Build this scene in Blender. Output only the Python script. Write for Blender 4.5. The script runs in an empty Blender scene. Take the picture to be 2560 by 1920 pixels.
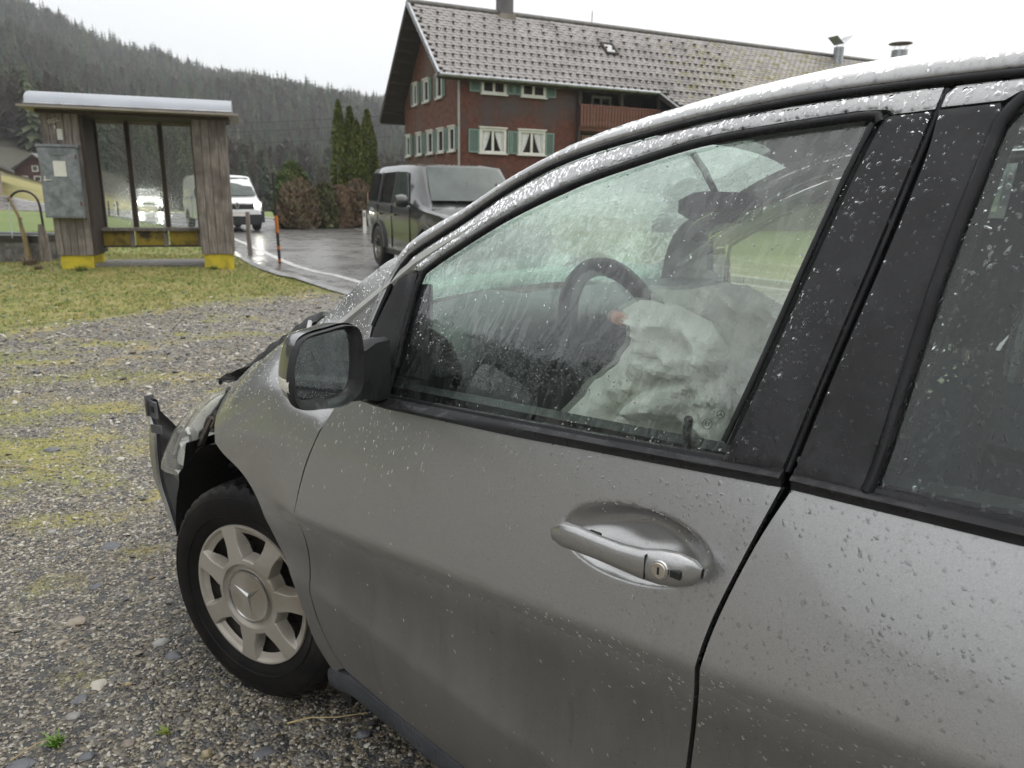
import bpy, math, random
import numpy as np
from mathutils import Vector, Matrix, geometry
from math import sin, cos, pi, radians, sqrt, atan2, hypot, exp, tan
random.seed(7); rng = np.random.default_rng(7)
SC = bpy.context.scene; COL = SC.collection

# ------------------------------------------------------------------ camera
YAW, PITCH, ROLL, FPX = radians(48.9), radians(14.02), radians(.87), 752.0
CAMZ = 1.385
camd = bpy.data.cameras.new('camera'); cam = bpy.data.objects.new('camera', camd); COL.objects.link(cam)
camd.sensor_width = 36; camd.lens = FPX / 1024 * 36; camd.clip_start = .02; camd.clip_end = 3000
_F = Vector((0, cos(PITCH), -sin(PITCH))); _U0 = Vector((0, sin(PITCH), cos(PITCH))); _R0 = Vector((1, 0, 0))
_R = _R0 * cos(ROLL) + _U0 * sin(ROLL); _U = _U0 * cos(ROLL) - _R0 * sin(ROLL)
cam.matrix_world = Matrix(((_R.x, _U.x, -_F.x, 0), (_R.y, _U.y, -_F.y, 0), (_R.z, _U.z, -_F.z, CAMZ), (0, 0, 0, 1)))
camd.dof.use_dof = True; camd.dof.focus_distance = 1.35; camd.dof.aperture_fstop = 8.5
SC.camera = cam

# ------------------------------------------------------------------ overcast sky
world = bpy.data.worlds.new("World"); SC.world = world; world.use_nodes = True
wn = world.node_tree.nodes; wl = world.node_tree.links; wn.clear()
wout = wn.new('ShaderNodeOutputWorld'); wadd = wn.new('ShaderNodeAddShader')
b1 = wn.new('ShaderNodeBackground'); b2 = wn.new('ShaderNodeBackground')
sky = wn.new('ShaderNodeTexSky'); sky.sky_type = 'NISHITA'; sky.sun_disc = False
sky.sun_elevation = radians(48); sky.sun_rotation = radians(60); sky.air_density = 1; sky.dust_density = 4
hsv = wn.new('ShaderNodeHueSaturation'); hsv.inputs['Saturation'].default_value = .25
wl.new(sky.outputs[0], hsv.inputs['Color']); wl.new(hsv.outputs[0], b1.inputs[0]); b1.inputs[1].default_value = .05
tc = wn.new('ShaderNodeTexCoord'); sx = wn.new('ShaderNodeSeparateXYZ'); wl.new(tc.outputs['Generated'], sx.inputs[0])
ramp = wn.new('ShaderNodeValToRGB'); wl.new(sx.outputs['Z'], ramp.inputs[0])
e = ramp.color_ramp.elements
e[0].position = 0; e[0].color = (.57, .585, .60, 1); e[1].position = 1; e[1].color = (1.02, 1.03, 1.04, 1)
m_ = e.new(.18); m_.color = (.67, .68, .692, 1); m_ = e.new(.45); m_.color = (.86, .865, .87, 1)
cn = wn.new('ShaderNodeTexNoise'); cn.inputs['Scale'].default_value = 1.6; cn.inputs['Detail'].default_value = 4
wl.new(tc.outputs['Generated'], cn.inputs['Vector'])
cm = wn.new('ShaderNodeMapRange'); cm.inputs['To Min'].default_value = .9; cm.inputs['To Max'].default_value = 1.1; wl.new(cn.outputs['Fac'], cm.inputs['Value'])
vm = wn.new('ShaderNodeVectorMath'); vm.operation = 'SCALE'; wl.new(ramp.outputs[0], vm.inputs[0]); wl.new(cm.outputs[0], vm.inputs['Scale'])
wl.new(vm.outputs[0], b2.inputs[0]); b2.inputs[1].default_value = 1.0
wl.new(b1.outputs[0], wadd.inputs[0]); wl.new(b2.outputs[0], wadd.inputs[1]); wl.new(wadd.outputs[0], wout.inputs[0])
sund = bpy.data.lights.new('sun', 'SUN'); sund.energy = .8; sund.angle = radians(95); sund.color = (1, .96, .9)
sun = bpy.data.objects.new('sun', sund); COL.objects.link(sun)
_sd = Vector((sin(radians(60)) * cos(radians(48)), cos(radians(60)) * cos(radians(48)), sin(radians(48))))
sun.rotation_euler = _sd.to_track_quat('Z', 'Y').to_euler()
SC.view_settings.view_transform = 'Standard'; SC.view_settings.look = 'None'; SC.view_settings.exposure = .42; SC.view_settings.gamma = 1
SC.render.engine = 'CYCLES'; SC.cycles.use_denoising = True; SC.cycles.max_bounces = 10
SC.cycles.transparent_max_bounces = 24; SC.cycles.transmission_bounces = 8; SC.cycles.volume_bounces = 0
SC.cycles.sample_clamp_indirect = 6; SC.cycles.use_adaptive_sampling = False

# ------------------------------------------------------------------ materials
def nt(name):
    m = bpy.data.materials.new(name); m.use_nodes = True; n = m.node_tree.nodes; n.clear(); return m, n, m.node_tree.links
def lin(c): return tuple(c) + (1,)
def noise(n, l, scale, detail=5, rough=.55, vec=None, coord='Object', stretch=None, dist=0):
    t = n.new('ShaderNodeTexNoise'); t.inputs['Scale'].default_value = scale; t.inputs['Detail'].default_value = detail
    t.inputs['Roughness'].default_value = rough; t.inputs['Distortion'].default_value = dist
    if vec is None:
        if coord == 'World': vec = n.new('ShaderNodeNewGeometry').outputs['Position']
        else: vec = n.new('ShaderNodeTexCoord').outputs[coord]
    if stretch:
        mp = n.new('ShaderNodeMapping'); mp.inputs['Scale'].default_value = stretch; l.new(vec, mp.inputs['Vector']); vec = mp.outputs[0]
    l.new(vec, t.inputs['Vector']); return t
def rampn(n, l, src, stops, interp='LINEAR'):
    r = n.new('ShaderNodeValToRGB'); r.color_ramp.interpolation = interp
    el = r.color_ramp.elements
    while len(el) < len(stops): el.new(.5)
    for k, (p, c) in enumerate(stops):
        el[k].position = p; el[k].color = (c, c, c, 1) if isinstance(c, (int, float)) else lin(c)
    l.new(src, r.inputs[0]); return r
def mixc(n, l, fac, a, b, mode='MIX'):
    m = n.new('ShaderNodeMix'); m.data_type = 'RGBA'; m.blend_type = mode
    for s, v in ((0, fac), (6, a), (7, b)):
        if hasattr(v, 'default_value') or hasattr(v, 'is_output'): l.new(v, m.inputs[s])
        elif s == 0: m.inputs[0].default_value = v
        else: m.inputs[s].default_value = lin(v)
    return m.outputs[2]
def bump(n, l, h, strength=.3, dist=.01, normal=None):
    b = n.new('ShaderNodeBump'); b.inputs['Strength'].default_value = strength; b.inputs['Distance'].default_value = dist
    l.new(h, b.inputs['Height'])
    if normal is not None: l.new(normal, b.inputs['Normal'])
    return b.outputs[0]
def mat(name, c1, c2=None, scale=8, rough=.6, metal=0, bmp=0, bdist=.01, bscale=None, coord='Object', stretch=None, spec=.5, coat=0,
        c3=None, scale3=1.5, lo=.35, hi=.65, wet=0, bst=None, emit=None):
    m, n, l = nt(name); o = n.new('ShaderNodeOutputMaterial'); p = n.new('ShaderNodeBsdfPrincipled'); l.new(p.outputs[0], o.inputs[0])
    p.inputs['Roughness'].default_value = rough; p.inputs['Metallic'].default_value = metal
    p.inputs['Specular IOR Level'].default_value = spec; p.inputs['Coat Weight'].default_value = coat; p.inputs['Coat Roughness'].default_value = .05
    c2 = c2 or tuple(x * .75 for x in c1)
    t = noise(n, l, scale, coord=coord, stretch=stretch); r = rampn(n, l, t.outputs['Fac'], [(lo, c1), (hi, c2)])
    out = r.outputs[0]
    if c3:
        t3 = noise(n, l, scale3, coord=coord); r3 = rampn(n, l, t3.outputs['Fac'], [(.48, 0.0), (.66, 1.0)])
        out = mixc(n, l, r3.outputs[0], out, c3)
    l.new(out, p.inputs['Base Color'])
    if wet:
        tw = noise(n, l, 2.2, coord=coord); rw = rampn(n, l, tw.outputs['Fac'], [(.4, rough), (.6, max(.05, rough - wet))]); l.new(rw.outputs[0], p.inputs['Roughness'])
    if bmp:
        tb = noise(n, l, bscale or scale * 4, coord=coord, stretch=bst or stretch); l.new(bump(n, l, tb.outputs['Fac'], bmp, bdist), p.inputs['Normal'])
    if emit: p.inputs['Emission Color'].default_value = lin(emit[0]); p.inputs['Emission Strength'].default_value = emit[1]
    return m

def two_sided_ior(n, l, ior, sockets):
    g = n.new('ShaderNodeNewGeometry'); m = n.new('ShaderNodeMapRange'); m.inputs['To Min'].default_value = ior; m.inputs['To Max'].default_value = 1 / ior
    l.new(g.outputs['Backfacing'], m.inputs['Value'])
    for s in sockets: l.new(m.outputs[0], s)
# ------------------------------------------------------------------ mesh helpers
def link(o, parent=None):
    COL.objects.link(o)
    if parent is not None: o.parent = parent
    return o
def meshobj(name, vs, fs, m, parent=None, smooth=None, mi=None):
    me = bpy.data.meshes.new(name); me.from_pydata([tuple(v) for v in vs], [], fs)
    ms = m if isinstance(m, (list, tuple)) else [m]
    for x in ms: me.materials.append(x)
    if mi is not None: me.polygons.foreach_set('material_index', mi)
    if smooth is not None:
        me.polygons.foreach_set('use_smooth', [True] * len(me.polygons))
        if smooth < 179: me.set_sharp_from_angle(angle=radians(smooth))
    me.update(); return link(bpy.data.objects.new(name, me), parent)
class MB:
    def __init__(s): s.v = []; s.f = []
    def add(s, vs, fs, M=None):
        k = len(s.v); s.v += [tuple(M @ Vector(v)) if M is not None else tuple(v) for v in vs]; s.f += [tuple(i + k for i in f) for f in fs]; return s
    def box(s, c, d, rz=0, M=None):
        x, y, z = d[0] / 2, d[1] / 2, d[2] / 2; ca, sa = cos(rz), sin(rz)
        vs = [(c[0] + a * x * ca - b * y * sa, c[1] + a * x * sa + b * y * ca, c[2] + e_ * z) for a, b, e_ in
              ((-1, -1, -1), (1, -1, -1), (1, 1, -1), (-1, 1, -1), (-1, -1, 1), (1, -1, 1), (1, 1, 1), (-1, 1, 1))]
        return s.add(vs, [(0, 3, 2, 1), (4, 5, 6, 7), (0, 1, 5, 4), (1, 2, 6, 5), (2, 3, 7, 6), (3, 0, 4, 7)], M)
    def box2(s, a, b): return s.box([(a[i] + b[i]) / 2 for i in range(3)], [abs(b[i] - a[i]) for i in range(3)])
    def tube(s, path, r, n=8, cap=True, closed=False, ell=None):
        P = [Vector(p) for p in path]; N = len(P); k = len(s.v); up = Vector((0, 0, 1)); prev = None
        for i, p in enumerate(P):
            a = P[(i - 1) % N] if (closed or i > 0) else p; b = P[(i + 1) % N] if (closed or i < N - 1) else p
            t = (b - a).normalized()
            if prev is None:
                ref = up if abs(t.z) < .9 else Vector((1, 0, 0)); x = t.cross(ref).normalized()
            else:
                x = (prev - t * prev.dot(t)).normalized()
            prev = x; y = t.cross(x); rr = r[i] if isinstance(r, (list, tuple)) else r
            ex, ey = ell or (1, 1)
            for j in range(n):
                a_ = 2 * pi * j / n; s.v.append(tuple(p + x * (cos(a_) * rr * ex) + y * (sin(a_) * rr * ey)))
        m = N if closed else N - 1
        for i in range(m):
            for j in range(n):
                a0 = k + i * n + j; a1 = k + i * n + (j + 1) % n; b0 = k + ((i + 1) % N) * n + j; b1 = k + ((i + 1) % N) * n + (j + 1) % n
                s.f.append((a0, a1, b1, b0))
        if cap and not closed: s.f.append(tuple(k + j for j in range(n))[::-1]); s.f.append(tuple(k + (N - 1) * n + j for j in range(n)))
        return s
    def cyl(s, a, b, r, n=12, r2=None): return s.tube([a, b], [r, r if r2 is None else r2], n)
    def prism(s, poly, f0, f1):
        """poly = list of 2-d points, f0/f1 map a 2-d point to 3-d for the two faces"""
        n = len(poly); k = len(s.v); s.v += [tuple(f0(p)) for p in poly] + [tuple(f1(p)) for p in poly]
        s.f.append(tuple(k + i for i in range(n))); s.f.append(tuple(k + n + i for i in range(n))[::-1])
        for i in range(n): s.f.append((k + i, k + n + i, k + n + (i + 1) % n, k + (i + 1) % n))
        return s
    def grid(s, G, close_u=False):
        """G[i][j] = 3-d points"""
        k = len(s.v); a, b = len(G), len(G[0])
        for row in G: s.v += [tuple(p) for p in row]
        for i in range(a if close_u else a - 1):
            for j in range(b - 1):
                i2 = (i + 1) % a; s.f.append((k + i * b + j, k + i2 * b + j, k + i2 * b + j + 1, k + i * b + j + 1))
        return s
    def lathe(s, prof, n=32, c=(0, 0, 0), ax='z'):
        G = []
        for i in range(n):
            a = 2 * pi * i / n; row = []
            for r, h in prof:
                x, y = r * cos(a), r * sin(a)
                row.append((c[0] + x, c[1] + y, c[2] + h) if ax == 'z' else (c[0] + x, c[1] + h, c[2] + y) if ax == 'y' else (c[0] + h, c[1] + x, c[2] + y))
            G.append(row)
        return s.grid(G, True)
    def build(s, name, m, parent=None, smooth=None): return meshobj(name, s.v, s.f, m, parent, smooth)
def empty(name, loc=(0, 0, 0), rz=0):
    o = bpy.data.objects.new(name, None); COL.objects.link(o); o.location = loc; o.rotation_euler = (0, 0, rz); o.empty_display_size = .2; return o
def tag(o, label=None, cat=None, group=None, kind=None):
    if label: o['label'] = label
    if cat: o['category'] = cat
    if group: o['group'] = group
    if kind: o['kind'] = kind
    return o
def dup(root, loc=None, rz=None, label=None):
    r = root.copy(); COL.objects.link(r)
    if loc is not None: r.location = loc
    if rz is not None: r.rotation_euler = (0, 0, rz)
    if label: r['label'] = label
    for ch in list(root.children):
        c = ch.copy(); COL.objects.link(c); c.parent = r
        for g in ch.children:
            d = g.copy(); COL.objects.link(d); d.parent = c
    return r
def interp(x, xs, ys): return float(np.interp(x, xs, ys))
def sstep(a, b, x):
    t = min(1, max(0, (x - a) / (b - a))); return t * t * (3 - 2 * t)
def inpoly(P, poly):
    P = np.asarray(P, float); x, y = P[:, 0], P[:, 1]; r = np.zeros(len(P), bool); n = len(poly)
    for i in range(n):
        x0, y0 = poly[i][:2]; x1, y1 = poly[(i + 1) % n][:2]
        c = ((y0 > y) != (y1 > y)) & (x < (x1 - x0) * (y - y0) / (y1 - y0 + 1e-12) + x0); r ^= c
    return r
def pdist(P, poly, closed=True):
    P = np.asarray(P, float); d = np.full(len(P), 1e9); n = len(poly)
    for i in range(n if closed else n - 1):
        a = np.array(poly[i][:2], float); b = np.array(poly[(i + 1) % n][:2], float); ab = b - a
        t = np.clip(((P - a) @ ab) / (ab @ ab + 1e-12), 0, 1); d = np.minimum(d, np.hypot(*(P - a - t[:, None] * ab).T))
    return d
def scatter(name, pts, nrm_rot, scale, sources, m_parent=None, kind='stuff'):
    """one object: instances of source meshes (not in the scene) on given points by geometry nodes"""
    me = bpy.data.meshes.new(name); me.from_pydata([tuple(p) for p in pts], [], [])
    a = me.attributes.new('rot', 'FLOAT_VECTOR', 'POINT'); a.data.foreach_set('vector', np.asarray(nrm_rot, dtype=np.float32).ravel())
    a = me.attributes.new('scl', 'FLOAT_VECTOR', 'POINT'); a.data.foreach_set('vector', np.asarray(scale, dtype=np.float32).ravel())
    a = me.attributes.new('idx', 'INT', 'POINT'); a.data.foreach_set('value', rng.integers(0, len(sources), len(pts)).astype(np.int32))
    o = link(bpy.data.objects.new(name, me), m_parent)
    c = bpy.data.collections.new(name + '_source')
    for s_ in sources: c.objects.link(s_)
    g = bpy.data.node_groups.new(name, 'GeometryNodeTree')
    g.interface.new_socket('Geometry', in_out='INPUT', socket_type='NodeSocketGeometry'); g.interface.new_socket('Geometry', in_out='OUTPUT', socket_type='NodeSocketGeometry')
    gi = g.nodes.new('NodeGroupInput'); go = g.nodes.new('NodeGroupOutput'); ip = g.nodes.new('GeometryNodeInstanceOnPoints')
    ci = g.nodes.new('GeometryNodeCollectionInfo'); ci.inputs['Collection'].default_value = c; ci.inputs['Separate Children'].default_value = True; ci.inputs['Reset Children'].default_value = True
    def attr(nm, t):
        q = g.nodes.new('GeometryNodeInputNamedAttribute'); q.data_type = t; q.inputs['Name'].default_value = nm; return q.outputs['Attribute']
    g.links.new(gi.outputs[0], ip.inputs['Points']); g.links.new(ci.outputs[0], ip.inputs['Instance']); ip.inputs['Pick Instance'].default_value = True
    g.links.new(attr('idx', 'INT'), ip.inputs['Instance Index']); g.links.new(attr('scl', 'FLOAT_VECTOR'), ip.inputs['Scale'])
    er = g.nodes.new('FunctionNodeEulerToRotation'); g.links.new(attr('rot', 'FLOAT_VECTOR'), er.inputs[0]); g.links.new(er.outputs[0], ip.inputs['Rotation'])
    g.links.new(ip.outputs[0], go.inputs[0])
    md = o.modifiers.new('scatter', 'NODES'); md.node_group = g
    return tag(o, kind=kind)
def srcmesh(name, vs, fs, m, smooth=None):
    o = meshobj(name, vs, fs, m, None, smooth); COL.objects.unlink(o); return o
def emboss(name, txt, size, m, parent, M, ext=.0008, font=None):
    """lettering as a thin mesh"""
    cu = bpy.data.curves.new(name, 'FONT'); cu.body = txt; cu.size = size; cu.extrude = ext; cu.align_x = 'CENTER'; cu.align_y = 'CENTER'
    o = bpy.data.objects.new(name, cu); COL.objects.link(o); bpy.context.view_layer.update()
    me = bpy.data.meshes.new_from_object(o.evaluated_get(bpy.context.evaluated_depsgraph_get())); bpy.data.objects.remove(o)
    me.transform(M); me.materials.clear(); me.materials.append(m); return link(bpy.data.objects.new(name, me), parent)
# ================================================================== SETTING
SKY_AZ = [-180, -138, -124, -115, -105, -95, -70, -38.7, -32.4, -31, -29.3, -27.7, -25.1, -22.4, -20.1, -17.7, -15.3, -12.9, -9.4, 0, 30, 90, 180]
SKY_T = [.03, .03, .08, .34, .40, .335, .28, .225, .203, .1972, .1862, .1709, .161, .1522, .1464, .1455, .138, .129, .1195, .10, .08, .12, .30]
def ground_z(x, y):
    """terrain height, x right and y ahead of the camera, arrays"""
    x = np.asarray(x, float); y = np.asarray(y, float); r = np.hypot(x, y); az = np.degrees(np.arctan2(x, y))
    z = .012 * np.sin(x * 1.3 + .4) * np.sin(y * .9) + .006 * np.sin(x * 3.1) * np.cos(y * 2.7 + 1)
    z = z * np.clip((r - .5) / 3, 0, 1) * np.clip((40 - r) / 20, 0, 1)
    z += .10 * np.exp(-(((x + 7.0) / 2.0) ** 2 + ((y - 13.6) / 1.5) ** 2)) * np.clip((-x - 4.4 - (y - 13.5) * .45) / 1.0, 0, 1)
    S = lambda a, b, v: (lambda t: t * t * (3 - 2 * t))(np.clip((v - a) / (b - a), 0, 1))
    crest = np.interp(az, [-180, -120, -105, -60, -38.7, -33, -30.9, -27.6, -25.2, -22, 180], [-1.5, -1.5, 1, 3, 4.0, 2.5, 1.4, .3, -.9, -3.5, -3.5])
    z = z + crest * S(60, 88, r)
    t = np.interp(az, SKY_AZ, SKY_T); R1 = np.interp(az, [-180, -100, -45, 180], [330, 330, 540, 560]); R0 = np.interp(az, [-180, -90, -45, 180], [70, 80, 100, 105])
    q = np.clip((r - R0) / (R1 - R0), 0, 1.25); top = CAMZ + (t - 28 / R1) * R1
    z = z + (top - crest) * q ** 1.12 + np.where(q > 0, 1, 0) * 3.5 * np.sin(x * .031 + 1) * np.cos(y * .027) * np.clip(q * 4, 0, 1)
    return z
def gz(x, y): return float(ground_z(np.array([x]), np.array([y]))[0])
def axis(lo, hi, segs):
    out = []
    for a, b, st in segs: out += list(np.arange(a, b, st))
    return np.array(out + [hi])
GX = axis(-800, 800, [(-800, -200, 25), (-200, -60, 6), (-60, -14, 1.5), (-14, -8, .3), (-8, 2, .08), (2, 8, .4), (8, 60, 3), (60, 800, 25)])
GY = axis(-800, 800, [(-800, -200, 25), (-200, -40, 6), (-40, -4, 2), (-4, .5, .3), (.5, 12, .08), (12, 20, .2), (20, 60, 1.2), (60, 200, 5), (200, 800, 15)])
XX, YY = np.meshgrid(GX, GY, indexing='ij'); ZZ = ground_z(XX, YY)
nx, ny = XX.shape
gv = np.stack([XX, YY, ZZ], -1).reshape(-1, 3)
ii = np.arange(nx * ny).reshape(nx, ny); gf = np.stack([ii[:-1, :-1], ii[1:, :-1], ii[1:, 1:], ii[:-1, 1:]], -1).reshape(-1, 4)
me = bpy.data.meshes.new('ground'); me.from_pydata(gv.tolist(), [], gf.tolist())
def verge(x):   # where gravel turns into grass, distance ahead
    return np.interp(x, [-30, -12, -8, -5.05, -4.5, -4.0, -3.2, -2.5, 0, 30], [5.2, 6.0, 6.6, 7.3, 8.1, 9.3, 10.3, 10.9, 11.5, 16])
def grassiness(x, y):
    g = np.clip((y - verge(x)) / 2.6 + .5, 0, 1)
    p = np.zeros_like(g)
    for cx, cy, sx_, sy_, a in ((-2.6, 3.9, .55, .45, .62), (-3.4, 4.6, .9, .5, .6), (-2.0, 3.0, .35, .22, .5), (-3.1, 5.6, 1.2, .4, .5), (-4.6, 6.2, 1.4, .5, .55), (-2.9, 7.4, .9, .25, .42), (-1.7, 2.4, .16, .12, .42), (-5.4, 4.6, 1.4, .8, .6), (-2.2, 3.4, .5, .3, .5), (-3.9, 6.9, 1.0, .3, .45), (-1.5, 2.75, .2, .12, .45), (-2.7, 4.7, .4, .2, .55), (-4.2, 5.3, .7, .3, .55), (-1.25, 1.95, .10, .07, .4), (-2.0, 5.2, .5, .15, .45), (-3.2, 8.4, .8, .3, .4)):
        p = np.maximum(p, a * np.exp(-((x - cx) / sx_) ** 2 - ((y - cy) / sy_) ** 2))
    return np.maximum(g, p)
gr = grassiness(gv[:, 0], gv[:, 1]); far = np.hypot(gv[:, 0], gv[:, 1]) > 40; gr[far] = 1; gr[(gv[:, 1] < -3) & (gv[:, 0] < 30)] = 0
a_ = me.attributes.new('grass', 'FLOAT', 'POINT'); a_.data.foreach_set('value', gr.astype(np.float32))
me.polygons.foreach_set('use_smooth', [True] * len(me.polygons))
def ground_material():
    m, n, l = nt('ground_mat'); o = n.new('ShaderNodeOutputMaterial'); p = n.new('ShaderNodeBsdfPrincipled'); l.new(p.outputs[0], o.inputs[0])
    pos = n.new('ShaderNodeNewGeometry').outputs['Position']
    at = n.new('ShaderNodeAttribute'); at.attribute_name = 'grass'
    n1 = noise(n, l, 2.6, 8, .75, pos)
    ad = n.new('ShaderNodeMath'); ad.operation = 'MULTIPLY_ADD'; l.new(n1.outputs['Fac'], ad.inputs[0]); ad.inputs[1].default_value = 2.3; l.new(at.outputs['Fac'], ad.inputs[2])
    msk = rampn(n, l, ad.outputs[0], [(1.37 / 2.5, 0.0), (1.66 / 2.5, 1.0)])
    sc = n.new('ShaderNodeMath'); sc.operation = 'MULTIPLY'; sc.inputs[1].default_value = .4; l.new(ad.outputs[0], sc.inputs[0]); l.new(sc.outputs[0], msk.inputs[0])
    # gravel grains: two voronoi sizes with random tones
    vo = n.new('ShaderNodeTexVoronoi'); vo.inputs['Scale'].default_value = 95; l.new(pos, vo.inputs['Vector'])
    vr = n.new('ShaderNodeSeparateColor'); l.new(vo.outputs['Color'], vr.inputs[0])
    g1 = rampn(n, l, vr.outputs[0], [(0, (.03, .027, .021)), (.3, (.075, .067, .054)), (.55, (.14, .122, .092)), (.78, (.24, .207, .150)), (.92, (.42, .37, .27)), (1, (.55, .52, .46))])
    v2 = n.new('ShaderNodeTexVoronoi'); v2.inputs['Scale'].default_value = 34; l.new(pos, v2.inputs['Vector'])
    vr2 = n.new('ShaderNodeSeparateColor'); l.new(v2.outputs['Color'], vr2.inputs[0])
    g2 = rampn(n, l, vr2.outputs[0], [(0, (.04, .04, .042)), (.6, (.085, .082, .08)), (1, (.2, .19, .17))])
    sel = rampn(n, l, vr2.outputs[1], [(.72, 0.0), (.76, 1.0)])
    grav = mixc(n, l, sel.outputs[0], g1.outputs[0], g2.outputs[0])
    nb = noise(n, l, .8, 4, .6, pos); dk = rampn(n, l, nb.outputs['Fac'], [(.35, .66), (.65, 1.14)])
    grav = mixc(n, l, 1.0, grav, dk.outputs[0], 'MULTIPLY')
    # grass: green and straw
    n2 = noise(n, l, 1.3, 9, .8, pos); n3 = noise(n, l, 70, 6, .8, pos)
    c1 = rampn(n, l, n2.outputs['Fac'], [(.36, (.12, .155, .032)), (.50, (.235, .23, .058)), (.64, (.34, .27, .11))])
    c2 = rampn(n, l, n3.outputs['Fac'], [(.3, .45), (.7, 1.35)])
    gc = mixc(n, l, 1.0, c1.outputs[0], c2.outputs[0], 'MULTIPLY')
    sp = n.new('ShaderNodeSeparateXYZ'); l.new(pos, sp.inputs[0])
    ln = n.new('ShaderNodeVectorMath'); ln.operation = 'LENGTH'; l.new(pos, ln.inputs[0])
    fm = n.new('ShaderNodeMapRange'); fm.inputs['From Min'].default_value = 17; fm.inputs['From Max'].default_value = 24; l.new(ln.outputs['Value'], fm.inputs['Value'])
    n4 = noise(n, l, .14, 6, .6, pos); gfar = rampn(n, l, n4.outputs['Fac'], [(.4, (.12, .175, .035)), (.6, (.155, .19, .05))])
    gc = mixc(n, l, fm.outputs[0], gc, gfar.outputs[0])
    fm2 = n.new('ShaderNodeMapRange'); fm2.inputs['From Min'].default_value = 55; fm2.inputs['From Max'].default_value = 66; l.new(ln.outputs['Value'], fm2.inputs['Value'])
    n5 = noise(n, l, .25, 6, .65, pos); gm = rampn(n, l, n5.outputs['Fac'], [(.36, (.20, .185, .05)), (.55, (.26, .23, .075)), (.68, (.17, .13, .07))])
    gc = mixc(n, l, fm2.outputs[0], gc, gm.outputs[0])
    fm3 = n.new('ShaderNodeMapRange'); fm3.inputs['From Min'].default_value = 98; fm3.inputs['From Max'].default_value = 108; l.new(ln.outputs['Value'], fm3.inputs['Value'])
    gc = mixc(n, l, fm3.outputs[0], gc, (.055, .05, .032))
    fy = n.new('ShaderNodeMapRange'); fy.inputs['From Min'].default_value = 44; fy.inputs['From Max'].default_value = 30; l.new(sp.outputs['Y'], fy.inputs['Value']); fb = n.new('ShaderNodeMath'); fb.operation = 'MULTIPLY'; l.new(fy.outputs[0], fb.inputs[0]); l.new(fm2.outputs[0], fb.inputs[1])
    gc = mixc(n, l, fb.outputs[0], gc, (.06, .062, .035))
    l.new(mixc(n, l, msk.outputs[0], grav, gc), p.inputs['Base Color'])
    rr = rampn(n, l, msk.outputs[0], [(0, .42), (1, .8)]); l.new(rr.outputs[0], p.inputs['Roughness'])
    hb = n.new('ShaderNodeMath'); hb.operation = 'ADD'; l.new(vo.outputs['Distance'], hb.inputs[0]); l.new(v2.outputs['Distance'], hb.inputs[1])
    l.new(bump(n, l, hb.outputs[0], .8, -.006), p.inputs['Normal'])
    return m
me.materials.append(ground_material()); ground = link(bpy.data.objects.new('ground', me)); tag(ground, kind='structure')

# ---- road (wet asphalt, curving to the left behind the shelter)
ROAD_N = [(9, -7.5), (4.5, .6), (1.6, 5.3), (-.6, 8.6), (-2.41, 11.23), (-3.36, 12.74), (-4.44, 14.24), (-8.0, 21.3), (-12.2, 29.3), (-14.7, 32.4), (-19.0, 38.2), (-22.5, 42.6), (-28.5, 47.5), (-40, 53), (-62, 56), (-90, 57)]
def resample(path, st):
    P = [Vector((*p, 0)) if len(p) == 2 else Vector(p) for p in path]; out = []
    for i in range(len(P) - 1):
        p0 = P[max(0, i - 1)]; p1 = P[i]; p2 = P[i + 1]; p3 = P[min(len(P) - 1, i + 2)]
        k = max(1, int((p2 - p1).length / st))
        for j in range(k):
            t = j / k; out.append(.5 * ((2 * p1) + (p2 - p0) * t + (2 * p0 - 5 * p1 + 4 * p2 - p3) * t * t + (3 * p1 - p0 - 3 * p2 + p3) * t ** 3))
    out.append(P[-1]); return out
RN = resample(ROAD_N, .8)
def offs(path, d):
    out = []
    for i, p in enumerate(path):
        t = (path[min(i + 1, len(path) - 1)] - path[max(i - 1, 0)]).normalized(); nrm = Vector((t.y, -t.x, 0)); out.append(p + nrm * d)
    return out
def roadz(r): return max(.0, 0) + (interp(r, [0, 46, 80], [0, 0, .0]))
def strip(name, d0, d1, z, m, k=1, parent=None):
    b = MB(); G = []
    rows = [offs(RN, d0 + (d1 - d0) * j / k) for j in range(k + 1)]
    for i in range(len(RN)): G.append([(rows[j][i].x, rows[j][i].y, z + max(-.02, gz(rows[j][i].x, rows[j][i].y) if hypot(rows[j][i].x, rows[j][i].y) > 46 else 0)) for j in range(k + 1)])
    b.grid(G); o = b.build(name, m, parent, 60); return o
def road_material():
    m, n, l = nt('wet_asphalt'); o = n.new('ShaderNodeOutputMaterial'); p = n.new('ShaderNodeBsdfPrincipled'); l.new(p.outputs[0], o.inputs[0])
    pos = n.new('ShaderNodeNewGeometry').outputs['Position']
    a = noise(n, l, 60, 4, .7, pos); c = rampn(n, l, a.outputs['Fac'], [(.3, (.10, .095, .09)), (.7, (.17, .16, .15))])
    b_ = noise(n, l, .5, 5, .6, pos, stretch=None); c2 = rampn(n, l, b_.outputs['Fac'], [(.4, .9), (.62, 1.12)])
    l.new(mixc(n, l, 1.0, c.outputs[0], c2.outputs[0], 'MULTIPLY'), p.inputs['Base Color'])
    w = noise(n, l, .9, 6, .65, pos, dist=1.5); rr = rampn(n, l, w.outputs['Fac'], [(.36, .20), (.64, .38)]); l.new(rr.outputs[0], p.inputs['Roughness'])
    p.inputs['Specular IOR Level'].default_value = .9
    l.new(bump(n, l, a.outputs['Fac'], .2, .004), p.inputs['Normal']); return m
M_road = road_material()
road = tag(strip('road', 0, 6.1, .03, M_road, 8), kind='structure')
M_line = mat('road_paint', (.62, .62, .60), (.42, .41, .39), 9, .4, bmp=.2)
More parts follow.
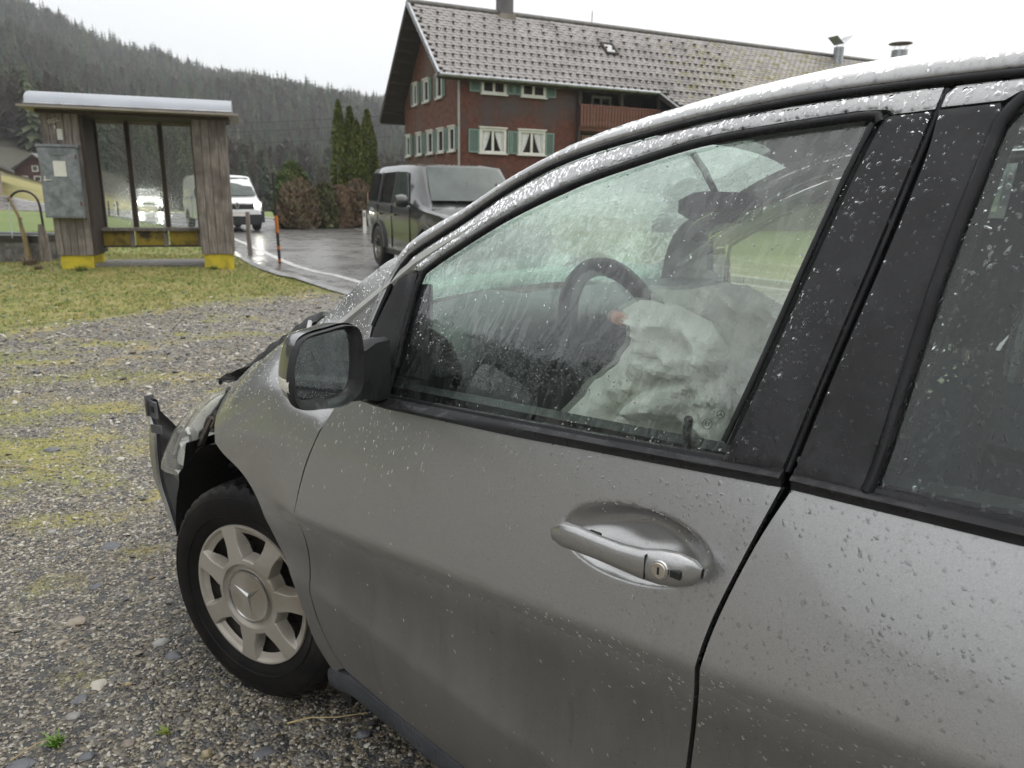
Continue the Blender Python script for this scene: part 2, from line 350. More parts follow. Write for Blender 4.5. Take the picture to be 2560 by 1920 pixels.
tag(strip('road_edge_line', .28, .42, .0345, M_line), kind='structure'); tag(strip('road_edge_line', 5.68, 5.82, .0345, M_line), kind='structure')
M_kerb = mat('concrete_strip', (.20, .195, .185), (.12, .117, .11), 6, .35, bmp=.3, wet=.2)
b = MB()   # low concrete gutter along the verge: a raised lip and a wet channel
for d0, d1, z0, z1 in ((-.36, -.26, .02, .05), (-.26, 0, .05, .034)):
    A, B_ = offs(RN, d0), offs(RN, d1); b.grid([[(A[i].x, A[i].y, z0), (B_[i].x, B_[i].y, z1)] for i in range(len(RN)) if hypot(A[i].x, A[i].y) < 48])
tag(b.build('kerb', M_kerb, None, 60), kind='structure')
b = MB()   # far kerb
A, B_ = offs(RN, 6.1), offs(RN, 6.28)
b.grid([[(A[i].x, A[i].y, .02), (A[i].x, A[i].y, .11), (B_[i].x, B_[i].y, .12), (B_[i].x + .02, B_[i].y, -.1)] for i in range(len(RN)) if hypot(A[i].x, A[i].y) < 48])
tag(b.build('kerb', mat('kerb_stone', (.42, .41, .38), (.3, .29, .27), 3, .5, bmp=.3), None, 60), kind='structure')

# ---- gravel stones, grass blades
M_stone = []
for k, (c1, c2) in enumerate((((.11, .103, .094), (.18, .168, .15)), ((.18, .16, .12), (.29, .255, .19)), ((.05, .05, .054), (.10, .10, .10)), ((.40, .37, .30), (.50, .47, .40)), ((.28, .22, .13), (.20, .165, .11)))):
    M_stone.append(mat('gravel_stone_tone', c1, c2, 30, .38, bmp=.3, bdist=.003, bscale=120, wet=.1))
def stone_mesh(flat=.55, seed=0, sharp=.35):
    r_ = random.Random(seed); vs = []; fs = []
    rings = [(-.75, .45), (-.25, .95), (.25, .9), (.75, .5)]; n = 6
    vs.append((0, 0, -flat))
    for h, rad in rings:
        for j in range(n):
            a = 2 * pi * (j + r_.uniform(-.3, .3)) / n; q = rad * r_.uniform(1 - sharp, 1 + sharp); vs.append((q * cos(a), q * sin(a) * .78, h * flat * r_.uniform(.85, 1.15)))
    vs.append((0, 0, flat * .9)); L_ = len(vs) - 1
    for j in range(n): fs.append((0, 1 + (j + 1) % n, 1 + j)); fs.append((L_, L_ - n + j, L_ - n + (j + 1) % n))
    for i in range(3):
        for j in range(n): a = 1 + i * n + j; b_ = 1 + i * n + (j + 1) % n; fs.append((a, b_, b_ + n, a + n))
    return vs, fs
ST = [srcmesh('gravel_source', *stone_mesh(random.uniform(.3, .75), 10 + k), M_stone[[0, 1, 2, 0, 1, 2, 3, 4, 3, 1][k]], 50) for k in range(10)]
def scatter_pts(n, xr, yr, keep, seed):
    g = np.random.default_rng(seed); P = np.stack([g.uniform(*xr, n), g.uniform(*yr, n)], -1); return P[keep(P, g)]
CARX = Vector((sin(YAW), -cos(YAW), 0)); CARY = Vector((cos(YAW), sin(YAW), 0))
CARO = CARX * -1.82 + CARY * 1.79
def under_car(P, m=.15):
    d = P - np.array([CARO.x, CARO.y]); u = d @ np.array([CARX.x, CARX.y]); v = d @ np.array([CARY.x, CARY.y]); return (u > .5) & (v > -.80 + m)
def in_view(P, mg=.05):   # stones only where the lens or a side step can see the ground
    q = P[:, 0] / np.maximum(P[:, 1], .05); return (q > -.95) & (q < .8) & (P[:, 1] > .55)
def gravel(n, xr, yr, smin, smax, seed, pw=3.0, gmax=.5):
    P = scatter_pts(n, xr, yr, lambda P, g: in_view(P) & (~under_car(P)) & (grassiness(P[:, 0], P[:, 1]) * g.uniform(.5, 1.3, len(P)) < gmax), seed)
    g = np.random.default_rng(seed + 1); s = smin + (smax - smin) * g.random(len(P)) ** pw; z = ground_z(P[:, 0], P[:, 1]) + s * .22
    pts = np.column_stack([P, z]); rot = np.column_stack([g.uniform(-.4, .4, len(P)), g.uniform(-.4, .4, len(P)), g.uniform(0, 6.28, len(P))])
    sc = np.column_stack([s, s * g.uniform(.7, 1.1, len(P)), s * g.uniform(.5, 1, len(P))]); return pts, rot, sc
parts_ = [gravel(90000, (-2.6, .6), (.6, 3.2), .0018, .0065, 1, 1.6), gravel(60000, (-4.5, .6), (2.6, 6.0), .003, .010, 3, 1.8, .55),
          gravel(30000, (-8, 1), (5.5, 11.5), .006, .02, 5, 2.2, .6), gravel(1500, (-4.5, .6), (.6, 6.0), .007, .024, 7, 2.8, .6), gravel(1800, (-8, 0), (5, 11), .015, .04, 9, 3, .6)]
gp = [np.concatenate([q[i] for q in parts_]) for i in range(3)]
scatter('gravel', gp[0], gp[1], gp[2], ST); 
M_grass = [mat('grass_blade_tone', (.14, .20, .028), (.22, .27, .045), 3, .6, coord='World'), mat('straw_blade_tone', (.42, .35, .14), (.32, .27, .09), 3, .6, coord='World'), mat('dark_grass_tone', (.07, .12, .015), (.12, .17, .03), 3, .6, coord='World')]
def tuft_mesh(seed, nb=9, h=1.0):
    r_ = random.Random(seed); vs = []; fs = []
    for k in range(nb):
        a = r_.uniform(0, 6.28); d = r_.uniform(.02, .45); ln_ = h * r_.uniform(.5, 1.1); le = r_.uniform(.25, .9); w = .045
        bx, by = d * cos(r_.uniform(0, 6.28)), d * sin(r_.uniform(0, 6.28)); dx, dy = cos(a), sin(a); i = len(vs)
        for t in (0, .55, 1):
            ww = w * (1 - t) ; ox = bx + dx * le * ln_ * t * t; oy = by + dy * le * ln_ * t * t; oz = ln_ * t * (1 - .35 * le * t)
            if t < 1: vs += [(ox - dy * ww, oy + dx * ww, oz), (ox + dy * ww, oy - dx * ww, oz)]
            else: vs.append((ox, oy, oz))
        fs += [(i, i + 1, i + 3, i + 2), (i + 2, i + 3, i + 4)]
    return vs, fs
TU = [srcmesh('grass_source', *tuft_mesh(k), M_grass[(0, 1, 0, 1, 2, 0, 1)[k]]) for k in range(7)]
def grass(n, xr, yr, smin, smax, seed, thr):
    def keep(P, g):
        gg = grassiness(P[:, 0], P[:, 1]); nz = np.sin(P[:, 0] * 5 + np.sin(P[:, 1] * 7)) * np.sin(P[:, 1] * 4.3 + P[:, 0] * 2) * .2
        D = np.min([np.hypot(P[:, 0] - q.x, P[:, 1] - q.y) for q in RN], 0) if yr[1] > 8 else np.full(len(P), 9)
        right = np.ones(len(P), bool)
        if yr[1] > 8:
            ys = np.array([q.y for q in RN]); xs = np.array([q.x for q in RN]); o_ = np.argsort(ys); right = P[:, 0] < np.interp(P[:, 1], ys[o_], xs[o_]) - .45
        return in_view(P) & (~under_car(P, -.1)) & (gg + nz > thr) & right & (g.random(len(P)) < np.clip(gg * 1.2, .15, 1))
    P = scatter_pts(n, xr, yr, keep, seed); g = np.random.default_rng(seed + 1); s = g.uniform(smin, smax, len(P))
    pts = np.column_stack([P, ground_z(P[:, 0], P[:, 1]) - .002]); rot = np.column_stack([np.zeros(len(P)), np.zeros(len(P)), g.uniform(0, 6.28, len(P))])
    return pts, rot, np.column_stack([s, s, s * g.uniform(.7, 1.2, len(P))])
parts_ = [grass(26000, (-11, -1), (6.5, 17), .03, .07, 21, .55), grass(9000, (-16, -3.5), (16, 26), .05, .09, 23, .5), grass(16000, (-7, -.5), (2, 8), .012, .03, 25, .50)]
gp = [np.concatenate([q[i] for q in parts_]) for i in range(3)]
scatter('grass', gp[0], gp[1], gp[2], TU)

# ---- forest on the hills: one far-off wood
M_spruce = [mat('spruce_tone', c, tuple(x * .6 for x in c), .05, .8, coord='World') for c in ((.042, .064, .028), (.080, .100, .042), (.026, .044, .022))]
M_bare = [mat('bare_twig_tone', (.105, .085, .07), (.07, .06, .05), .05, .85, coord='World'), mat('larch_tone', (.085, .07, .045), (.06, .05, .035), .05, .85, coord='World')]
def spruce_mesh(seed, layers=20, nb=10, slim=.17):
    r_ = random.Random(seed); vs = []; fs = []
    for k in range(layers):
        t = k / (layers - 1); z1 = .10 + .86 * t ** .93; rad = slim * (1 - t) ** .8 * r_.uniform(.85, 1.15) + .008
        for j in range(nb):
            if r_.random() < .08: continue
            a = 2 * pi * (j + r_.uniform(-.4, .4)) / nb; q = rad * r_.uniform(.6, 1.25); w = .42 / nb * 6.28 * q * .75; dz = q * r_.uniform(.3, .7); i = len(vs)
            ca, sa = cos(a), sin(a)
            vs += [(0, 0, z1 + .03), (q * .65 * ca - w * sa, q * .65 * sa + w * ca, z1 - dz * .5), (q * ca, q * sa, z1 - dz), (q * .65 * ca + w * sa, q * .65 * sa - w * ca, z1 - dz * .5)]
            fs += [(i, i + 1, i + 2), (i, i + 2, i + 3)]
    i = len(vs); vs += [(.012, 0, 0), (-.006, .01, 0), (-.006, -.01, 0), (0, 0, 1)]; fs += [(i, i + 1, i + 3), (i + 1, i + 2, i + 3), (i + 2, i, i + 3)]
    return vs, fs
def bare_mesh(seed):
    r_ = random.Random(seed); vs = []; fs = []
    for k in range(240):
        t = r_.uniform(.18, 1); a = r_.uniform(0, 6.28); ln_ = .22 * (1.15 - t) + .03; z = t * .85; w = .0045 * r_.uniform(.6, 1.5); i = len(vs)
        dx, dy, dz = cos(a) * ln_, sin(a) * ln_, ln_ * r_.uniform(.4, 1.2)
        vs += [(-sin(a) * w, cos(a) * w, z), (sin(a) * w, -cos(a) * w, z), (dx, dy, z + dz), (dx * .5 - sin(a) * w * 2.5, dy * .5 + cos(a) * w * 2.5, z + dz * .7)]
        fs += [(i, i + 1, i + 2), (i, i + 2, i + 3)]
    i = len(vs); vs += [(.01, 0, 0), (-.005, .009, 0), (-.005, -.009, 0), (0, 0, .95)]; fs += [(i, i + 1, i + 3), (i + 1, i + 2, i + 3), (i + 2, i, i + 3)]
    return vs, fs
FO = [srcmesh('spruce_source', *spruce_mesh(k, slim=random.uniform(.14, .2)), M_spruce[k % 3]) for k in range(9)] + [srcmesh('bare_tree_source', *bare_mesh(k + 40), M_bare[k % 2]) for k in range(5)]
def forest(n, az0, az1, r0, r1, seed, dens=lambda az, r: 1.0):
    g = np.random.default_rng(seed); az = np.radians(g.uniform(az0, az1, n)); r = np.sqrt(g.uniform(r0 * r0, r1 * r1, n)); x = r * np.sin(az); y = r * np.cos(az)
    k = g.random(n) < np.vectorize(dens)(np.degrees(az), r); x, y = x[k], y[k]; z = ground_z(x, y) - .5
    s = np.clip(r[k] / 420, .42, 1) * g.uniform(12, 25, len(x)) * np.clip(1 + .25 * np.sin(x * .02) * np.cos(y * .03), .7, 1.3); w = s * g.uniform(.8, 1.2, len(x))
    return np.column_stack([x, y, z]), np.column_stack([g.normal(0, .02, len(x)), g.normal(0, .02, len(x)), g.uniform(0, 6.28, len(x))]), np.column_stack([w, w, s])
parts_ = [forest(27000, -62, 6, 108, 585, 31, lambda a, r: 0.0 if (-40 < a < -26 and r < 128) else 1.0), forest(4200, -150, -62, 115, 345, 33, lambda a, r: 1.0 if r > 175 else .25), forest(900, 4, 95, 230, 600, 35), forest(1300, 95, 210, 110, 330, 37)]
gp = [np.concatenate([q[i] for q in parts_]) for i in range(3)]
scatter('forest', gp[0], gp[1], gp[2], FO)
# ================================================================== FARMHOUSE
M_shing = mat('wood_shingle', (.085, .026, .016), (.15, .055, .032), 5, .8, c3=(.075, .06, .055), scale3=.55)
M_shing2 = mat('weathered_shingle', (.10, .042, .028), (.20, .09, .055), 6, .8, c3=(.13, .11, .10), scale3=.5)
M_dark = mat('dark_timber', (.035, .024, .018), (.055, .04, .03), 4, .8, stretch=(1, 1, 8))
M_tile = mat('roof_tile_concrete', (.27, .25, .24), (.34, .318, .305), 3, .62, bmp=.2, c3=(.19, .175, .165), scale3=.6)
M_moss = mat('mossy_roof_tile', (.25, .225, .19), (.34, .31, .27), 3, .6, bmp=.3, c3=(.17, .155, .03), scale3=2.2)
M_white = mat('white_frame_paint', (.72, .70, .64), (.60, .585, .53), 5, .45)
M_green = mat('green_shutter_paint', (.085, .135, .112), (.11, .165, .14), 6, .6)
M_greenL = mat('light_green_paint', (.21, .29, .245), (.17, .24, .205), 6, .6)
M_curt = mat('curtain_cloth', (.70, .70, .67), (.55, .55, .53), 9, .9)
M_zinc = mat('zinc_sheet', (.40, .41, .42), (.28, .29, .30), 4, .35, metal=.7, wet=.1)
M_pane = mat('window_glass_dark', (.012, .014, .016), (.02, .022, .024), 2, .06, spec=.8)
M_redw = mat('red_brown_board', (.12, .045, .03), (.19, .085, .055), 3, .75, stretch=(1, 1, 6))
M_cream = mat('cream_render', (.55, .52, .45), (.47, .45, .39), 2, .85)
house = empty('farmhouse', (-2.184, 30, 0), radians(26))
tag(house, 'large alpine farmhouse with red-brown shingle walls, green shutters and a long mossy grey tiled roof', 'house')
EY, EZ, RY, RZ, FY, FZ, OV = -.37, 5.69, 3.1, 8.78, 7.35, 4.66, .9
SL = (RZ - EZ) / (RY - EY)
def rz_(y): return EZ + (y - EY) * SL if y < RY else RZ - (y - RY) * (RZ - FZ) / (FY - RY)
b = MB()   # walls: long wall, gable wall, rear block, recessed balcony bay
b.prism([(0, -1), (0, rz_(0) - .12), (RY, RZ - .14), (6.45, rz_(6.45) - .12), (6.45, -1)], lambda p: (.0, p[0], p[1]), lambda p: (.3, p[0], p[1]))
b.box2((.3, 0, -1), (5.15, .3, 5.85)); b.box2((5.15, 1.3, -1), (9.3, 1.6, 6.9)); b.box2((5.15, .3, -1), (5.4, 1.3, 5.8)); b.box2((9.3, -1.0, -1), (28.6, -.7, 5.0)); b.box2((9.1, -1.0, -1), (9.4, 1.6, 5.0)); b.box2((0.3, 6.15, -1), (28.6, 6.45, 5.4)); b.box2((28.3, -.7, -1), (28.6, 6.15, 5.2))
b.build('wall', M_dark, house)
def shingles(name, x0, x1, z0, z1, put, m, holes=(), top=None, w=.085, h=.082):
    b = MB(); r_ = random.Random(name + str(x0)); z = z0; k = 0
    while z < z1:
        x = x0 - (k % 2) * w / 2
        while x < x1:
            ww = w * r_.uniform(.75, 1.2); xa, xb = max(x, x0), min(x + ww - .006, x1); xm = (xa + xb) / 2
            if xb > xa + .01 and not any(h0 < xm < h1 and g0 < z + h / 2 < g1 for h0, h1, g0, g1 in holes) and (top is None or z + h < top(xm)):
                o_ = .016 * r_.uniform(.7, 1.5); zb = z + r_.uniform(-.008, .008)
                b.add([put(xa, o_, zb), put(xb, o_, zb), put(xb, .002, z + h + .02), put(xa, .002, z + h + .02), put(xa, 0, zb), put(xb, 0, zb)], [(0, 1, 2, 3), (4, 5, 1, 0)])
            x += ww
        z += h; k += 1
    return tag(b.build(name, m, house), kind='stuff')
pl_ = lambda x, o, z: (x, -o, z); pg_ = lambda y, o, z: (-o, y, z)
LW = [(.86, 1.99, 3.0, 3.92), (2.52, 3.72, 3.0, 3.92), (.93, 1.98, 5.17, 5.75), (2.62, 3.70, 5.17, 5.75)]
GW = [(.25, .88, 3.05, 3.95), (1.45, 2.14, 3.05, 3.95), (2.70, 3.38, 3.05, 3.95), (4.12, 4.72, 3.05, 3.95), (5.62, 6.18, 3.05, 3.95), (1.58, 2.2, 5.12, 6.0), (3.12, 3.74, 5.12, 6.0), (4.58, 5.1, 5.12, 6.0)]
shingles('wall_shingles', 0.0, 5.14, 1.6, 5.75, pl_, M_shing, LW)
gs = shingles('wall_shingles', 0.0, 6.44, 1.6, 8.6, pg_, M_shing2, GW, lambda y: rz_(y) - .2)
# windows
def window(kind, x0, x1, z0, z1, curtain=True, mull=True, dark=False):
    put = (lambda x, o, z: (x, -o, z)) if kind == 'l' else (lambda x, o, z: (-o, x, z))
    def bx(b, xa, xb, oa, ob, za, zb):
        p, q = put(xa, oa, za), put(xb, ob, zb); b.box2([min(p[i], q[i]) for i in range(3)], [max(p[i], q[i]) for i in range(3)])
    fm = M_greenL if dark else M_white; b = MB(); t = .10
    bx(b, x0, x0 + t, -.02, .06, z0, z1); bx(b, x1 - t, x1, -.02, .06, z0, z1); bx(b, x0 + t, x1 - t, -.02, .06, z1 - t, z1); bx(b, x0 + t, x1 - t, -.02, .06, z0, z0 + t * .8)
    xm = (x0 + x1) / 2
    if mull: bx(b, xm - .045, xm + .045, -.02, .045, z0 + t * .8, z1 - t)
    w = b.build('window', M_white, house)
    for xa, xb in (((x0 + t, xm - .045), (xm + .045, x1 - t)) if mull else ((x0 + t, x1 - t),)):
        q = MB(); bx(q, xa, xb, -.012, .0, z0 + t * .8, z1 - t); q.build('pane', M_pane, w)
    if curtain and mull:
        for sgn, xe in ((1, x0 + t), (-1, x1 - t)):
            q = MB(); W_ = (x1 - x0) * .34; G = []
            for i in range(9):
                row = []
                for j in range(7):
                    zz = z0 + t * .8 + (z1 - z0 - 1.8 * t) * j / 6; ww = W_ * (.30 + .70 * (j / 6) ** .8); row.append(put(xe + sgn * ww * i / 8, .006 + .008 * sin(i * 2.4), zz))
                G.append(row)
            q.grid(G); q.build('curtain', M_curt, w, 60)
    q = MB(); bx(q, x0 - .05, x1 + .05, .03, .13, z0 - .05, z0); q.build('window_sill', M_white, w)
    if not dark: q = MB(); bx(q, x0 - .04, x1 + .04, .03, .11, z1, z1 + .05); q.build('window_header', M_white, w)
    return w
def shutter(kind, x0, x1, z0, z1, tilt=0):
    put = (lambda x, o, z: (x, -o, z)) if kind == 'l' else (lambda x, o, z: (-o, x, z))
    b = MB(); t = .05
    def bx(b, xa, xb, oa, ob, za, zb):
        c = [put(x, o + tilt * (x - x0), z) for x in (xa, xb) for o in (oa, ob) for z in (za, zb)]
        b.add([c[0], c[4], c[6], c[2], c[1], c[5], c[7], c[3]], [(0, 1, 2, 3), (4, 7, 6, 5), (0, 4, 5, 1), (1, 5, 6, 2), (2, 6, 7, 3), (3, 7, 4, 0)])
    bx(b, x0, x0 + t, .03, .07, z0, z1); bx(b, x1 - t, x1, .03, .07, z0, z1); bx(b, x0 + t, x1 - t, .03, .07, z0, z0 + t); bx(b, x0 + t, x1 - t, .03, .07, z1 - t, z1)
    s = b.build('shutter', M_greenL, house); q = MB(); n_ = 13
    for i in range(n_):
        za = z0 + t + (z1 - z0 - 2 * t) * i / n_; bx(q, x0 + t, x1 - t, .035, .055, za + .006, za + (z1 - z0 - 2 * t) / n_)
    tag(q.build('louvre_slats', M_green, s), kind='stuff'); return s
for k, (x0, x1, z0, z1) in enumerate(LW): window('l', x0, x1, z0, z1, k < 2, True, k > 1)
for x0, x1 in ((.40, .84), (2.05, 2.20), (2.22, 2.50), (3.74, 4.12)): shutter('l', x0, x1, 3.0, 3.86)
for x0, x1 in ((.45, .90), (2.00, 2.30), (2.32, 2.60), (3.72, 4.15)): shutter('l', x0, x1, 5.2, 5.74)
for k, (x0, x1, z0, z1) in enumerate(GW): window('g', x0, x1, z0, z1, False, False)
for x0, x1, z0 in ((.03, .23, 3.08), (.9, 1.14, 3.08), (1.19, 1.43, 3.08), (2.16, 2.4, 3.08), (2.44, 2.68, 3.08), (3.40, 3.7, 3.08), (3.8, 4.1, 3.08), (4.74, 5.0, 3.08), (5.3, 5.6, 3.08), (6.2, 6.42, 3.08), (1.26, 1.56, 5.15), (2.22, 2.5, 5.15), (2.82, 3.1, 5.15), (3.76, 4.04, 5.15), (4.3, 4.56, 5.15), (5.12, 5.38, 5.15)):
    shutter('g', x0, x1, z0, z0 + .85)
# roof
def slab(b, x0, x1, ya, za, yb, zb, t=.16):
    k = atan2(zb - za, yb - ya); ny_, nz_ = sin(k) * t, -cos(k) * t
    if nz_ > 0: ny_, nz_ = -ny_, -nz_
    b.prism([(ya, za), (yb, zb), (yb + ny_, zb + nz_), (ya + ny_, za + nz_)], lambda p: (x0, p[0], p[1]), lambda p: (x1, p[0], p[1]))
b = MB(); slab(b, -OV, 28.9, RY, RZ - .05, EY, EZ - .05); slab(b, -OV, 28.9, RY, RZ - .05, FY, FZ - .05)
EY2, EZ2 = -1.55, EZ + (-1.55 - EY) * SL
b2_ = MB(); b2_.add([(8.9, EY + .02, EZ - .03), (28.9, EY + .02, EZ - .03), (28.9, EY2, EZ2 - .05), (9.75, EY2, EZ2 - .05), (8.9, EY + .02, EZ - .2), (28.9, EY + .02, EZ - .2), (28.9, EY2, EZ2 - .2), (9.75, EY2, EZ2 - .2)],
     [(0, 3, 2, 1), (4, 5, 6, 7), (0, 4, 7, 3), (3, 7, 6, 2), (1, 2, 6, 5)])
roof = b.build('roof', M_dark, house); b2_.build('roof_extension', M_dark, house)
b = MB()   # rafters under the gable overhang and boards
for i in range(11):
    yy = RY + (FY - RY) * (i + .5) / 11; b.box((-.45, yy, rz_(yy) - .28), (.9, .07, .10))
for i in range(8):
    yy = EY + (RY - EY) * (i + .5) / 8; b.box((-.45, yy, rz_(yy) - .28), (.9, .07, .10))
b.build('purlins', M_dark, roof)
b = MB()   # verge trims, eave gutter, hip edge trim
slab(b, -OV - .05, -OV + .05, RY, RZ + .05, EY - .03, EZ + .05, .17); b.build('verge_trim', M_zinc, roof)
b = MB(); slab(b, -OV - .04, -OV + .04, RY + .02, RZ + .02, FY, FZ + .02, .2); b.build('verge_board', M_dark, roof)
b = MB(); b.tube([(-OV, EY - .06, EZ - .03), (8.9, EY - .06, EZ - .03)], .075, 8); b.tube([(8.9, EY - .06, EZ - .03), (9.75, EY2 - .04, EZ2 - .02)], .06, 6); b.tube([(9.75, EY2 - .04, EZ2), (28.9, EY2 - .04, EZ2)], .07, 6)
b.build('gutter', M_zinc, roof, 60)
b = MB(); b.tube([(.0, -.05, EZ - .1), (0.0, -.06, 1.0)], .045, 8); b.build('downpipe', mat('pipe_zinc', (.42, .40, .39), (.3, .29, .28), 3, .4), house, 60)
# tiles on the near slope
TW, TL = .335, .186
def tile_mesh():
    G = []
    for i in range(5):
        y = -.01 + (TL + .02) * i / 4; row = []
        for j in range(9):
            t = j / 8; h = .008 * sin(pi * t) ** .5 + .020 * (1 - i / 4) - (.010 if j in (0, 8) else 0); row.append((t * (TW - .006), y - (.012 * sin(pi * t) if i == 0 else 0), h + .012))
        G.append(row)
    b = MB(); b.grid([[(p[0], p[1], p[2]) for p in r_] for r_ in G]); b.add([G[0][j] for j in range(9)] + [(G[0][j][0], G[0][j][1], -.01) for j in range(9)], [(j, j + 9, j + 10, j + 1) for j in range(8)])
    b.add([G[i][0] for i in range(5)] + [(G[i][0][0], G[i][0][1], -.01) for i in range(5)], [(j, j + 1, j + 6, j + 5) for j in range(4)]); return b
TM = tile_mesh()
ang = math.atan(SL); ca, sa = cos(ang), sin(ang); slope_len = hypot(RY - EY, RZ - EZ)
def on_roof(x, s, h=0): return (x, EY + s * ca - h * sa, EZ + s * sa + h * ca)
tmesh = None; big = MB(); guards = MB(); bm_big = []
tiles = []
rows = int(slope_len / TL)
for r_i in range(-8, rows):
    s0 = r_i * TL
    for c_i in range(int(29.7 / TW)):
        x = -OV + .06 + c_i * TW + (r_i % 2) * TW / 2
        yy = on_roof(x, s0)[1]
        if r_i < 0 and x < 8.95 + .85 * (-(s0) / 1.63) + .05: continue
        tiles.append((x, s0, r_i, c_i))
tiles.sort(key=lambda t: t[0] + .25 * abs(t[1] - 1.5))
tm_me = None
for k, (x, s0, r_i, c_i) in enumerate(tiles):
    jit = random.Random(k); dz = jit.uniform(-.004, .006)
    ms = x > 9.3 and random.random() < min(.85, (x - 9.3) / 5) * (1.1 - abs(s0 - 1.2) / 5)
    if k < 300:
        if tm_me is None:
            o = TM.build('roof_tile', M_tile, roof, 50); tm_me = o.data
        else: o = link(bpy.data.objects.new('roof_tile', tm_me), roof)
        o.matrix_local = Matrix.Translation(on_roof(x, s0, .0 + dz)) @ Matrix.Rotation(ang, 4, 'X')
    else:
        dst = bm_big
        T = Matrix.Translation(on_roof(x, s0, dz)) @ Matrix.Rotation(ang, 4, 'X'); (big if not ms else guards).add(TM.v, TM.f, T)
tag(big.build('roof_tiles', M_tile, roof, 50), kind='stuff'); tag(guards.build('mossy_roof_tiles', M_moss, roof, 50), kind='stuff')
b = MB()   # snow guards on alternate tiles
for x, s0, r_i, c_i in tiles:
    if r_i >= 0 and r_i % 3 == 0 and (r_i < 17 or c_i % 2 == 0) and x < 14:
        p0_, p1_, p2_ = on_roof(x + .16, s0 + .02, .03), on_roof(x + .16, s0 + .02, .15), on_roof(x + .16, s0 + .2, .03); d = .03
        b.add([(p0_[0] - d, *p0_[1:]), (p0_[0] + d, *p0_[1:]), (p1_[0] + d, *p1_[1:]), (p1_[0] - d, *p1_[1:]), (p2_[0] - d, *p2_[1:]), (p2_[0] + d, *p2_[1:])], [(0, 1, 2, 3), (3, 2, 5, 4), (0, 3, 4), (1, 5, 2)])
tag(b.build('snow_guards', mat('snow_guard_iron', (.07, .06, .055), None, 5, .5), roof), kind='stuff')
b = MB()   # ridge caps
for i in range(74): b.tube([(-OV + .4 * i, RY, RZ + .0), (-OV + .4 * i + .42, RY, RZ + .012)], [.115, .10], 8)
tag(b.build('ridge_tiles', mat('ridge_tile_concrete', (.22, .205, .19), (.15, .14, .13), 3, .6), roof, 50), kind='stuff')
# chimney, aerial, skylight, vents
ch = MB().box2((3.05, 2.85, 8.35), (3.62, 3.35, 9.9)).build('chimney', mat('chimney_sheet', (.10, .095, .095), (.16, .15, .15), 2, .45, metal=.4), house)
MB().box2((2.98, 2.75, 8.3), (3.7, 3.4, 8.72)).build('flashing', mat('lead_flashing', (.30, .26, .21), (.2, .17, .14), 3, .5), ch)
MB().cyl((7.6, RY, 8.7), (7.6, RY, 9.36), .022, 6).build('aerial', M_zinc, house)
sk = MB()
for (xa, xb, sa_, sb_) in ((7.36, 7.98, 2.42, 2.50), (7.36, 7.98, 3.12, 3.2), (7.36, 7.44, 2.5, 3.12), (7.90, 7.98, 2.5, 3.12)):
    c = [on_roof(x, s, h) for h in (0, .11) for x, s in ((xa, sa_), (xb, sa_), (xb, sb_), (xa, sb_))]; sk.add(c, [(0, 3, 2, 1), (4, 5, 6, 7), (0, 1, 5, 4), (1, 2, 6, 5), (2, 3, 7, 6), (3, 0, 4, 7)])
sko = sk.build('skylight', M_dark, house); q = MB(); q.add([on_roof(7.44, 2.5, .08), on_roof(7.9, 2.5, .08), on_roof(7.9, 3.12, .08), on_roof(7.44, 3.12, .08)], [(0, 1, 2, 3)])
q.build('pane', mat('skylight_glass', (.05, .06, .065), None, 2, .05, spec=1.0, coat=1), sko)
v1 = MB(); v1.cyl((22.4, 2.72, 8.1), (22.4, 2.72, 9.15), .26, 16); v1 = v1.build('vent_pipe', M_zinc, house, 60)
q = MB(); q.add([(21.85, 2.4, 9.62), (22.38, 2.4, 9.28), (22.38, 3.05, 9.28), (21.85, 3.05, 9.62)], [(0, 1, 2, 3)]); q.add([(22.42, 2.4, 9.28), (23.0, 2.4, 9.75), (23.0, 3.05, 9.75), (22.42, 3.05, 9.28)], [(0, 1, 2, 3)])
for dx in (-.2, .2): q.cyl((22.4 + dx, 2.7, 9.1), (22.4 + dx, 2.7, 9.42), .012, 5)
q.build('cowl', M_zinc, v1)
v2 = MB().cyl((27.2, 2.9, 8.2), (27.2, 2.9, 9.45), .42, 20).build('vent_pipe', M_zinc, house, 60); q = MB(); q.lathe([(0, .09), (.6, .03), (.6, 0), (0, -.02)], 20, (27.2, 2.9, 9.78))
for i in range(8): q.cyl((27.2 + .4 * cos(i * .785), 2.9 + .4 * sin(i * .785), 9.4), (27.2 + .4 * cos(i * .785), 2.9 + .4 * sin(i * .785), 9.8), .01, 4)
q.build('cowl', mat('rusty_cowl', (.10, .055, .035), (.07, .05, .04), 6, .6), v2, 40)
# balcony
bal = MB(); bal.box2((5.15, -.25, 4.02), (9.3, 1.3, 4.14)); bal.box2((5.15, -.30, 4.95), (9.2, -.2, 5.03)); bal.box2((5.15, -.3, 4.14), (9.2, -.24, 4.2)); bal = bal.build('balcony', M_redw, house)
me_b = None
for i in range(27):
    x = 5.22 + i * .148
    if me_b is None: o = MB().box((0, 0, 0), (.118, .03, .80)).build('baluster_board', M_redw, bal); me_b = o.data
    else: o = link(bpy.data.objects.new('baluster_board', me_b), bal)
    o.location = (x, -.32, 4.58)
for x in (5.2, 7.2, 9.1):
    b = MB().box2((x - .07, -.2, 1.0 if x < 9 else 4.1), (x + .07, -.06, EZ)); b.build('balcony_post', M_dark, bal)
window('l', 6.6, 7.6, 4.5, 5.6, False, True, True).location = (0, 1.3, 0)
MB().box2((5.4, 1.2, 1.0), (9.1, 1.29, 3.98)).build('rendered_wall', M_cream, house)
MB().box2((5.42, -.05, 1.2), (5.9, .02, 3.85)).build('door_panel', mat('brown_door_wood', (.20, .09, .04), (.14, .06, .03), 5, .5), house)
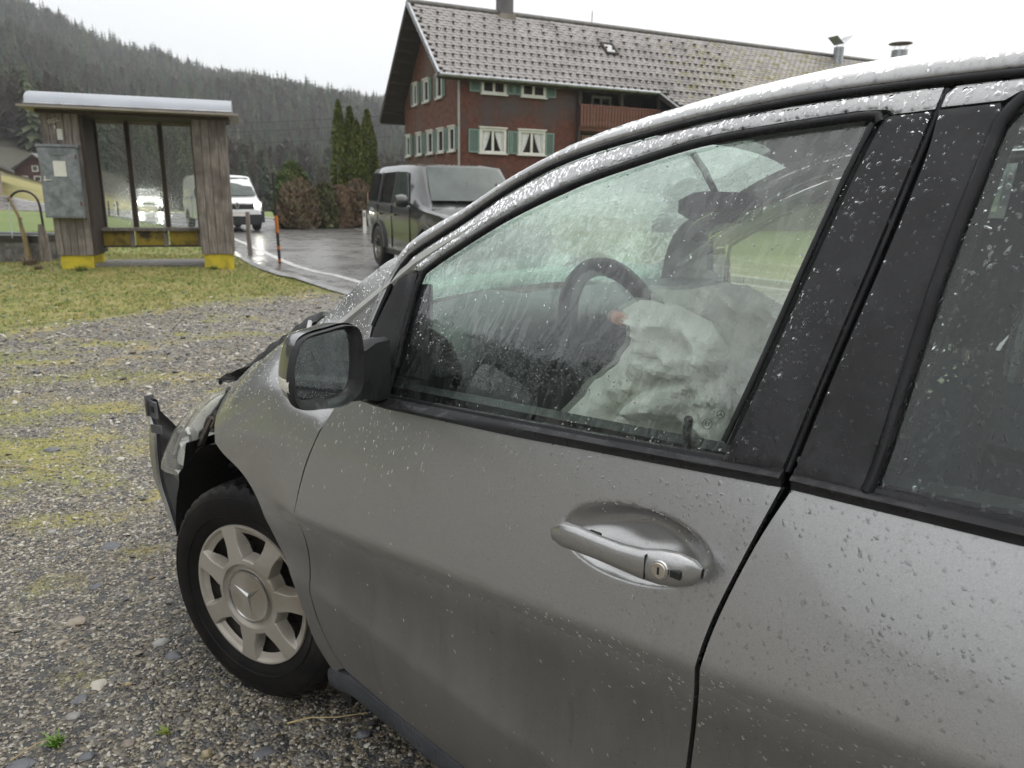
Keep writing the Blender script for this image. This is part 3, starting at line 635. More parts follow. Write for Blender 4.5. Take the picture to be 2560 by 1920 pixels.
MB().box2((-.1, -.1, -1), (9.3, 0, 1.6)).build('plinth', M_cream, house)

# ---- two far houses at the left
def far_house(name, label, x, y, z, rz, W_, D_, h, rh, mw, mr, ov=.8, wins=()):
    e_ = empty(name, (x, y, z), rz); tag(e_, label, 'house')
    b = MB(); b.prism([(0, -3), (0, h), (W_ / 2, h + rh), (W_, h), (W_, -3)], lambda p: (p[0], 0, p[1]), lambda p: (p[0], D_, p[1])); b.build('wall', mw, e_)
    b = MB(); s_ = rh / (W_ / 2)
    for sg in (0, 1):
        xa, za, xb, zb = (W_ / 2, h + rh + .15, -ov, h - ov * s_ + .15) if sg == 0 else (W_ / 2, h + rh + .15, W_ + ov, h - ov * s_ + .15)
        b.prism([(xa, za), (xb, zb), (xb, zb - .2), (xa, za - .2)], lambda p: (p[0], -ov, p[1]), lambda p: (p[0], D_ + ov, p[1]))
    r = b.build('roof', mr, e_); MB().box2((W_ / 2 - .4, 2, h + rh - .5), (W_ / 2 + .3, 2.6, h + rh + 1.0)).build('chimney', M_white, r)
    for (xa, xb, za, zb) in wins:
        w = MB().box2((xa, -.06, za), (xb, .02, zb)).build('window', M_white, e_); MB().box2((xa + .15, -.09, za + .15), (xb - .15, -.05, zb - .12)).build('pane', M_pane, w)
    return e_
far_house('farmhouse', 'small dark red house with grey gable roof standing on the meadow ridge behind the shelter', -57.7, 89, 1.1, radians(12), 5.6, 7, 2.1, 2.0, mat('dark_red_boards', (.10, .035, .028), (.07, .03, .025), .6, .8), mat('far_grey_roof', (.17, .165, .16), (.12, .12, .12), .6, .6), 1.0,
          [(2.3, 3.0, 2.2, 2.9), (3.4, 4.1, 2.2, 2.9), (1.0, 1.8, 1.1, 1.75), (2.4, 3.2, 1.1, 1.75), (3.8, 4.6, 1.1, 1.75)])
far_house('shed', 'pale pink rendered building with grey roof cut by the left edge of the picture', -45.4, 56, -.3, radians(35), 7.0, 7, 3.3, 1.6, mat('pale_pink_render', (.42, .33, .28), (.34, .27, .23), .8, .85), mat('far_slate_roof', (.16, .16, .165), (.11, .11, .115), .7, .6), .9)
# ================================================================== BUS SHELTER AND WHAT STANDS ROUND IT
M_grey = mat('weathered_wood', (.31, .275, .24), (.115, .095, .08), 5, .75, stretch=(7, 7, .6), bmp=.5, bdist=.004, bscale=30, c3=(.09, .07, .06), scale3=1.6, lo=.3, hi=.7)
M_greyd = mat('brown_stained_wood', (.045, .032, .026), (.075, .055, .045), 6, .7, stretch=(6, 6, .7), bmp=.3)
M_yel = mat('yellow_paint', (.62, .50, .03), (.55, .43, .03), 5, .6, c3=(.40, .32, .03), scale3=7, bmp=.2)
M_yeld = mat('dirty_yellow_board', (.36, .26, .02), (.22, .16, .02), 6, .6, c3=(.05, .035, .015), scale3=4)
M_galv = mat('galvanised_sheet', (.20, .22, .23), (.28, .30, .31), 14, .42, metal=.35, c3=(.15, .165, .17), scale3=6)
M_barrel = mat('roof_sheet_metal', (.40, .42, .45), (.36, .38, .41), 2, .38, metal=.6)
M_trim = mat('pale_trim_wood', (.35, .31, .27), (.25, .22, .19), 5, .6, stretch=(.5, 4, 4))
M_slab = mat('shelter_slab', (.15, .14, .125), (.10, .095, .085), 5, .6, bmp=.3)
M_paper = mat('notice_paper', (.70, .69, .62), (.62, .61, .55), 4, .7)
M_blk = mat('black_iron', (.02, .018, .017), (.04, .03, .025), 8, .5)
sh = empty('bus_shelter', (-7.69, 12.8, 0), math.atan2(.9, 2.64))
tag(sh, 'wooden bus shelter with curved metal roof, glass back wall and yellow painted feet', 'bus shelter')
def planks(x0, x1, y, z0, z1, n, m, parent, axis='x', d=.03):
    w = (x1 - x0) / n
    for i in range(n):
        a, c = x0 + i * w + .004, x0 + (i + 1) * w - .004; j = random.uniform(-.004, .004)
        b = MB().box2((a, y - d + j, z0 + random.uniform(0, .01)), (c, y + j, z1)) if axis == 'x' else MB().box2((y - d + j, a, z0), (y + j, c, z1))
        b.build('plank', m, parent)
pier = MB().box2((.03, 0.0, .30), (.53, .10, 2.62)).build('pier', M_greyd, sh); planks(.0, .55, 0, .30, 2.60, 5, M_grey, pier)
MB().box2((.53, .0, .3), (.60, 1.05, 2.62)).build('side_wall', M_greyd, sh)
pier2 = MB().box2((2.28, 0, .30), (2.76, .9, 2.62)).build('pier', M_greyd, sh); planks(2.255, 2.80, 0, .30, 2.60, 4, M_grey, pier2); planks(.0, .9, 2.80, .30, 2.60, 6, M_grey, pier2, 'y')
planks(.0, .9, 2.285, .3, 2.6, 6, M_grey, pier2, 'y')
for a, c, y0, y1 in ((.04, .53, .0, .14), (2.29, 2.78, .0, .14), (.40, .54, .82, .98)): MB().box2((a, y0, .0), (c, y1, .30 if y0 < .5 else .44)).build('footing', M_yel, sh)
MB().box2((.5, .02, -.05), (2.30, 1.3, .12)).build('floor_slab', M_slab, sh)
# bench and the boards under it
b = MB(); b.box2((.50, .62, .68), (2.26, 1.02, .73)); b.build('bench_seat', M_grey, sh)
for i in range(3):
    x0 = .56 + i * .565; MB().box2((x0, .72, .42), (x0 + .50, .75, .68)).build('yellow_board', M_yeld, sh)
for x in (.52, 1.06, 1.62, 2.2): MB().box2((x - .03, .70, .40), (x + .04, .78, .68)).build('bench_strut', M_grey, sh)
MB().box2((.5, .72, .385), (2.26, .80, .42)).build('bench_rail', M_greyd, sh)
# glazing
for x in (.60, 1.12, 1.66, 2.22): MB().box2((x - .035, .97, .73), (x + .035, 1.04, 2.60)).build('mullion', M_greyd, sh)
MB().box2((.56, .97, 2.54), (2.26, 1.04, 2.66)).build('top_rail', M_trim, sh)
def shelter_glass():
    m, n, l = nt('shelter_glass'); o = n.new('ShaderNodeOutputMaterial'); t = n.new('ShaderNodeBsdfTransparent'); g = n.new('ShaderNodeBsdfGlossy'); d = n.new('ShaderNodeBsdfDiffuse')
    t.inputs[0].default_value = (.86, .90, .87, 1); g.inputs['Roughness'].default_value = .03; d.inputs[0].default_value = (.75, .78, .76, 1)
    fr = n.new('ShaderNodeFresnel'); two_sided_ior(n, l, 1.5, [fr.inputs[0]])
    sp = noise(n, l, 26, 3, .6); r1 = rampn(n, l, sp.outputs['Fac'], [(.60, .0), (.70, .14)]); st = noise(n, l, 3, 6, .7); r2 = rampn(n, l, st.outputs['Fac'], [(.40, .08), (.75, .26)])
    ad = n.new('ShaderNodeMath'); ad.operation = 'ADD'; l.new(r1.outputs[0], ad.inputs[0]); l.new(r2.outputs[0], ad.inputs[1])
    rf = n.new('ShaderNodeBsdfRefraction'); two_sided_ior(n, l, 1.06, [rf.inputs['IOR']]); rf.inputs['Roughness'].default_value = .32; rf.inputs['Color'].default_value = (.86, .9, .87, 1)
    wb = noise(n, l, 34, 3, .6); l.new(bump(n, l, wb.outputs['Fac'], .9, .02), rf.inputs['Normal']); wr = rampn(n, l, wb.outputs['Fac'], [(.50, .03), (.66, .35)]); mw = n.new('ShaderNodeMixShader'); l.new(wr.outputs[0], mw.inputs[0]); l.new(t.outputs[0], mw.inputs[1]); l.new(rf.outputs[0], mw.inputs[2])
    m1 = n.new('ShaderNodeMixShader'); m2 = n.new('ShaderNodeMixShader'); l.new(ad.outputs[0], m1.inputs[0]); l.new(mw.outputs[0], m1.inputs[1]); l.new(d.outputs[0], m1.inputs[2])
    l.new(fr.outputs[0], m2.inputs[0]); l.new(m1.outputs[0], m2.inputs[1]); l.new(g.outputs[0], m2.inputs[2]); l.new(m2.outputs[0], o.inputs[0])
    return m
M_sg = shelter_glass()
for a, c in ((.635, 1.085), (1.155, 1.625), (1.695, 2.185)):
    f_ = MB(); 
    for q0, q1 in (((a, .985, .73), (a + .014, 1.01, 2.54)), ((c - .014, .985, .73), (c, 1.01, 2.54)), ((a + .014, .985, 2.525), (c - .014, 1.01, 2.54))): f_.box2(q0, q1)
    f_ = f_.build('pane_frame', M_trim, sh); MB().add([(a + .014, 1.0, .73), (c - .014, 1.0, .73), (c - .014, 1.0, 2.525), (a + .014, 1.0, 2.525)], [(0, 1, 2, 3)]).build('pane', M_sg, f_)
# roof: curved sheet on a board
G = []; 
for i in range(13):
    a = pi * i / 12; y = .45 - .80 * cos(a); z = 2.70 + .235 * sin(a) ** .7 if 0 < i < 12 else 2.70; G.append([(x, y, z) for x in (-.12, 2.93)])
b = MB(); b.grid(G); b.add([g[0] for g in G], [tuple(range(13))]); b.add([g[1] for g in G], [tuple(range(13))[::-1]])
b.build('curved_roof', M_barrel, sh, 40)
MB().box2((-.22, -.42, 2.635), (3.03, 1.3, 2.668)).build('eave_board', M_trim, sh); MB().box2((-.05, -.1, 2.58), (2.87, .9, 2.634)).build('ceiling_board', M_greyd, sh)
MB().tube([(-.12, -.36, 2.69), (2.93, -.36, 2.69)], .022, 6).build('gutter', M_zinc, sh, 60)
# grey cabinet, notices, scribble
cb = MB().box2((-.05, -.22, .93), (.52, -.035, 2.05)); cb.box2((-.07, -.25, 2.05), (.54, -.03, 2.09)); cb = cb.build('electric_cabinet', M_galv); cb.location = sh.location; cb.rotation_euler = sh.rotation_euler
tag(cb, 'grey galvanised electric cabinet mounted on the left pier of the bus shelter', 'cabinet')
MB().box2((-.03, -.232, .96), (.50, -.221, 2.03)).build('door', M_galv, cb)
b = MB(); b.box2((.0, -.255, 1.525), (.10, -.243, 1.54)); b.cyl((.012, -.262, 1.532), (.012, -.232, 1.532), .02, 10); b.cyl((.012, -.262, 1.575), (.012, -.232, 1.575), .013, 8); b.build('handle', M_white, cb)
MB().box2((.16, -.25, 1.93), (.33, -.232, 1.945)).build('rain_lip', M_zinc, cb)
for z in (1.9, 1.16): MB().box2((.475, -.244, z - .035), (.50, -.2325, z + .035)).build('hinge', mat('rusty_hinge', (.16, .05, .03), (.1, .05, .03), 20, .7), cb)
def sheet(name, x0, x1, z0, z1, y, tw, lab):
    G = [[(x0 + (x1 - x0) * i / 4, y - .002 - .003 * sin(i * 1.3 + j), z0 + (z1 - z0) * j / 4) for j in range(5)] for i in range(5)]
    o = MB().grid(G).build(name, M_paper, None, 60); o.location = sh.location; o.rotation_euler = (0, 0, sh.rotation_euler[2]); return tag(o, lab, 'notice')
sheet('notice', .15, .33, 1.59, 1.83, -.236, 0, 'larger blank white paper notice stuck on the grey cabinet door')
sheet('notice', .22, .30, 2.17, 2.34, -.036, 0, 'small white paper strip pinned to the planks above the cabinet')
b = MB()
def squig(pts, r=.006): b.tube([(x, -.040, z) for x, z in pts], r, 5)
squig([(.14 + .03 * cos(t / 2), 2.455 + .018 * sin(t / 2 + .3)) for t in range(12)]); squig([(.215 + .028 * cos(t / 2 + 2), 2.475 + .022 * sin(t / 2 + 2)) for t in range(13)])
squig([(.11, 2.41), (.15, 2.44), (.19, 2.43), (.24, 2.46), (.29, 2.47)], .004); squig([(.20, 2.39), (.203, 2.34)], .008); squig([(.185, 2.375), (.22, 2.372)], .005)
b.build('chalk_scribble', M_paper, pier, 60)

# ---- trough with running spout
tr = empty('water_trough', (-9.15, 14.7, 0), radians(-2)); tag(tr, 'old stone and wood water trough with water in it, left of the bus shelter', 'trough')
M_tr = mat('mossy_trough_stone', (.10, .095, .085), (.20, .19, .175), 9, .7, bmp=.6, c3=(.045, .04, .035), scale3=4)
b = MB(); x0, x1, y0, y1 = -2.2, .12, -.2, .6
for q0, q1 in (((x0, y0, -.1), (x1, y0 + .1, .40)), ((x0, y1 - .1, -.1), (x1, y1, .40)), ((x1 - .1, y0 + .1, -.1), (x1, y1 - .1, .40)), ((x0, y0 + .1, -.1), (x1 - .1, y1 - .1, .1))): b.box2(q0, q1)
b.build('basin', M_tr, tr)
b = MB()
for q0, q1 in (((x0, y0 - .02, .40), (x1 + .02, y0 + .09, .52)), ((x0, y1 - .09, .40), (x1 + .02, y1 + .02, .52)), ((x1 - .09, y0 + .09, .40), (x1 + .02, y1 - .09, .52))): b.box2(q0, q1)
b.build('timber_kerb', mat('wet_black_wood', (.018, .015, .013), (.04, .033, .028), 7, .35), tr)
b = MB()
for q0, q1 in (((x0, y0 - .03, .52), (x1 + .03, y0 + .0, .545)), ((x0, y1 - .03, .52), (x1 + .03, y1 + .03, .545))): b.box2(q0, q1)
b.build('rim_sheet', M_barrel, tr)
MB().add([(x0, y0 + .09, .47), (x1 - .09, y0 + .09, .47), (x1 - .09, y1 - .09, .47), (x0, y1 - .09, .47)], [(0, 1, 2, 3)]).build('trough_water', mat('dark_water', (.01, .014, .012), None, 3, .03, spec=1, bmp=.3, bscale=20), tr)
sp = empty('spout_pipe', (-9.2, 14.5, 0)); tag(sp, 'curved black iron spout pipe on a wooden post, pouring into the trough', 'water spout')
b = MB(); pts = [(.28, .0, .30), (.28, 0, .80), (.27, 0, 1.06)] + [(.0 - .02 + .28 * cos(t), 0, 1.10 + .25 * sin(t)) for t in [pi * k / 10 for k in range(1, 9)]] + [(-.29, 0, 1.20), (-.30, 0, 1.15)]
b.tube(pts, .022, 8).build('pipe', M_blk, sp, 60)
b = MB(); b.tube([(.25, .0, 0), (.25, 0, .5), (.24, 0, .74)], [.10, .085, .05], 7); b.build('wooden_post', M_grey, sp, 40)
b = MB(); b.tube([(-.30, 0, 1.15), (-.315, 0, 1.0), (-.325, 0, .75), (-.33, 0, .47)], [.009, .008, .009, .012], 6); b.build('water_jet', mat('falling_water', (.65, .68, .68), (.5, .53, .53), 40, .1, stretch=(1, 1, .2)), sp, 60)
b = MB(); b.tube([(-.22, -.1, 1.24), (-.18, -.1, 1.08), (-.09, -.1, .88), (-.07, -.1, .72), (-.03, -.1, .45), (.0, -.1, .08), (.01, -.1, -.05)], [.018, .025, .028, .035, .045, .05, .055], 8)
b.tube([(-.09, -.1, .88), (-.02, -.12, .84)], [.02, .012], 6); b.tube([(-.03, -.1, .45), (-.07, -.08, .1)], [.03, .02], 6)
o = b.build('branch', mat('branch_bark', (.22, .17, .10), (.30, .22, .10), 8, .8, bmp=.5, stretch=(1, 1, .4), c3=(.14, .12, .10), scale3=3), None, 50); o.location = (-9.2, 14.5, 0); tag(o, 'crooked bare branch leaning against the iron spout', 'branch')
# tall dry grass tufts at the foot
def big_tuft(x, y, s, lab, n_=60, m=None, grp=None):
    r_ = random.Random(x); b = MB()
    for k in range(n_):
        a = r_.uniform(0, 6.28); l_ = s * r_.uniform(.5, 1.1); le = r_.uniform(.4, 1.3); w = .006; bx, by = r_.uniform(-.1, .1) * s * 4, r_.uniform(-.1, .1) * s * 4; G = []
        for t in (0, .4, .75, 1): rr = le * l_ * t * t; zz = l_ * (t - .45 * le * t * t); ww = w * (1 - t * .9); G.append([(bx + rr * cos(a) - sin(a) * ww, by + rr * sin(a) + cos(a) * ww, zz), (bx + rr * cos(a) + sin(a) * ww, by + rr * sin(a) - cos(a) * ww, zz)])
        b.grid(G)
    o = b.build('grass_tuft', m or M_grass[1]); o.location = (x, y, gz(x, y)); return tag(o, lab, 'grass tuft', grp)
M_dry = mat('dead_grass', (.22, .16, .10), (.15, .11, .07), 5, .8, coord='World')
big_tuft(-8.75, 13.7, .28, 'clump of brown dead grass at the foot of the leaning branch', 130, M_dry); big_tuft(-8.1, 12.9, .14, 'small brown grass clump in front of the left yellow foot of the shelter', 70, M_dry)
big_tuft(-7.2, 12.6, .16, 'green grass clump growing against the left yellow foot of the shelter', 90, M_grass[2]); big_tuft(-5.3, 13.35, .12, 'green grass clump by the right yellow foot of the shelter', 70, M_grass[2])

# ---- posts
M_snow = [mat('snow_pole_black', (.025, .025, .025), None, 6, .5), mat('snow_pole_orange', (.62, .20, .035), (.5, .15, .03), 6, .55)]
po = empty('snow_pole', (-4.65, 15.0, 0)); tag(po, 'thin wooden snow pole painted orange and black at the road edge', 'pole')
for z0, z1, k, r in ((.95, 1.75, 0, .026), (.42 + .2, .95, 1, .036), (.36, .62, 0, .03), (.30, .37, 1, .032), (.10, .30, 0, .03), (.06, .11, 1, .032), (-.1, .06, 0, .03)):
    MB().cyl((.02 - z0 * .02, 0, z0), (.02 - z1 * .02, 0, z1), r, 8).build('orange_band' if k else 'black_band', M_snow[k], po, 50)
o = MB().tube([(0, 0, -.1), (-.01, 0, .5), (.0, 0, .97)], [.055, .05, .048], 8).build('wooden_post', M_grey, None, 50); o.location = (-5.79, 16.7, 0); tag(o, 'short weathered wooden post in the grass beside the snow pole', 'post')
def marker(x, y, lab, h=.82):
    e_ = empty('road_marker', (x, y, gz(x, y) if hypot(x, y) < 46 else gz(x, y))); tag(e_, lab, 'marker post')
    b = MB(); b.prism([(-.06, -.05), (.06, -.05), (.05, .06), (-.05, .06)], lambda p: (p[0], p[1], -.1), lambda p: (p[0] * .9, p[1] * .9, h)); b.build('post', M_white, e_)
    MB().box2((-.03, -.056, h * .72), (.03, -.044, h * .9)).build('reflector', mat('grey_reflector', (.2, .2, .2), None, 5, .2), e_); return e_
marker(-5.35, 27.45, 'white road marker post behind the dark off-road car'); marker(-21.78, 42.0, 'white road marker post seen through the first shelter pane', .72)
for x, l_ in ((-21.95, 'dark wooden post just left of the far marker post'), (-22.45, 'leaning brown wooden post beside the utility pole')):
    o = MB().tube([(0, 0, -.2), (.02, 0, .8)], [.05, .045], 6).build('wooden_post', M_greyd, None, 50); o.location = (x, 42.6, gz(x, 42.6)); tag(o, l_, 'post')
up_ = empty('utility_pole', (-23.56, 44, -.1)); tag(up_, 'pale brown wooden utility pole seen through the left shelter pane', 'pole')
MB().tube([(0, 0, 0), (0, 0, 4.5)], [.13, .10], 10).build('pole', mat('pole_wood', (.26, .19, .11), (.2, .15, .09), 5, .8, stretch=(3, 3, .5)), up_, 60)
b = MB()
for k, (z0, z1) in enumerate(((12.2, 9.6), (13.4, 11.0), (14.3, 12.0))):
    b.tube([(-150 + 15 * i, 115 - 2.2 * i, z0 + (z1 - z0) * i / 9 + 2.5 * ((i - 4.5) ** 2 / 20 - 1) - 1.5) for i in range(10)], .03, 4)
tag(b.build('power_line', M_blk), 'thin overhead power lines crossing in front of the forest', 'power line')

# ---- thujas, hedge
def leafy(name, x, y, h, crown, nleaf, size, ms, stems, label, cat, grp, seed, squash=1, up=.6):
    g = np.random.default_rng(seed); e_ = empty(name, (x, y, gz(x, y))); tag(e_, label, cat, grp)
    V_, F_ = [], []; mi = []
    t = g.random(nleaf); z0 = crown[0]; z = z0 + (h - z0) * t; rad = np.array([np.interp(q, crown[1], crown[2]) for q in t])
    a = g.uniform(0, 6.28, nleaf); lump = 1 + .22 * np.sin(a * 3 + z * 2.2 + seed) * np.cos(z * 3.1 + a * 2); rr = rad * lump * g.uniform(.45, 1.02, nleaf) ** .5
    for i in range(nleaf):
        c = np.array([rr[i] * cos(a[i]), rr[i] * sin(a[i]) * squash, z[i]]); d = g.normal(0, 1, 3); d[2] += up * 2; d /= np.linalg.norm(d); s = np.cross(d, g.normal(0, 1, 3)); s /= np.linalg.norm(s) + 1e-9
        L_ = size * g.uniform(.6, 1.5); w = L_ * g.uniform(.25, .5) if up < 5 else L_ * .05; k = len(V_); V_ += [c - s * w, c + s * w, c + d * L_ + s * w * .5, c + d * L_ - s * w * .3]; F_.append((k, k + 1, k + 2, k + 3)); mi.append(int(g.random() * len(ms)))
    meshobj('crown', V_, F_, ms, e_, None, mi)
    b = MB()
    for sx_, sy_, r_ in stems: b.tube([(sx_, sy_, -.2), (sx_ * .8, sy_, z0 * .6), (sx_ * .5, sy_ * .5, z0 + (h - z0) * .35)], [r_, r_ * .8, r_ * .4], 7)
    b.build('trunk', M_grey, e_, 50); return e_
M_thuja = [mat('thuja_foliage', c, tuple(q * .7 for q in c), 2, .7, coord='World') for c in ((.135, .165, .032), (.085, .12, .022), (.18, .19, .04))]
M_hed = [mat('hedge_twig', c, tuple(q * .7 for q in c), 2, .8, coord='World') for c in ((.20, .15, .095), (.25, .165, .105), (.14, .11, .07), (.17, .16, .075))]
M_hedg = [mat('hedge_leaf', c, tuple(q * .7 for q in c), 2, .8, coord='World') for c in ((.09, .13, .03), (.06, .10, .025), (.14, .15, .05))]
for k, (x, h, w, lab) in enumerate(((-6.72, 4.75, .40, 'leftmost tall narrow thuja with a twin tip by the road'), (-6.35, 4.55, .42, 'second tall narrow thuja, partly hidden between its neighbours'), (-6.05, 4.05, .42, 'shorter middle thuja of the row, bulging at its foot'), (-5.68, 4.45, .46, 'rightmost pointed thuja beside the off-road car'))):
    leafy('thuja', x * 1.08, 32.4 + .25 * (k % 2), (h - 1.385) * 1.08 + 1.385, (.95, [0, .12, .4, .75, 1], [.5 * w, w * 1.15, w, w * .62, .03]), 5200, .085, M_thuja, [(-.08, 0, .05), (.1, .05, .045)], lab, 'tree', 'row of thujas beyond the road', 60 + k)
for k, (x, y, h, w, ms, lab) in enumerate(((-7.05, 24.6, 2.25, .55, M_hedg, 'green topped bush at the left end of the hedge'), (-6.75, 24.2, 1.75, .6, M_hed, 'round brown leafless bush behind the snow pole'), (-6.1, 24.9, 1.62, .42, M_hedg[1:2] + M_hed[2:], 'darker green brown bush in the middle of the hedge'), (-5.75, 25.3, 1.55, .5, M_hed[:2], 'reddish brown bare bush right of the dark green one'), (-5.2, 25.6, 1.75, .55, M_hed[:3], 'brown bare bush beneath the thujas'), (-4.7, 26.2, 1.6, .5, M_hed, 'brown bush at the right end of the hedge beside the off-road car'))):
    leafy('bush', x * 1.235, y * 1.235, (h - 1.385) * 1.235 + 1.385, (.05, [0, .15, .5, .8, 1], [w * .98, w * 1.2, w * 1.28, w * 1.0, .14]), 6500, .12, ms, [(-.1, 0, .03), (.12, .05, .03), (0, .1, .02)], lab, 'bush', 'brown hedge along the far side of the road', 80 + k, 1, 1.0 if k else .4)

# ================================================================== OTHER VEHICLES
def paintmat(name, c, metal=0, rough=.3, coat=1):
    return mat(name, c, tuple(q * .93 for q in c), 3, rough, metal, coat=coat, bmp=.05, bdist=.002, bscale=200)
M_rub = mat('tyre_rubber', (.012, .012, .012), (.022, .021, .02), 30, .55, bmp=.2, bdist=.002)
M_blkp = mat('black_plastic', (.018, .018, .02), (.028, .028, .03), 30, .45)
M_alloy = mat('alloy_wheel', (.45, .44, .42), (.32, .31, .29), 6, .3, metal=.8)
M_vglass = mat('vehicle_glass', (.028, .042, .037), (.07, .09, .08), 2.2, .05, spec=.5)
M_vglassd = mat('privacy_glass', (.008, .009, .01), None, 2, .05, spec=.9)
def vehicle_wheel(parent, x, y, r, w, spokes=10, sg=1):
    e_ = bpy.data.objects.new('wheel', None); link(e_, parent); e_.location = (x, y, r); e_.rotation_euler = (0, 0, 0 if sg > 0 else pi)
    MB().lathe([(r * .62, -w / 2), (r * .9, -w / 2), (r * .985, -w * .38), (r, -w * .2), (r, w * .2), (r * .985, w * .38), (r * .9, w / 2), (r * .62, w / 2)], 28, ax='y').build('tyre', M_rub, e_, 35)
    b = MB(); b.lathe([(r * .56, w * .1), (r * .62, w * .47), (r * .66, w * .47), (r * .66, w * .3)], 28, ax='y'); b.lathe([(0, w * .38), (r * .13, w * .38), (r * .15, w * .2)], 14, ax='y')
    for i in range(spokes):
        a = 2 * pi * i / spokes; d = Vector((cos(a), 0, sin(a))); t_ = Vector((-sin(a), 0, cos(a))); pts = []
        for q, hw, yy in ((.12, .05, .36), (.6, .075, .44)): pts += [d * r * q + t_ * r * hw + Vector((0, w * yy, 0)), d * r * q - t_ * r * hw + Vector((0, w * yy, 0))]
        pts += [p - Vector((0, w * .18, 0)) for p in pts]; b.add(pts, [(0, 1, 3, 2), (0, 2, 6, 4), (1, 5, 7, 3), (4, 6, 7, 5)])
    b.build('rim', M_alloy, e_, 35); MB().lathe([(0, .0), (r * .6, .0)], 20, ax='y').build('brake_disc', M_blkp, e_)
    return e_
def car_shell(st, name, m, parent, n=9):
    """st: stations (x, half width low, half width belt, z sill, z belt, z top, half width roof); lofted shell, x = forwards"""
    G = []
    for (x, wl, wb, zs, zb, zt, wr) in st:
        half = [(wl * .93, zs), (wl, zs + .06), (wl * 1.0, zs + (zb - zs) * .35), (wb * 1.005, zs + (zb - zs) * .75), (wb * .985, zb)]
        if zt - zb > .12: half += [(wb * .97, zb + .02), (wr + (wb - wr) * .45, zb + (zt - zb) * .5), (wr * 1.0, zt - .09), (wr * .93, zt - .03), (wr * .6, zt)]
        else: half += [(wb * .96, zb + .4 * (zt - zb)), (wb * .92, zt - .3 * (zt - zb)), (wb * .88, zt - .1 * (zt - zb)), (wb * .8, zt - .02 * (zt - zb)), (wb * .5, zt)]
        G.append([(x, -p, z) for p, z in half] + [(x, p, z) for p, z in half[::-1]])
    b = MB(); b.grid(G); b.f.append(tuple(range(20))[::-1]); k = (len(G) - 1) * 20; b.f.append(tuple(range(k, k + 20)))
    return b.build(name, m, parent, 32)
def side_panel(name, pts, m, parent, y, dy, off=.006, both=True, lean=None):
    """flat polygon in the x-z plane laid just proud of the body side, lean(z) gives the half width"""
    for sg in ((1, -1) if both else (1,)):
        b = MB(); f0 = lambda p: (p[0], sg * (lean(p[0], p[1]) + off), p[1]); f1 = lambda p: (p[0], sg * (lean(p[0], p[1]) - dy), p[1])
        b.prism(pts if sg < 0 else pts[::-1], f0, f1); b.build(name, m, parent)
# ---- dark grey off-road car driving towards the camera to the right (x forwards, wheels on z=0)
hd = atan2(-.908, .417)
suv = empty('off_road_car', (-1.73, 15.11, .034), hd)
tag(suv, 'dark grey boxy off-road car driving past on the wet road in front of the farmhouse', 'car')
M_suv = paintmat('dark_grey_paint', (.055, .060, .057), .6, .32)
L0, L1 = -1.05, 3.75   # rear overhang, front (rear axle at x=0)
st = [(-1.02, .84, .86, .42, 1.16, 1.70, .70), (-1.0, .90, .92, .38, 1.17, 1.80, .76), (-.9, .93, .95, .36, 1.18, 1.86, .78), (-.2, .955, .96, .34, 1.18, 1.89, .79), (.9, .955, .96, .32, 1.16, 1.89, .79), (1.55, .955, .96, .32, 1.15, 1.87, .785), (1.95, .955, .96, .32, 1.145, 1.84, .76),
      (2.2, .955, .955, .32, 1.14, 1.60, .80), (2.52, .955, .95, .32, 1.12, 1.26, .84), (2.75, .955, .94, .32, 1.09, 1.13, .85), (3.4, .94, .92, .34, 1.04, 1.08, .82), (3.68, .90, .88, .36, .98, 1.02, .78), (3.76, .84, .80, .42, .9, .93, .7)]
car_shell(st, 'body', M_suv, suv)
ln_s = lambda x, z: (.96 * .975 if z < 1.17 else .95 - (z - 1.17) / .72 * .155) + (0 if x < 1.6 or z < 1.17 else -.015 * (x - 1.6))
side_panel('side_window', [(-.86, 1.24), (-.18, 1.22), (-.18, 1.74), (-.80, 1.75)], M_vglassd, suv, 0, .01, .004, lean=ln_s)
side_panel('side_window', [(.02, 1.21), (.20, 1.21), (.20, 1.74), (.12, 1.74)], M_vglassd, suv, 0, .01, .004, lean=ln_s)
side_panel('side_window', [(.25, 1.21), (.84, 1.20), (.84, 1.745), (.25, 1.745)], M_vglassd, suv, 0, .01, .004, lean=ln_s)
side_panel('side_window', [(.98, 1.20), (1.92, 1.19), (1.86, 1.30), (1.55, 1.73), (.98, 1.745)], M_vglass, suv, 0, .01, .004, lean=ln_s)
for xx in (-.03, .91): side_panel('pillar_trim', [(xx - .055, 1.2), (xx + .055, 1.2), (xx + .055, 1.75), (xx - .055, 1.75)], M_blkp, suv, 0, .01, .005, lean=ln_s)
for x0, z0, z1 in ((-.06, .45, 1.16), (.92, .42, 1.16), (2.02, .42, 1.14)): side_panel('door_gap', [(x0, z0), (x0 + .012, z0), (x0 + .012, z1), (x0, z1)], M_blkp, suv, 0, .01, .012, lean=lambda x, z: .958)
for x0 in (.05, 1.02): side_panel('door_handle', [(x0, .985), (x0 + .2, .985), (x0 + .2, 1.02), (x0, 1.02)], M_suv, suv, 0, .01, .045, lean=lambda x, z: .955)
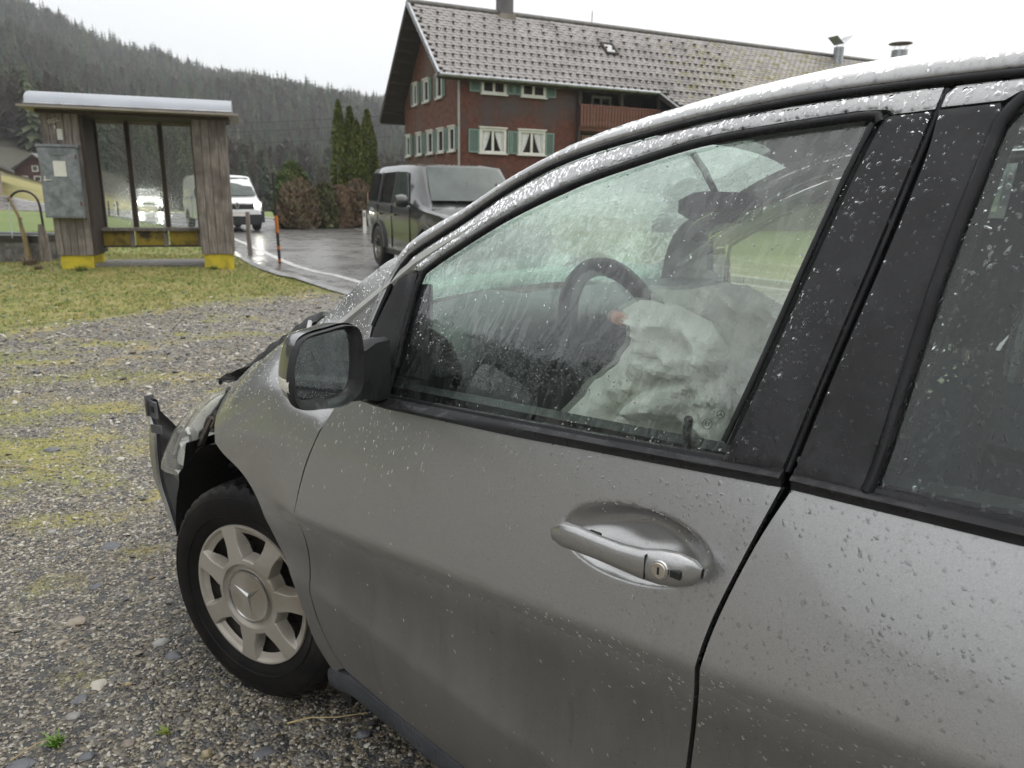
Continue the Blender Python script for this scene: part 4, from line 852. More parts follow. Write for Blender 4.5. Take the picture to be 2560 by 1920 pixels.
# windscreen with frame, wipers
G = [];
for i in range(9):
    t = i / 8; x = 2.56 - .60 * t; z = 1.245 + .54 * t; hw = .76 - .12 * t; G.append([(x + .05 * (1 - (j / 6 - 1) ** 2) + .02, hw * (j / 6 - 1), z + .02) for j in range(13)])
MB().grid(G).build('windscreen', M_vglass, suv, 60)
b = MB(); b.tube([(2.62, -.35, 1.24), (2.42, -.12, 1.44), (2.28, -.02, 1.57)], .012, 5); b.tube([(2.62, .35, 1.24), (2.42, .45, 1.44), (2.3, .5, 1.56)], .012, 5); b.build('wiper', M_blkp, suv)
for sg in (1, -1):
    b = MB(); b.tube([(1.93, sg * .93, 1.20), (1.95, sg * 1.02, 1.21)], .03, 6); b.lathe([(0, -.12), (.09, -.10), (.115, 0), (.10, .09), (0, .115)], 10, (1.95, sg * 1.08, 1.245), 'y'); b.build('door_mirror', M_suv, suv, 60)
    for x in (0, 2.885):
        r_ = .50; pts = [(x + r_ * cos(pi * k / 14), .40 + r_ * sin(pi * k / 14)) for k in range(15)]; pin = [(x + .43 * cos(pi * k / 14), .40 + .43 * sin(pi * k / 14)) for k in range(15)]
        b = MB(); G = [[(p[0], sg * .955, p[1]), (p[0], sg * .995, p[1]), (q[0], sg * .995, q[1]), (q[0], sg * .90, q[1])] for p, q in zip(pts, pin)]; b.grid(G); b.build('wheel_arch_trim', mat('arch_grey', (.07, .07, .07), None, 5, .4), suv, 40)
        b = MB(); b.prism([(x + .43 * cos(pi * k / 14), .38 + .43 * sin(pi * k / 14)) for k in range(15)], lambda p: (p[0], sg * .972, p[1]), lambda p: (p[0], sg * .9, p[1])); b.build('wheel_well', mat('well_black', (.004, .004, .004), None, 5, .9), suv)
        vehicle_wheel(suv, x, sg * .87, .385, .25, 10, sg)
    MB().box((-.98, sg * .84, 1.12), (.08, .14, .52)).build('tail_light', mat('red_lens', (.20, .01, .015), None, 3, .2, coat=1), suv)
b = MB(); b.box((1.45, 0, .34), (2.2, 1.88, .10)); b.build('sill', M_blkp, suv)
MB().box((3.74, 0, .80), (.06, 1.0, .22)).build('grille', M_blkp, suv); 
for sg in (1, -1): MB().box((3.66, sg * .70, .84), (.14, .3, .2)).build('headlight', mat('headlight_lens', (.6, .62, .62), None, 3, .1, coat=1), suv)
# ---- white delivery van with headlights on, coming towards us
hdv = atan2(-.85, .53)
van = empty('delivery_van', (-11.75, 30.1, .034), hdv); tag(van, 'white delivery van with headlights on, half hidden behind the right pier of the shelter', 'van')
M_van = paintmat('white_paint', (.74, .75, .75), 0, .3)
st = [(-1.0, .88, .9, .45, 1.15, 1.80, .80), (-.96, .93, .95, .40, 1.15, 1.90, .86), (-.3, .955, .96, .34, 1.15, 1.96, .87), (1.6, .955, .96, .32, 1.15, 1.96, .87), (2.55, .955, .96, .32, 1.14, 1.93, .84), (2.9, .955, .955, .32, 1.13, 1.76, .82), (3.25, .955, .95, .32, 1.11, 1.40, .84), (3.5, .955, .94, .33, 1.07, 1.16, .86), (3.85, .93, .90, .34, .98, 1.04, .80), (4.08, .88, .82, .36, .82, .88, .72), (4.14, .80, .74, .40, .7, .75, .66)]
car_shell(st, 'body', M_van, van)
G = []
for i in range(9):
    t = i / 8; x = 3.42 - .75 * t; z = 1.21 + .62 * t; hw = .82 - .10 * t; G.append([(x + .06 * (1 - (j / 6 - 1) ** 2) + .03, hw * (j / 6 - 1), z + .03) for j in range(13)])
MB().grid(G).build('windscreen', M_vglass, van, 60)
MB().tube([(3.5, -.3, 1.22), (3.35, .0, 1.33), (3.28, .25, 1.36)], .012, 5).build('wiper', M_blkp, van)
ln_v = lambda x, z: (.955 if z < 1.15 else .945 - (z - 1.15) / .8 * .09) - (0 if x < 2.5 else .03 * (x - 2.5))
side_panel('side_window', [(2.35, 1.2), (3.2, 1.17), (2.95, 1.55), (2.75, 1.78), (2.35, 1.8)], M_vglass, van, 0, .01, .004, lean=ln_v)
for x0 in (2.25, 1.1, 3.3): side_panel('door_gap', [(x0, .4), (x0 + .012, .4), (x0 + .012, 1.14), (x0, 1.14)], M_blkp, van, 0, .01, .01, lean=lambda x, z: .957)
b = MB(); b.box((4.07, 0, .46), (.20, 1.80, .28)); b.box((4.10, 0, .30), (.1, 1.6, .1)); b.build('bumper', M_blkp, van, 40)
for sg in (1, -1): b = MB(); b.box((3.98, sg * .80, .56), (.26, .22, .30)); b.build('bumper_corner', M_blkp, van)
MB().box((4.115, 0, .86), (.05, 1.15, .17)).build('grille', M_blkp, van); MB().box((4.13, 0, .965), (.05, 1.3, .025)).build('chrome_strip', M_alloy, van)
b = MB(); b.prism([(0, .14), (.075, 0), (0, -.14), (-.075, 0)], lambda p: (4.15, p[0], .90 + p[1]), lambda p: (4.18, p[0], .90 + p[1])); dm = b.build('emblem', M_alloy, van)
b = MB(); b.prism([(0, .07), (.035, 0), (0, -.07), (-.035, 0)], lambda p: (4.181, p[0], .90 + p[1]), lambda p: (4.184, p[0], .90 + p[1])); b.build('emblem_centre', M_blkp, dm)
MB().box((4.18, 0, .60), (.02, .52, .115)).build('number_plate', M_white, van); MB().box((4.192, 0, .65), (.004, .52, .008)).build('number_plate_band', mat('plate_red', (.4, .03, .03), None), van)
M_hl = mat('lit_headlight', (1, 1, .9), None, 3, .2, emit=((1, .98, .82), 30))
for sg in (1, -1):
    b = MB(); b.lathe([(0, .06), (.07, .05), (.12, .0)], 14, (4.06, sg * .68, .92), 'x'); hl = b.build('headlight', M_hl, van, 60)
    b = MB(); b.box((3.95, sg * .72, .93), (.18, .28, .2)); b.build('headlight_housing', mat('lens_housing', (.5, .5, .5), None, 3, .15, coat=1), van)
    b = MB(); b.tube([(3.0, sg * .93, 1.2), (3.02, sg * 1.06, 1.22)], .03, 6); b.box((3.03, sg * 1.10, 1.30), (.1, .12, .3)); b.build('door_mirror', M_blkp, van)
    for x in (0, 3.1):
        MB().prism([(x + .39 * cos(pi * k / 12), .34 + .39 * sin(pi * k / 12)) for k in range(13)], lambda p: (p[0], sg * .966, p[1]), lambda p: (p[0], sg * .9, p[1])).build('wheel_well', M_blkp, van)
        vehicle_wheel(van, x, sg * .86, .335, .22, 5, sg)
# ---- oncoming car far down the road with dazzling lights
def small_car(name, label, x, y, z, rz, m, lit):
    e_ = empty(name, (x, y, z), rz); tag(e_, label, 'car')
    st = [(-.9, .78, .80, .38, .88, 1.1, .55), (-.7, .86, .87, .32, .9, 1.25, .60), (-.1, .88, .88, .30, .9, 1.42, .62), (.9, .88, .88, .28, .9, 1.45, .62), (1.5, .88, .88, .28, .9, 1.36, .60), (1.95, .88, .88, .28, .9, 1.08, .68), (2.3, .88, .87, .28, .88, .92, .8), (3.0, .86, .84, .30, .80, .84, .74), (3.35, .80, .76, .34, .66, .70, .66)]
    car_shell(st, 'body', m, e_); G = []
    for i in range(6):
        t = i / 5; xx = 2.15 - .58 * t; zz = .95 + .40 * t; hw = .70 - .12 * t; G.append([(xx + .04, hw * (j / 4 - 1), zz + .03) for j in range(9)])
    MB().grid(G).build('windscreen', M_vglassd, e_, 60)
    ln_c = lambda x, z: .875 - max(0, z - .9) / .5 * .24
    side_panel('side_window', [(-.55, .96), (.55, .95), (.55, 1.33), (-.1, 1.32)], M_vglassd, e_, 0, .01, .01, lean=ln_c); side_panel('side_window', [(.65, .95), (1.8, .95), (1.35, 1.3), (.65, 1.34)], M_vglassd, e_, 0, .01, .01, lean=ln_c)
    for sg in (1, -1):
        MB().lathe([(0, .05), (.08, .03), (.11, -.02)], 12, (3.37, sg * .58, .62), 'x').build('headlight', M_hl2 if lit else M_alloy, e_, 60)
        for xx in (0, 2.6):
            MB().prism([(xx + .36 * cos(pi * k / 12), .30 + .36 * sin(pi * k / 12)) for k in range(13)], lambda p: (p[0], sg * .89, p[1]), lambda p: (p[0], sg * .8, p[1])).build('wheel_well', M_blkp, e_); vehicle_wheel(e_, xx, sg * .79, .31, .2, 8, sg)
    MB().box((3.36, 0, .52), (.04, .9, .14)).build('grille', M_blkp, e_); return e_
M_hl2 = mat('dazzling_headlight', (1, 1, .9), None, 3, .2, emit=((1, 1, .88), 260))
small_car('car', 'distant pale car with dazzling headlights seen through the shelter glass', -25.6, 53.5, .04, atan2(-.86, .5), paintmat('pale_grey_paint', (.5, .5, .5), .2), True)
small_car('car', 'white car far behind the trough at the left edge of the field', -56.5, 80.6, -.72, radians(4), M_van, False)
# ================================================================== THE DAMAGED CAR (local frame: x rearwards from the front axle, -y = driver's side facing us)
car = empty('damaged_car', (CARO.x, CARO.y, 0), YAW - pi / 2)
tag(car, 'wet dark grey car with crashed front and deployed white airbags, parked on the gravel', 'car')
def ZB(u): return .962 + .045 * (u - .4)
def Vlow(u, z):
    u = np.asarray(u, float); z = np.asarray(z, float)
    a = np.interp(u, [-1, .4, 1, 3], [.46, .46, .40, .3]); b_ = np.interp(u, [-1, .4, 1.45, 3], [.62, .66, .74, .86]); zb = ZB(u)
    t1 = np.clip((a - z) / (a - .18), 0, 1.2); t2 = np.clip((z - a) / (b_ - a), 0, 1); t3 = np.clip((z - b_) / (zb - b_), 0, 1.25)
    v = np.where(z < a, .872 - .05 * t1 ** 1.5 - .01 * t1, np.where(z < b_, .872 + .031 * t2 - .092 * t2 * (1 - t2), .903 - .078 * (.80 * t3 + .20 * t3 * t3)))
    return v - .16 * (np.clip(.35 - u, 0, 9) / 1.1) ** 2.2 - .05 * np.clip(u - 2.6, 0, 9) ** 2
def Vup(u, z):
    u = np.asarray(u, float); t = np.asarray(z, float) - ZB(u)
    return .830 - .30 * t - .14 * t * t - .05 * np.clip(1.4 - u, 0, 9) ** 2 - .16 * (np.clip(.35 - u, 0, 9) / 1.1) ** 2.2 - .05 * np.clip(u - 2.6, 0, 9) ** 2
def Vfen(u, z):
    u = np.asarray(u, float); z = np.asarray(z, float)
    zt = np.interp(u, [-.13, -.046, .024, .117, .21, .35, .47], [.905, .939, .984, 1.035, 1.074, 1.14, 1.2]); t = np.clip((z - (zt - .2)) / .2, 0, 1.3)
    vf = Vlow(u, np.minimum(z, .90)) * 0 + np.minimum(Vlow(u, np.minimum(z, zt - .2)), .867) - .165 * t ** 2
    w = np.clip((z - .88) / .12, 0, 1); w = w * w * (3 - 2 * w); vd = Vlow(u, np.minimum(z, ZB(u))) * (1 - w) + Vup(u, np.maximum(z, .97)) * w
    k = np.clip((u - .16) / .26, 0, 1); k = k * k * (3 - 2 * k); return vf * (1 - k) + vd * k
def P3(V, u, z, off=0.0, disp=None):
    u = np.asarray(u, float); z = np.asarray(z, float); e_ = 2e-3
    f = (lambda a, c: V(a, c)) if disp is None else (lambda a, c: V(a, c) - disp(a, c))
    v = f(u, z); du = (f(u + e_, z) - f(u - e_, z)) / (2 * e_); dz = (f(u, z + e_) - f(u, z - e_)) / (2 * e_)
    n = np.stack([-du, -np.ones_like(v), -dz * -1 * -1], -1); n = np.stack([-du, -np.ones_like(v), -dz], -1)
    n /= np.linalg.norm(n, axis=-1, keepdims=True); n2 = n.copy(); n2[..., 0] = -du / np.sqrt(1 + du ** 2 + dz ** 2); n2[..., 2] = -dz / np.sqrt(1 + du ** 2 + dz ** 2)
    # surface y = -v: outward normal (-du', -1, -dz') with y gradient = -dv
    p = np.stack([u, -v, z], -1); return p + n2 * off, n2
def rs(path, st, closed=False):
    P = [Vector((p[0], p[1])) for p in path]; N = len(P); out = []
    for i in range(N if closed else N - 1):
        a, b_, c, d = (P[(i - 1) % N], P[i], P[(i + 1) % N], P[(i + 2) % N]) if closed else (P[max(0, i - 1)], P[i], P[i + 1], P[min(N - 1, i + 2)])
        k = max(1, int(round((c - b_).length / st)))
        for j in range(k):
            t = j / k; out.append(tuple(.5 * ((2 * b_) + (c - a) * t + (2 * a - 5 * b_ + 4 * c - d) * t * t + (3 * b_ - a - 3 * c + d) * t ** 3)))
    if not closed: out.append(tuple(P[-1]))
    return out
def loop(*paths, st=.018):
    """join open smooth paths into one closed loop (corners stay sharp between the paths)"""
    out = []
    for p in paths:
        q = rs(p, st) if len(p) > 1 else [tuple(p[0])]
        if out and hypot(out[-1][0] - q[0][0], out[-1][1] - q[0][1]) < 1e-4: q = q[1:]
        out += q
    if hypot(out[-1][0] - out[0][0], out[-1][1] - out[0][1]) < 1e-4: out.pop()
    a = sum(out[i][0] * out[(i + 1) % len(out)][1] - out[(i + 1) % len(out)][0] * out[i][1] for i in range(len(out)))
    return out if a > 0 else out[::-1]
def inset(poly, d):
    n = len(poly); out = []
    for i in range(n):
        a, b_, c = poly[i - 1], poly[i], poly[(i + 1) % n]; t1 = Vector((b_[0] - a[0], b_[1] - a[1])).normalized(); t2 = Vector((c[0] - b_[0], c[1] - b_[1])).normalized()
        nn = Vector((-(t1.y + t2.y), t1.x + t2.x)); L_ = nn.length; nn = nn / L_ if L_ > 1e-6 else Vector((-t1.y, t1.x)); k = 1 / max(.5, nn.dot(Vector((-t1.y, t1.x)))); out.append((b_[0] + nn.x * d * k, b_[1] + nn.y * d * k))
    return out
def panel(name, poly, m, parent, V, off=0.0, sp=.022, thick=.014, fil=.0035, disp=None, dense=None, holes=()):
    rings = [poly] + list(holes); vin = []; ed = []
    for r_ in rings:
        k = len(vin); vin += list(r_); ed += [(k + i, k + (i + 1) % len(r_)) for i in range(len(r_))]
    nb = len(vin); ins = inset(poly, fil * 1.4) if fil else []
    ins = [p for p, ok in zip(ins, inpoly(ins, poly) & (pdist(ins, poly) > fil * .9)) if ok] if fil else []
    x0, x1 = min(p[0] for p in poly), max(p[0] for p in poly); z0, z1 = min(p[1] for p in poly), max(p[1] for p in poly)
    gx, gz_ = np.meshgrid(np.arange(x0, x1, sp), np.arange(z0, z1, sp)); gx = gx + (np.arange(gx.shape[0]) % 2)[:, None] * sp * .5; G = np.column_stack([gx.ravel(), gz_.ravel()])
    if dense:
        (cx, cz, rx, rz2), s2 = dense; G = G[((G[:, 0] - cx) / rx) ** 2 + ((G[:, 1] - cz) / rz2) ** 2 > 1.0]
        hx, hz = np.meshgrid(np.arange(cx - rx, cx + rx, s2), np.arange(cz - rz2, cz + rz2, s2)); Hh = np.column_stack([hx.ravel(), hz.ravel()]); G = np.concatenate([G, Hh[((Hh[:, 0] - cx) / rx) ** 2 + ((Hh[:, 1] - cz) / rz2) ** 2 <= 1.0]])
    keep = inpoly(G, poly) & (pdist(G, poly) > max(fil * 2.2, sp * .4))
    for h in holes: keep &= ~inpoly(G, h) & (pdist(G, h) > sp * .4)
    pts = [Vector(p) for p in vin] + [Vector(p) for p in ins] + [Vector(p) for p in G[keep]]
    vo, eo, fo, _, _, _ = geometry.delaunay_2d_cdt(pts, ed, [], 0, 1e-5)
    VO = np.array([(v.x, v.y) for v in vo]); cen = np.array([VO[list(f)].mean(0) for f in fo]); kp = inpoly(cen, poly)
    for h in holes: kp &= ~inpoly(cen, h)
    F_ = []
    for f, ok in zip(fo, kp):
        if ok:
            a = VO[list(f)]; cr = (a[1][0] - a[0][0]) * (a[2][1] - a[0][1]) - (a[2][0] - a[0][0]) * (a[1][1] - a[0][1]); F_.append(tuple(f) if cr > 0 else tuple(f[::-1]))
    p, n = P3(V, VO[:, 0], VO[:, 1], 0, disp); o_ = np.full(len(VO), off)
    cnt = {}
    for f in F_:
        for i in range(len(f)): a, c = f[i], f[(i + 1) % len(f)]; cnt[(a, c)] = 1
    bd = [(a, c) for (a, c) in cnt if (c, a) not in cnt]; bset = {a for a, c in bd} | {c for a, c in bd}
    for i in bset: o_[i] -= fil * .55
    Pv = p + n * o_[:, None]; vs = [tuple(q) for q in Pv]; fs = list(F_)
    m1, m2 = {}, {}
    for i in bset:
        m1[i] = len(vs); vs.append(tuple(Pv[i] - n[i] * thick))
    for a, c in bd: fs.append((a, m1[a], m1[c], c))
    return meshobj(name, vs, fs, m, parent, 42)

# ---- paint and other materials of the car
def car_paint(name='metallic_grey_paint', wetk=1.0):
    m, n, l = nt(name); o = n.new('ShaderNodeOutputMaterial'); p = n.new('ShaderNodeBsdfPrincipled'); l.new(p.outputs[0], o.inputs[0])
    oc = n.new('ShaderNodeTexCoord').outputs['Object']
    fl = n.new('ShaderNodeTexVoronoi'); fl.inputs['Scale'].default_value = 900; l.new(oc, fl.inputs['Vector'])
    sc = n.new('ShaderNodeSeparateColor'); l.new(fl.outputs['Color'], sc.inputs[0]); c = rampn(n, l, sc.outputs[0], [(0, (.375, .374, .370)), (1, (.455, .454, .449))])
    # thin streaky road dirt, plus shade below the door crease painted as darker brown
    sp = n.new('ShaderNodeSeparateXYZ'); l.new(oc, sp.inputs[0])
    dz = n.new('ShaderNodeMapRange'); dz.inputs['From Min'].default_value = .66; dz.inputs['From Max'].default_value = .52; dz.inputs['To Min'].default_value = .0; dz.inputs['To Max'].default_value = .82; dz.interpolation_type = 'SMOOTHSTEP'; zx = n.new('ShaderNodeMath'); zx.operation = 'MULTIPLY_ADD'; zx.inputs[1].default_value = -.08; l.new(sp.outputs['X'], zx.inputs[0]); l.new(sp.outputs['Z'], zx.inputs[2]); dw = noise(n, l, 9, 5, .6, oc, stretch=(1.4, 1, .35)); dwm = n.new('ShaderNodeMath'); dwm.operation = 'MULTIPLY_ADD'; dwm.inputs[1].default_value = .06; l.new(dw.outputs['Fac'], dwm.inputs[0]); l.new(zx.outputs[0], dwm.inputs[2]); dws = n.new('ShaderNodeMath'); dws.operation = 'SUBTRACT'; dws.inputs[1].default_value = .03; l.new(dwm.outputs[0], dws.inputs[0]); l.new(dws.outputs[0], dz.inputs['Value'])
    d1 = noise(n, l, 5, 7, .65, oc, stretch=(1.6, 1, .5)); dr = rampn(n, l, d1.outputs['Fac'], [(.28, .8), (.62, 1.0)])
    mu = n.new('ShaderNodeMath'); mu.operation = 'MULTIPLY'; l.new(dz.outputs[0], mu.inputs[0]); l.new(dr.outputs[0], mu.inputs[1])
    # dry drip marks and fine dried spots
    d2 = noise(n, l, 16, 5, .6, oc, stretch=(1.5, 1, .13)); r2 = rampn(n, l, d2.outputs['Fac'], [(.60, 0.0), (.70, .10)])
    d3 = noise(n, l, 150, 2, .5, oc); r3 = rampn(n, l, d3.outputs['Fac'], [(.66, 0.0), (.74, .18)])
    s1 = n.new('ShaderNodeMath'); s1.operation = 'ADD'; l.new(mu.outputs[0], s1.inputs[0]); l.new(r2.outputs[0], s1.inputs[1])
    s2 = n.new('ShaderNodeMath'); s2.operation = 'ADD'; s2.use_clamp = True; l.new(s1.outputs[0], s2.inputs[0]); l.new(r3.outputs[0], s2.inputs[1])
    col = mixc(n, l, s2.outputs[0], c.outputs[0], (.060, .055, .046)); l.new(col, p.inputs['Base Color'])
    mm = rampn(n, l, s2.outputs[0], [(0, .88), (1, .1)]); l.new(mm.outputs[0], p.inputs['Metallic'])
    p.inputs['Roughness'].default_value = .32; p.inputs['Coat Weight'].default_value = 1.0; p.inputs['Coat IOR'].default_value = 1.5
    cr = rampn(n, l, s2.outputs[0], [(0, .035), (.5, .35)]); l.new(cr.outputs[0], p.inputs['Coat Roughness'])
    # tiny beads of water in the clear coat
    vb = n.new('ShaderNodeTexVoronoi'); vb.inputs['Scale'].default_value = 210; vb.inputs['Randomness'].default_value = 1; l.new(oc, vb.inputs['Vector'])
    vr = rampn(n, l, vb.outputs['Distance'], [(.0, 1.0), (.34, 0.0)]); dn = noise(n, l, 9, 3, .6, oc); dm = rampn(n, l, dn.outputs['Fac'], [(.46, 0.0), (.58, 1.0)])
    hh = n.new('ShaderNodeMath'); hh.operation = 'MULTIPLY'; l.new(vr.outputs[0], hh.inputs[0]); l.new(dm.outputs[0], hh.inputs[1])
    l.new(bump(n, l, hh.outputs[0], .30 * wetk, .0012), p.inputs['Coat Normal']); return m
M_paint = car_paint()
def wet_black(name, c=(.013, .013, .015), r0=.42, r1=.06, sc=9.0, st=(1, 1, .6), bm=.15):
    """black trim, dry and slightly rough in places, filmed with water in others"""
    m, n, l = nt(name); o = n.new('ShaderNodeOutputMaterial'); p = n.new('ShaderNodeBsdfPrincipled'); l.new(p.outputs[0], o.inputs[0]); oc = n.new('ShaderNodeTexCoord').outputs['Object']
    a = noise(n, l, sc, 7, .68, oc, stretch=st, dist=.6); rr = rampn(n, l, a.outputs['Fac'], [(.50, r0), (.545, r1)]); l.new(rr.outputs[0], p.inputs['Roughness'])
    d = noise(n, l, 6, 6, .7, oc); cc = rampn(n, l, d.outputs['Fac'], [(.3, c), (.75, tuple(q * 2.2 + .008 for q in c))]); l.new(cc.outputs[0], p.inputs['Base Color'])
    b_ = noise(n, l, 260, 3, .6, oc); w = noise(n, l, 45, 4, .6, oc); ad = n.new('ShaderNodeMath'); ad.operation = 'MULTIPLY_ADD'; ad.inputs[1].default_value = .25; l.new(b_.outputs['Fac'], ad.inputs[0]); l.new(w.outputs['Fac'], ad.inputs[2])
    l.new(bump(n, l, ad.outputs[0], bm, .0015), p.inputs['Normal']); p.inputs['Specular IOR Level'].default_value = .26; return m
M_trimb = wet_black('wet_black_trim', (.015, .015, .016), .55, .22, 11); M_appl = wet_black('pillar_trim_black', (.016, .016, .017), .50, .22, 7, (1, 1, .45), .3); M_rubber = wet_black('wet_rubber', (.008, .008, .009), .5, .2, 20)
M_rock = wet_black('rocker_plastic', (.030, .032, .036), .5, .25, 14); M_in = mat('car_interior_dark', (.022, .026, .027), (.035, .04, .04), 4, .7); M_void = mat('shadow_black_plastic', (.008, .008, .008), (.014, .014, .014), 20, .7, bmp=.3)
M_dash = mat('dashboard_plastic', (.075, .085, .085), (.055, .062, .062), 60, .55, bmp=.2, bdist=.001, bscale=500); M_seat = mat('seat_fabric', (.02, .023, .024), (.035, .038, .038), 90, .85, bmp=.3, bdist=.001)
M_liner = mat('headliner', (.42, .42, .39), (.37, .37, .35), 40, .9)
def bag_mat():
    m, n, l = nt('airbag_cloth'); o = n.new('ShaderNodeOutputMaterial'); d = n.new('ShaderNodeBsdfDiffuse'); t = n.new('ShaderNodeBsdfTranslucent'); oc = n.new('ShaderNodeTexCoord').outputs['Object']
    a = noise(n, l, 7, 5, .6, oc); c = rampn(n, l, a.outputs['Fac'], [(.35, (.92, .90, .85)), (.7, (.80, .77, .70))]); l.new(c.outputs[0], d.inputs[0]); l.new(c.outputs[0], t.inputs[0])
    w = noise(n, l, 26, 6, .6, oc, dist=.8); h = bump(n, l, w.outputs['Fac'], 1.0, .016); l.new(h, d.inputs['Normal'])
    m1 = n.new('ShaderNodeMixShader'); m1.inputs[0].default_value = .25; l.new(d.outputs[0], m1.inputs[1]); l.new(t.outputs[0], m1.inputs[2]); l.new(m1.outputs[0], o.inputs[0]); return m
M_bag = bag_mat()
M_cap = mat('wheel_cover_silver', (.42, .39, .335), (.35, .325, .28), 5, .42, metal=.35, c3=(.27, .235, .185), scale3=6); M_chrome = mat('chrome', (.62, .62, .62), (.5, .5, .5), 3, .18, metal=1)
M_tyre = mat('wet_tyre', (.006, .006, .007), (.012, .011, .010), 9, .55, spec=.16, bmp=.25, bdist=.001, bscale=220, wet=.15, c3=(.024, .021, .018), scale3=5)
def glass_mat(name, tint, film=1.0, dark=0.0):
    m, n, l = nt(name); o = n.new('ShaderNodeOutputMaterial'); t = n.new('ShaderNodeBsdfTransparent'); g = n.new('ShaderNodeBsdfGlossy'); d = n.new('ShaderNodeBsdfDiffuse'); rf = n.new('ShaderNodeBsdfRefraction')
    oc = n.new('ShaderNodeTexCoord').outputs['Object']; t.inputs[0].default_value = lin(tint); g.inputs['Color'].default_value = (1, 1, 1, 1); d.inputs[0].default_value = (.62, .70, .66, 1)
    # rivulets: long, slanted streaks of running water
    mp = n.new('ShaderNodeMapping'); mp.inputs['Rotation'].default_value = (0, radians(-14), 0); l.new(oc, mp.inputs['Vector'])
    a = noise(n, l, 26, 6, .62, mp.outputs[0], stretch=(2.1, 1, .30), dist=.5); st = rampn(n, l, a.outputs['Fac'], [(.49, 0.0), (.525, 1.0)])
    b_ = noise(n, l, 5, 3, .5, oc)
    edge = rampn(n, l, a.outputs['Fac'], [(.45, 0.0), (.50, 1.0), (.55, 1.0)]); h = bump(n, l, edge.outputs[0], .16 * (1 - dark), .0012)
    dr = n.new('ShaderNodeTexVoronoi'); dr.inputs['Scale'].default_value = 170; l.new(oc, dr.inputs['Vector']); drr = rampn(n, l, dr.outputs['Distance'], [(.0, 1.0), (.36, 0.0)]); dn = rampn(n, l, b_.outputs['Fac'], [(.42, 0.0), (.6, 1.0)])
    mu = n.new('ShaderNodeMath'); mu.operation = 'MULTIPLY'; l.new(drr.outputs[0], mu.inputs[0]); l.new(dn.outputs[0], mu.inputs[1])
    h2 = bump(n, l, mu.outputs[0], .3, .0012, h); l.new(h2, g.inputs['Normal']); l.new(h2, rf.inputs['Normal'])
    g.inputs['Roughness'].default_value = .015
    fr = n.new('ShaderNodeFresnel'); two_sided_ior(n, l, 1.62, [fr.inputs[0]])
    fk = n.new('ShaderNodeMath'); fk.operation = 'MULTIPLY'; fk.use_clamp = True; l.new(fr.outputs[0], fk.inputs[0]); kk = rampn(n, l, st.outputs[0], [(0, .66 + dark * .2), (1, .92 - dark * .1)]); k2 = n.new('ShaderNodeMath'); k2.operation = 'MULTIPLY'; k2.inputs[1].default_value = 2.1 if dark == 0 else 1.0; l.new(kk.outputs[0], k2.inputs[0]); l.new(k2.outputs[0], fk.inputs[1])
    two_sided_ior(n, l, 1.08, [rf.inputs['IOR']]); rf.inputs['Color'].default_value = lin(tint); rf.inputs['Roughness'].default_value = .02
    mr = n.new('ShaderNodeMixShader'); mr.inputs[0].default_value = .35; l.new(t.outputs[0], mr.inputs[1]); l.new(rf.outputs[0], mr.inputs[2])
    md = n.new('ShaderNodeMixShader'); fd = rampn(n, l, st.outputs[0], [(0, .03 * film), (1, .01 * film)]); l.new(fd.outputs[0], md.inputs[0]); l.new(mr.outputs[0], md.inputs[1]); l.new(d.outputs[0], md.inputs[2])
    mg = n.new('ShaderNodeMixShader'); l.new(fk.outputs[0], mg.inputs[0]); l.new(md.outputs[0], mg.inputs[1]); l.new(g.outputs[0], mg.inputs[2]); l.new(mg.outputs[0], o.inputs[0]); return m
M_glass = glass_mat('wet_green_glass', (.86, .94, .90)); M_glassr = glass_mat('wet_rear_glass', (.66, .76, .71), .9, .3)
def wind_mat():
    m, n, l = nt('wet_cracked_windscreen'); o = n.new('ShaderNodeOutputMaterial'); t = n.new('ShaderNodeBsdfTransparent'); t.inputs[0].default_value = (.80, .94, .87, 1); g = n.new('ShaderNodeBsdfGlossy'); d = n.new('ShaderNodeBsdfTranslucent'); d.inputs[0].default_value = (.82, .94, .88, 1)
    oc = n.new('ShaderNodeTexCoord').outputs['Object']; a = noise(n, l, 30, 7, .75, oc, dist=1.2); r = rampn(n, l, a.outputs['Fac'], [(.44, .22), (.62, .72)])
    c = noise(n, l, 3, 4, .6, oc); rc = rampn(n, l, c.outputs['Fac'], [(.42, .5), (.58, 1.0)]); mu = n.new('ShaderNodeMath'); mu.operation = 'MULTIPLY'; l.new(r.outputs[0], mu.inputs[0]); l.new(rc.outputs[0], mu.inputs[1])
    rf = n.new('ShaderNodeBsdfRefraction'); two_sided_ior(n, l, 1.15, [rf.inputs['IOR']]); rf.inputs['Color'].default_value = (.74, .88, .8, 1); l.new(bump(n, l, a.outputs['Fac'], .9, .01), rf.inputs['Normal']); rf.inputs['Roughness'].default_value = .1
    m0 = n.new('ShaderNodeMixShader'); m0.inputs[0].default_value = .5; l.new(t.outputs[0], m0.inputs[1]); l.new(rf.outputs[0], m0.inputs[2])
    m1 = n.new('ShaderNodeMixShader'); l.new(mu.outputs[0], m1.inputs[0]); l.new(m0.outputs[0], m1.inputs[1]); l.new(d.outputs[0], m1.inputs[2]); fr = n.new('ShaderNodeFresnel'); two_sided_ior(n, l, 1.5, [fr.inputs[0]]); g.inputs['Roughness'].default_value = .05
    m2 = n.new('ShaderNodeMixShader'); l.new(fr.outputs[0], m2.inputs[0]); l.new(m1.outputs[0], m2.inputs[1]); l.new(g.outputs[0], m2.inputs[2]); l.new(m2.outputs[0], o.inputs[0]); return m
M_wind = wind_mat()

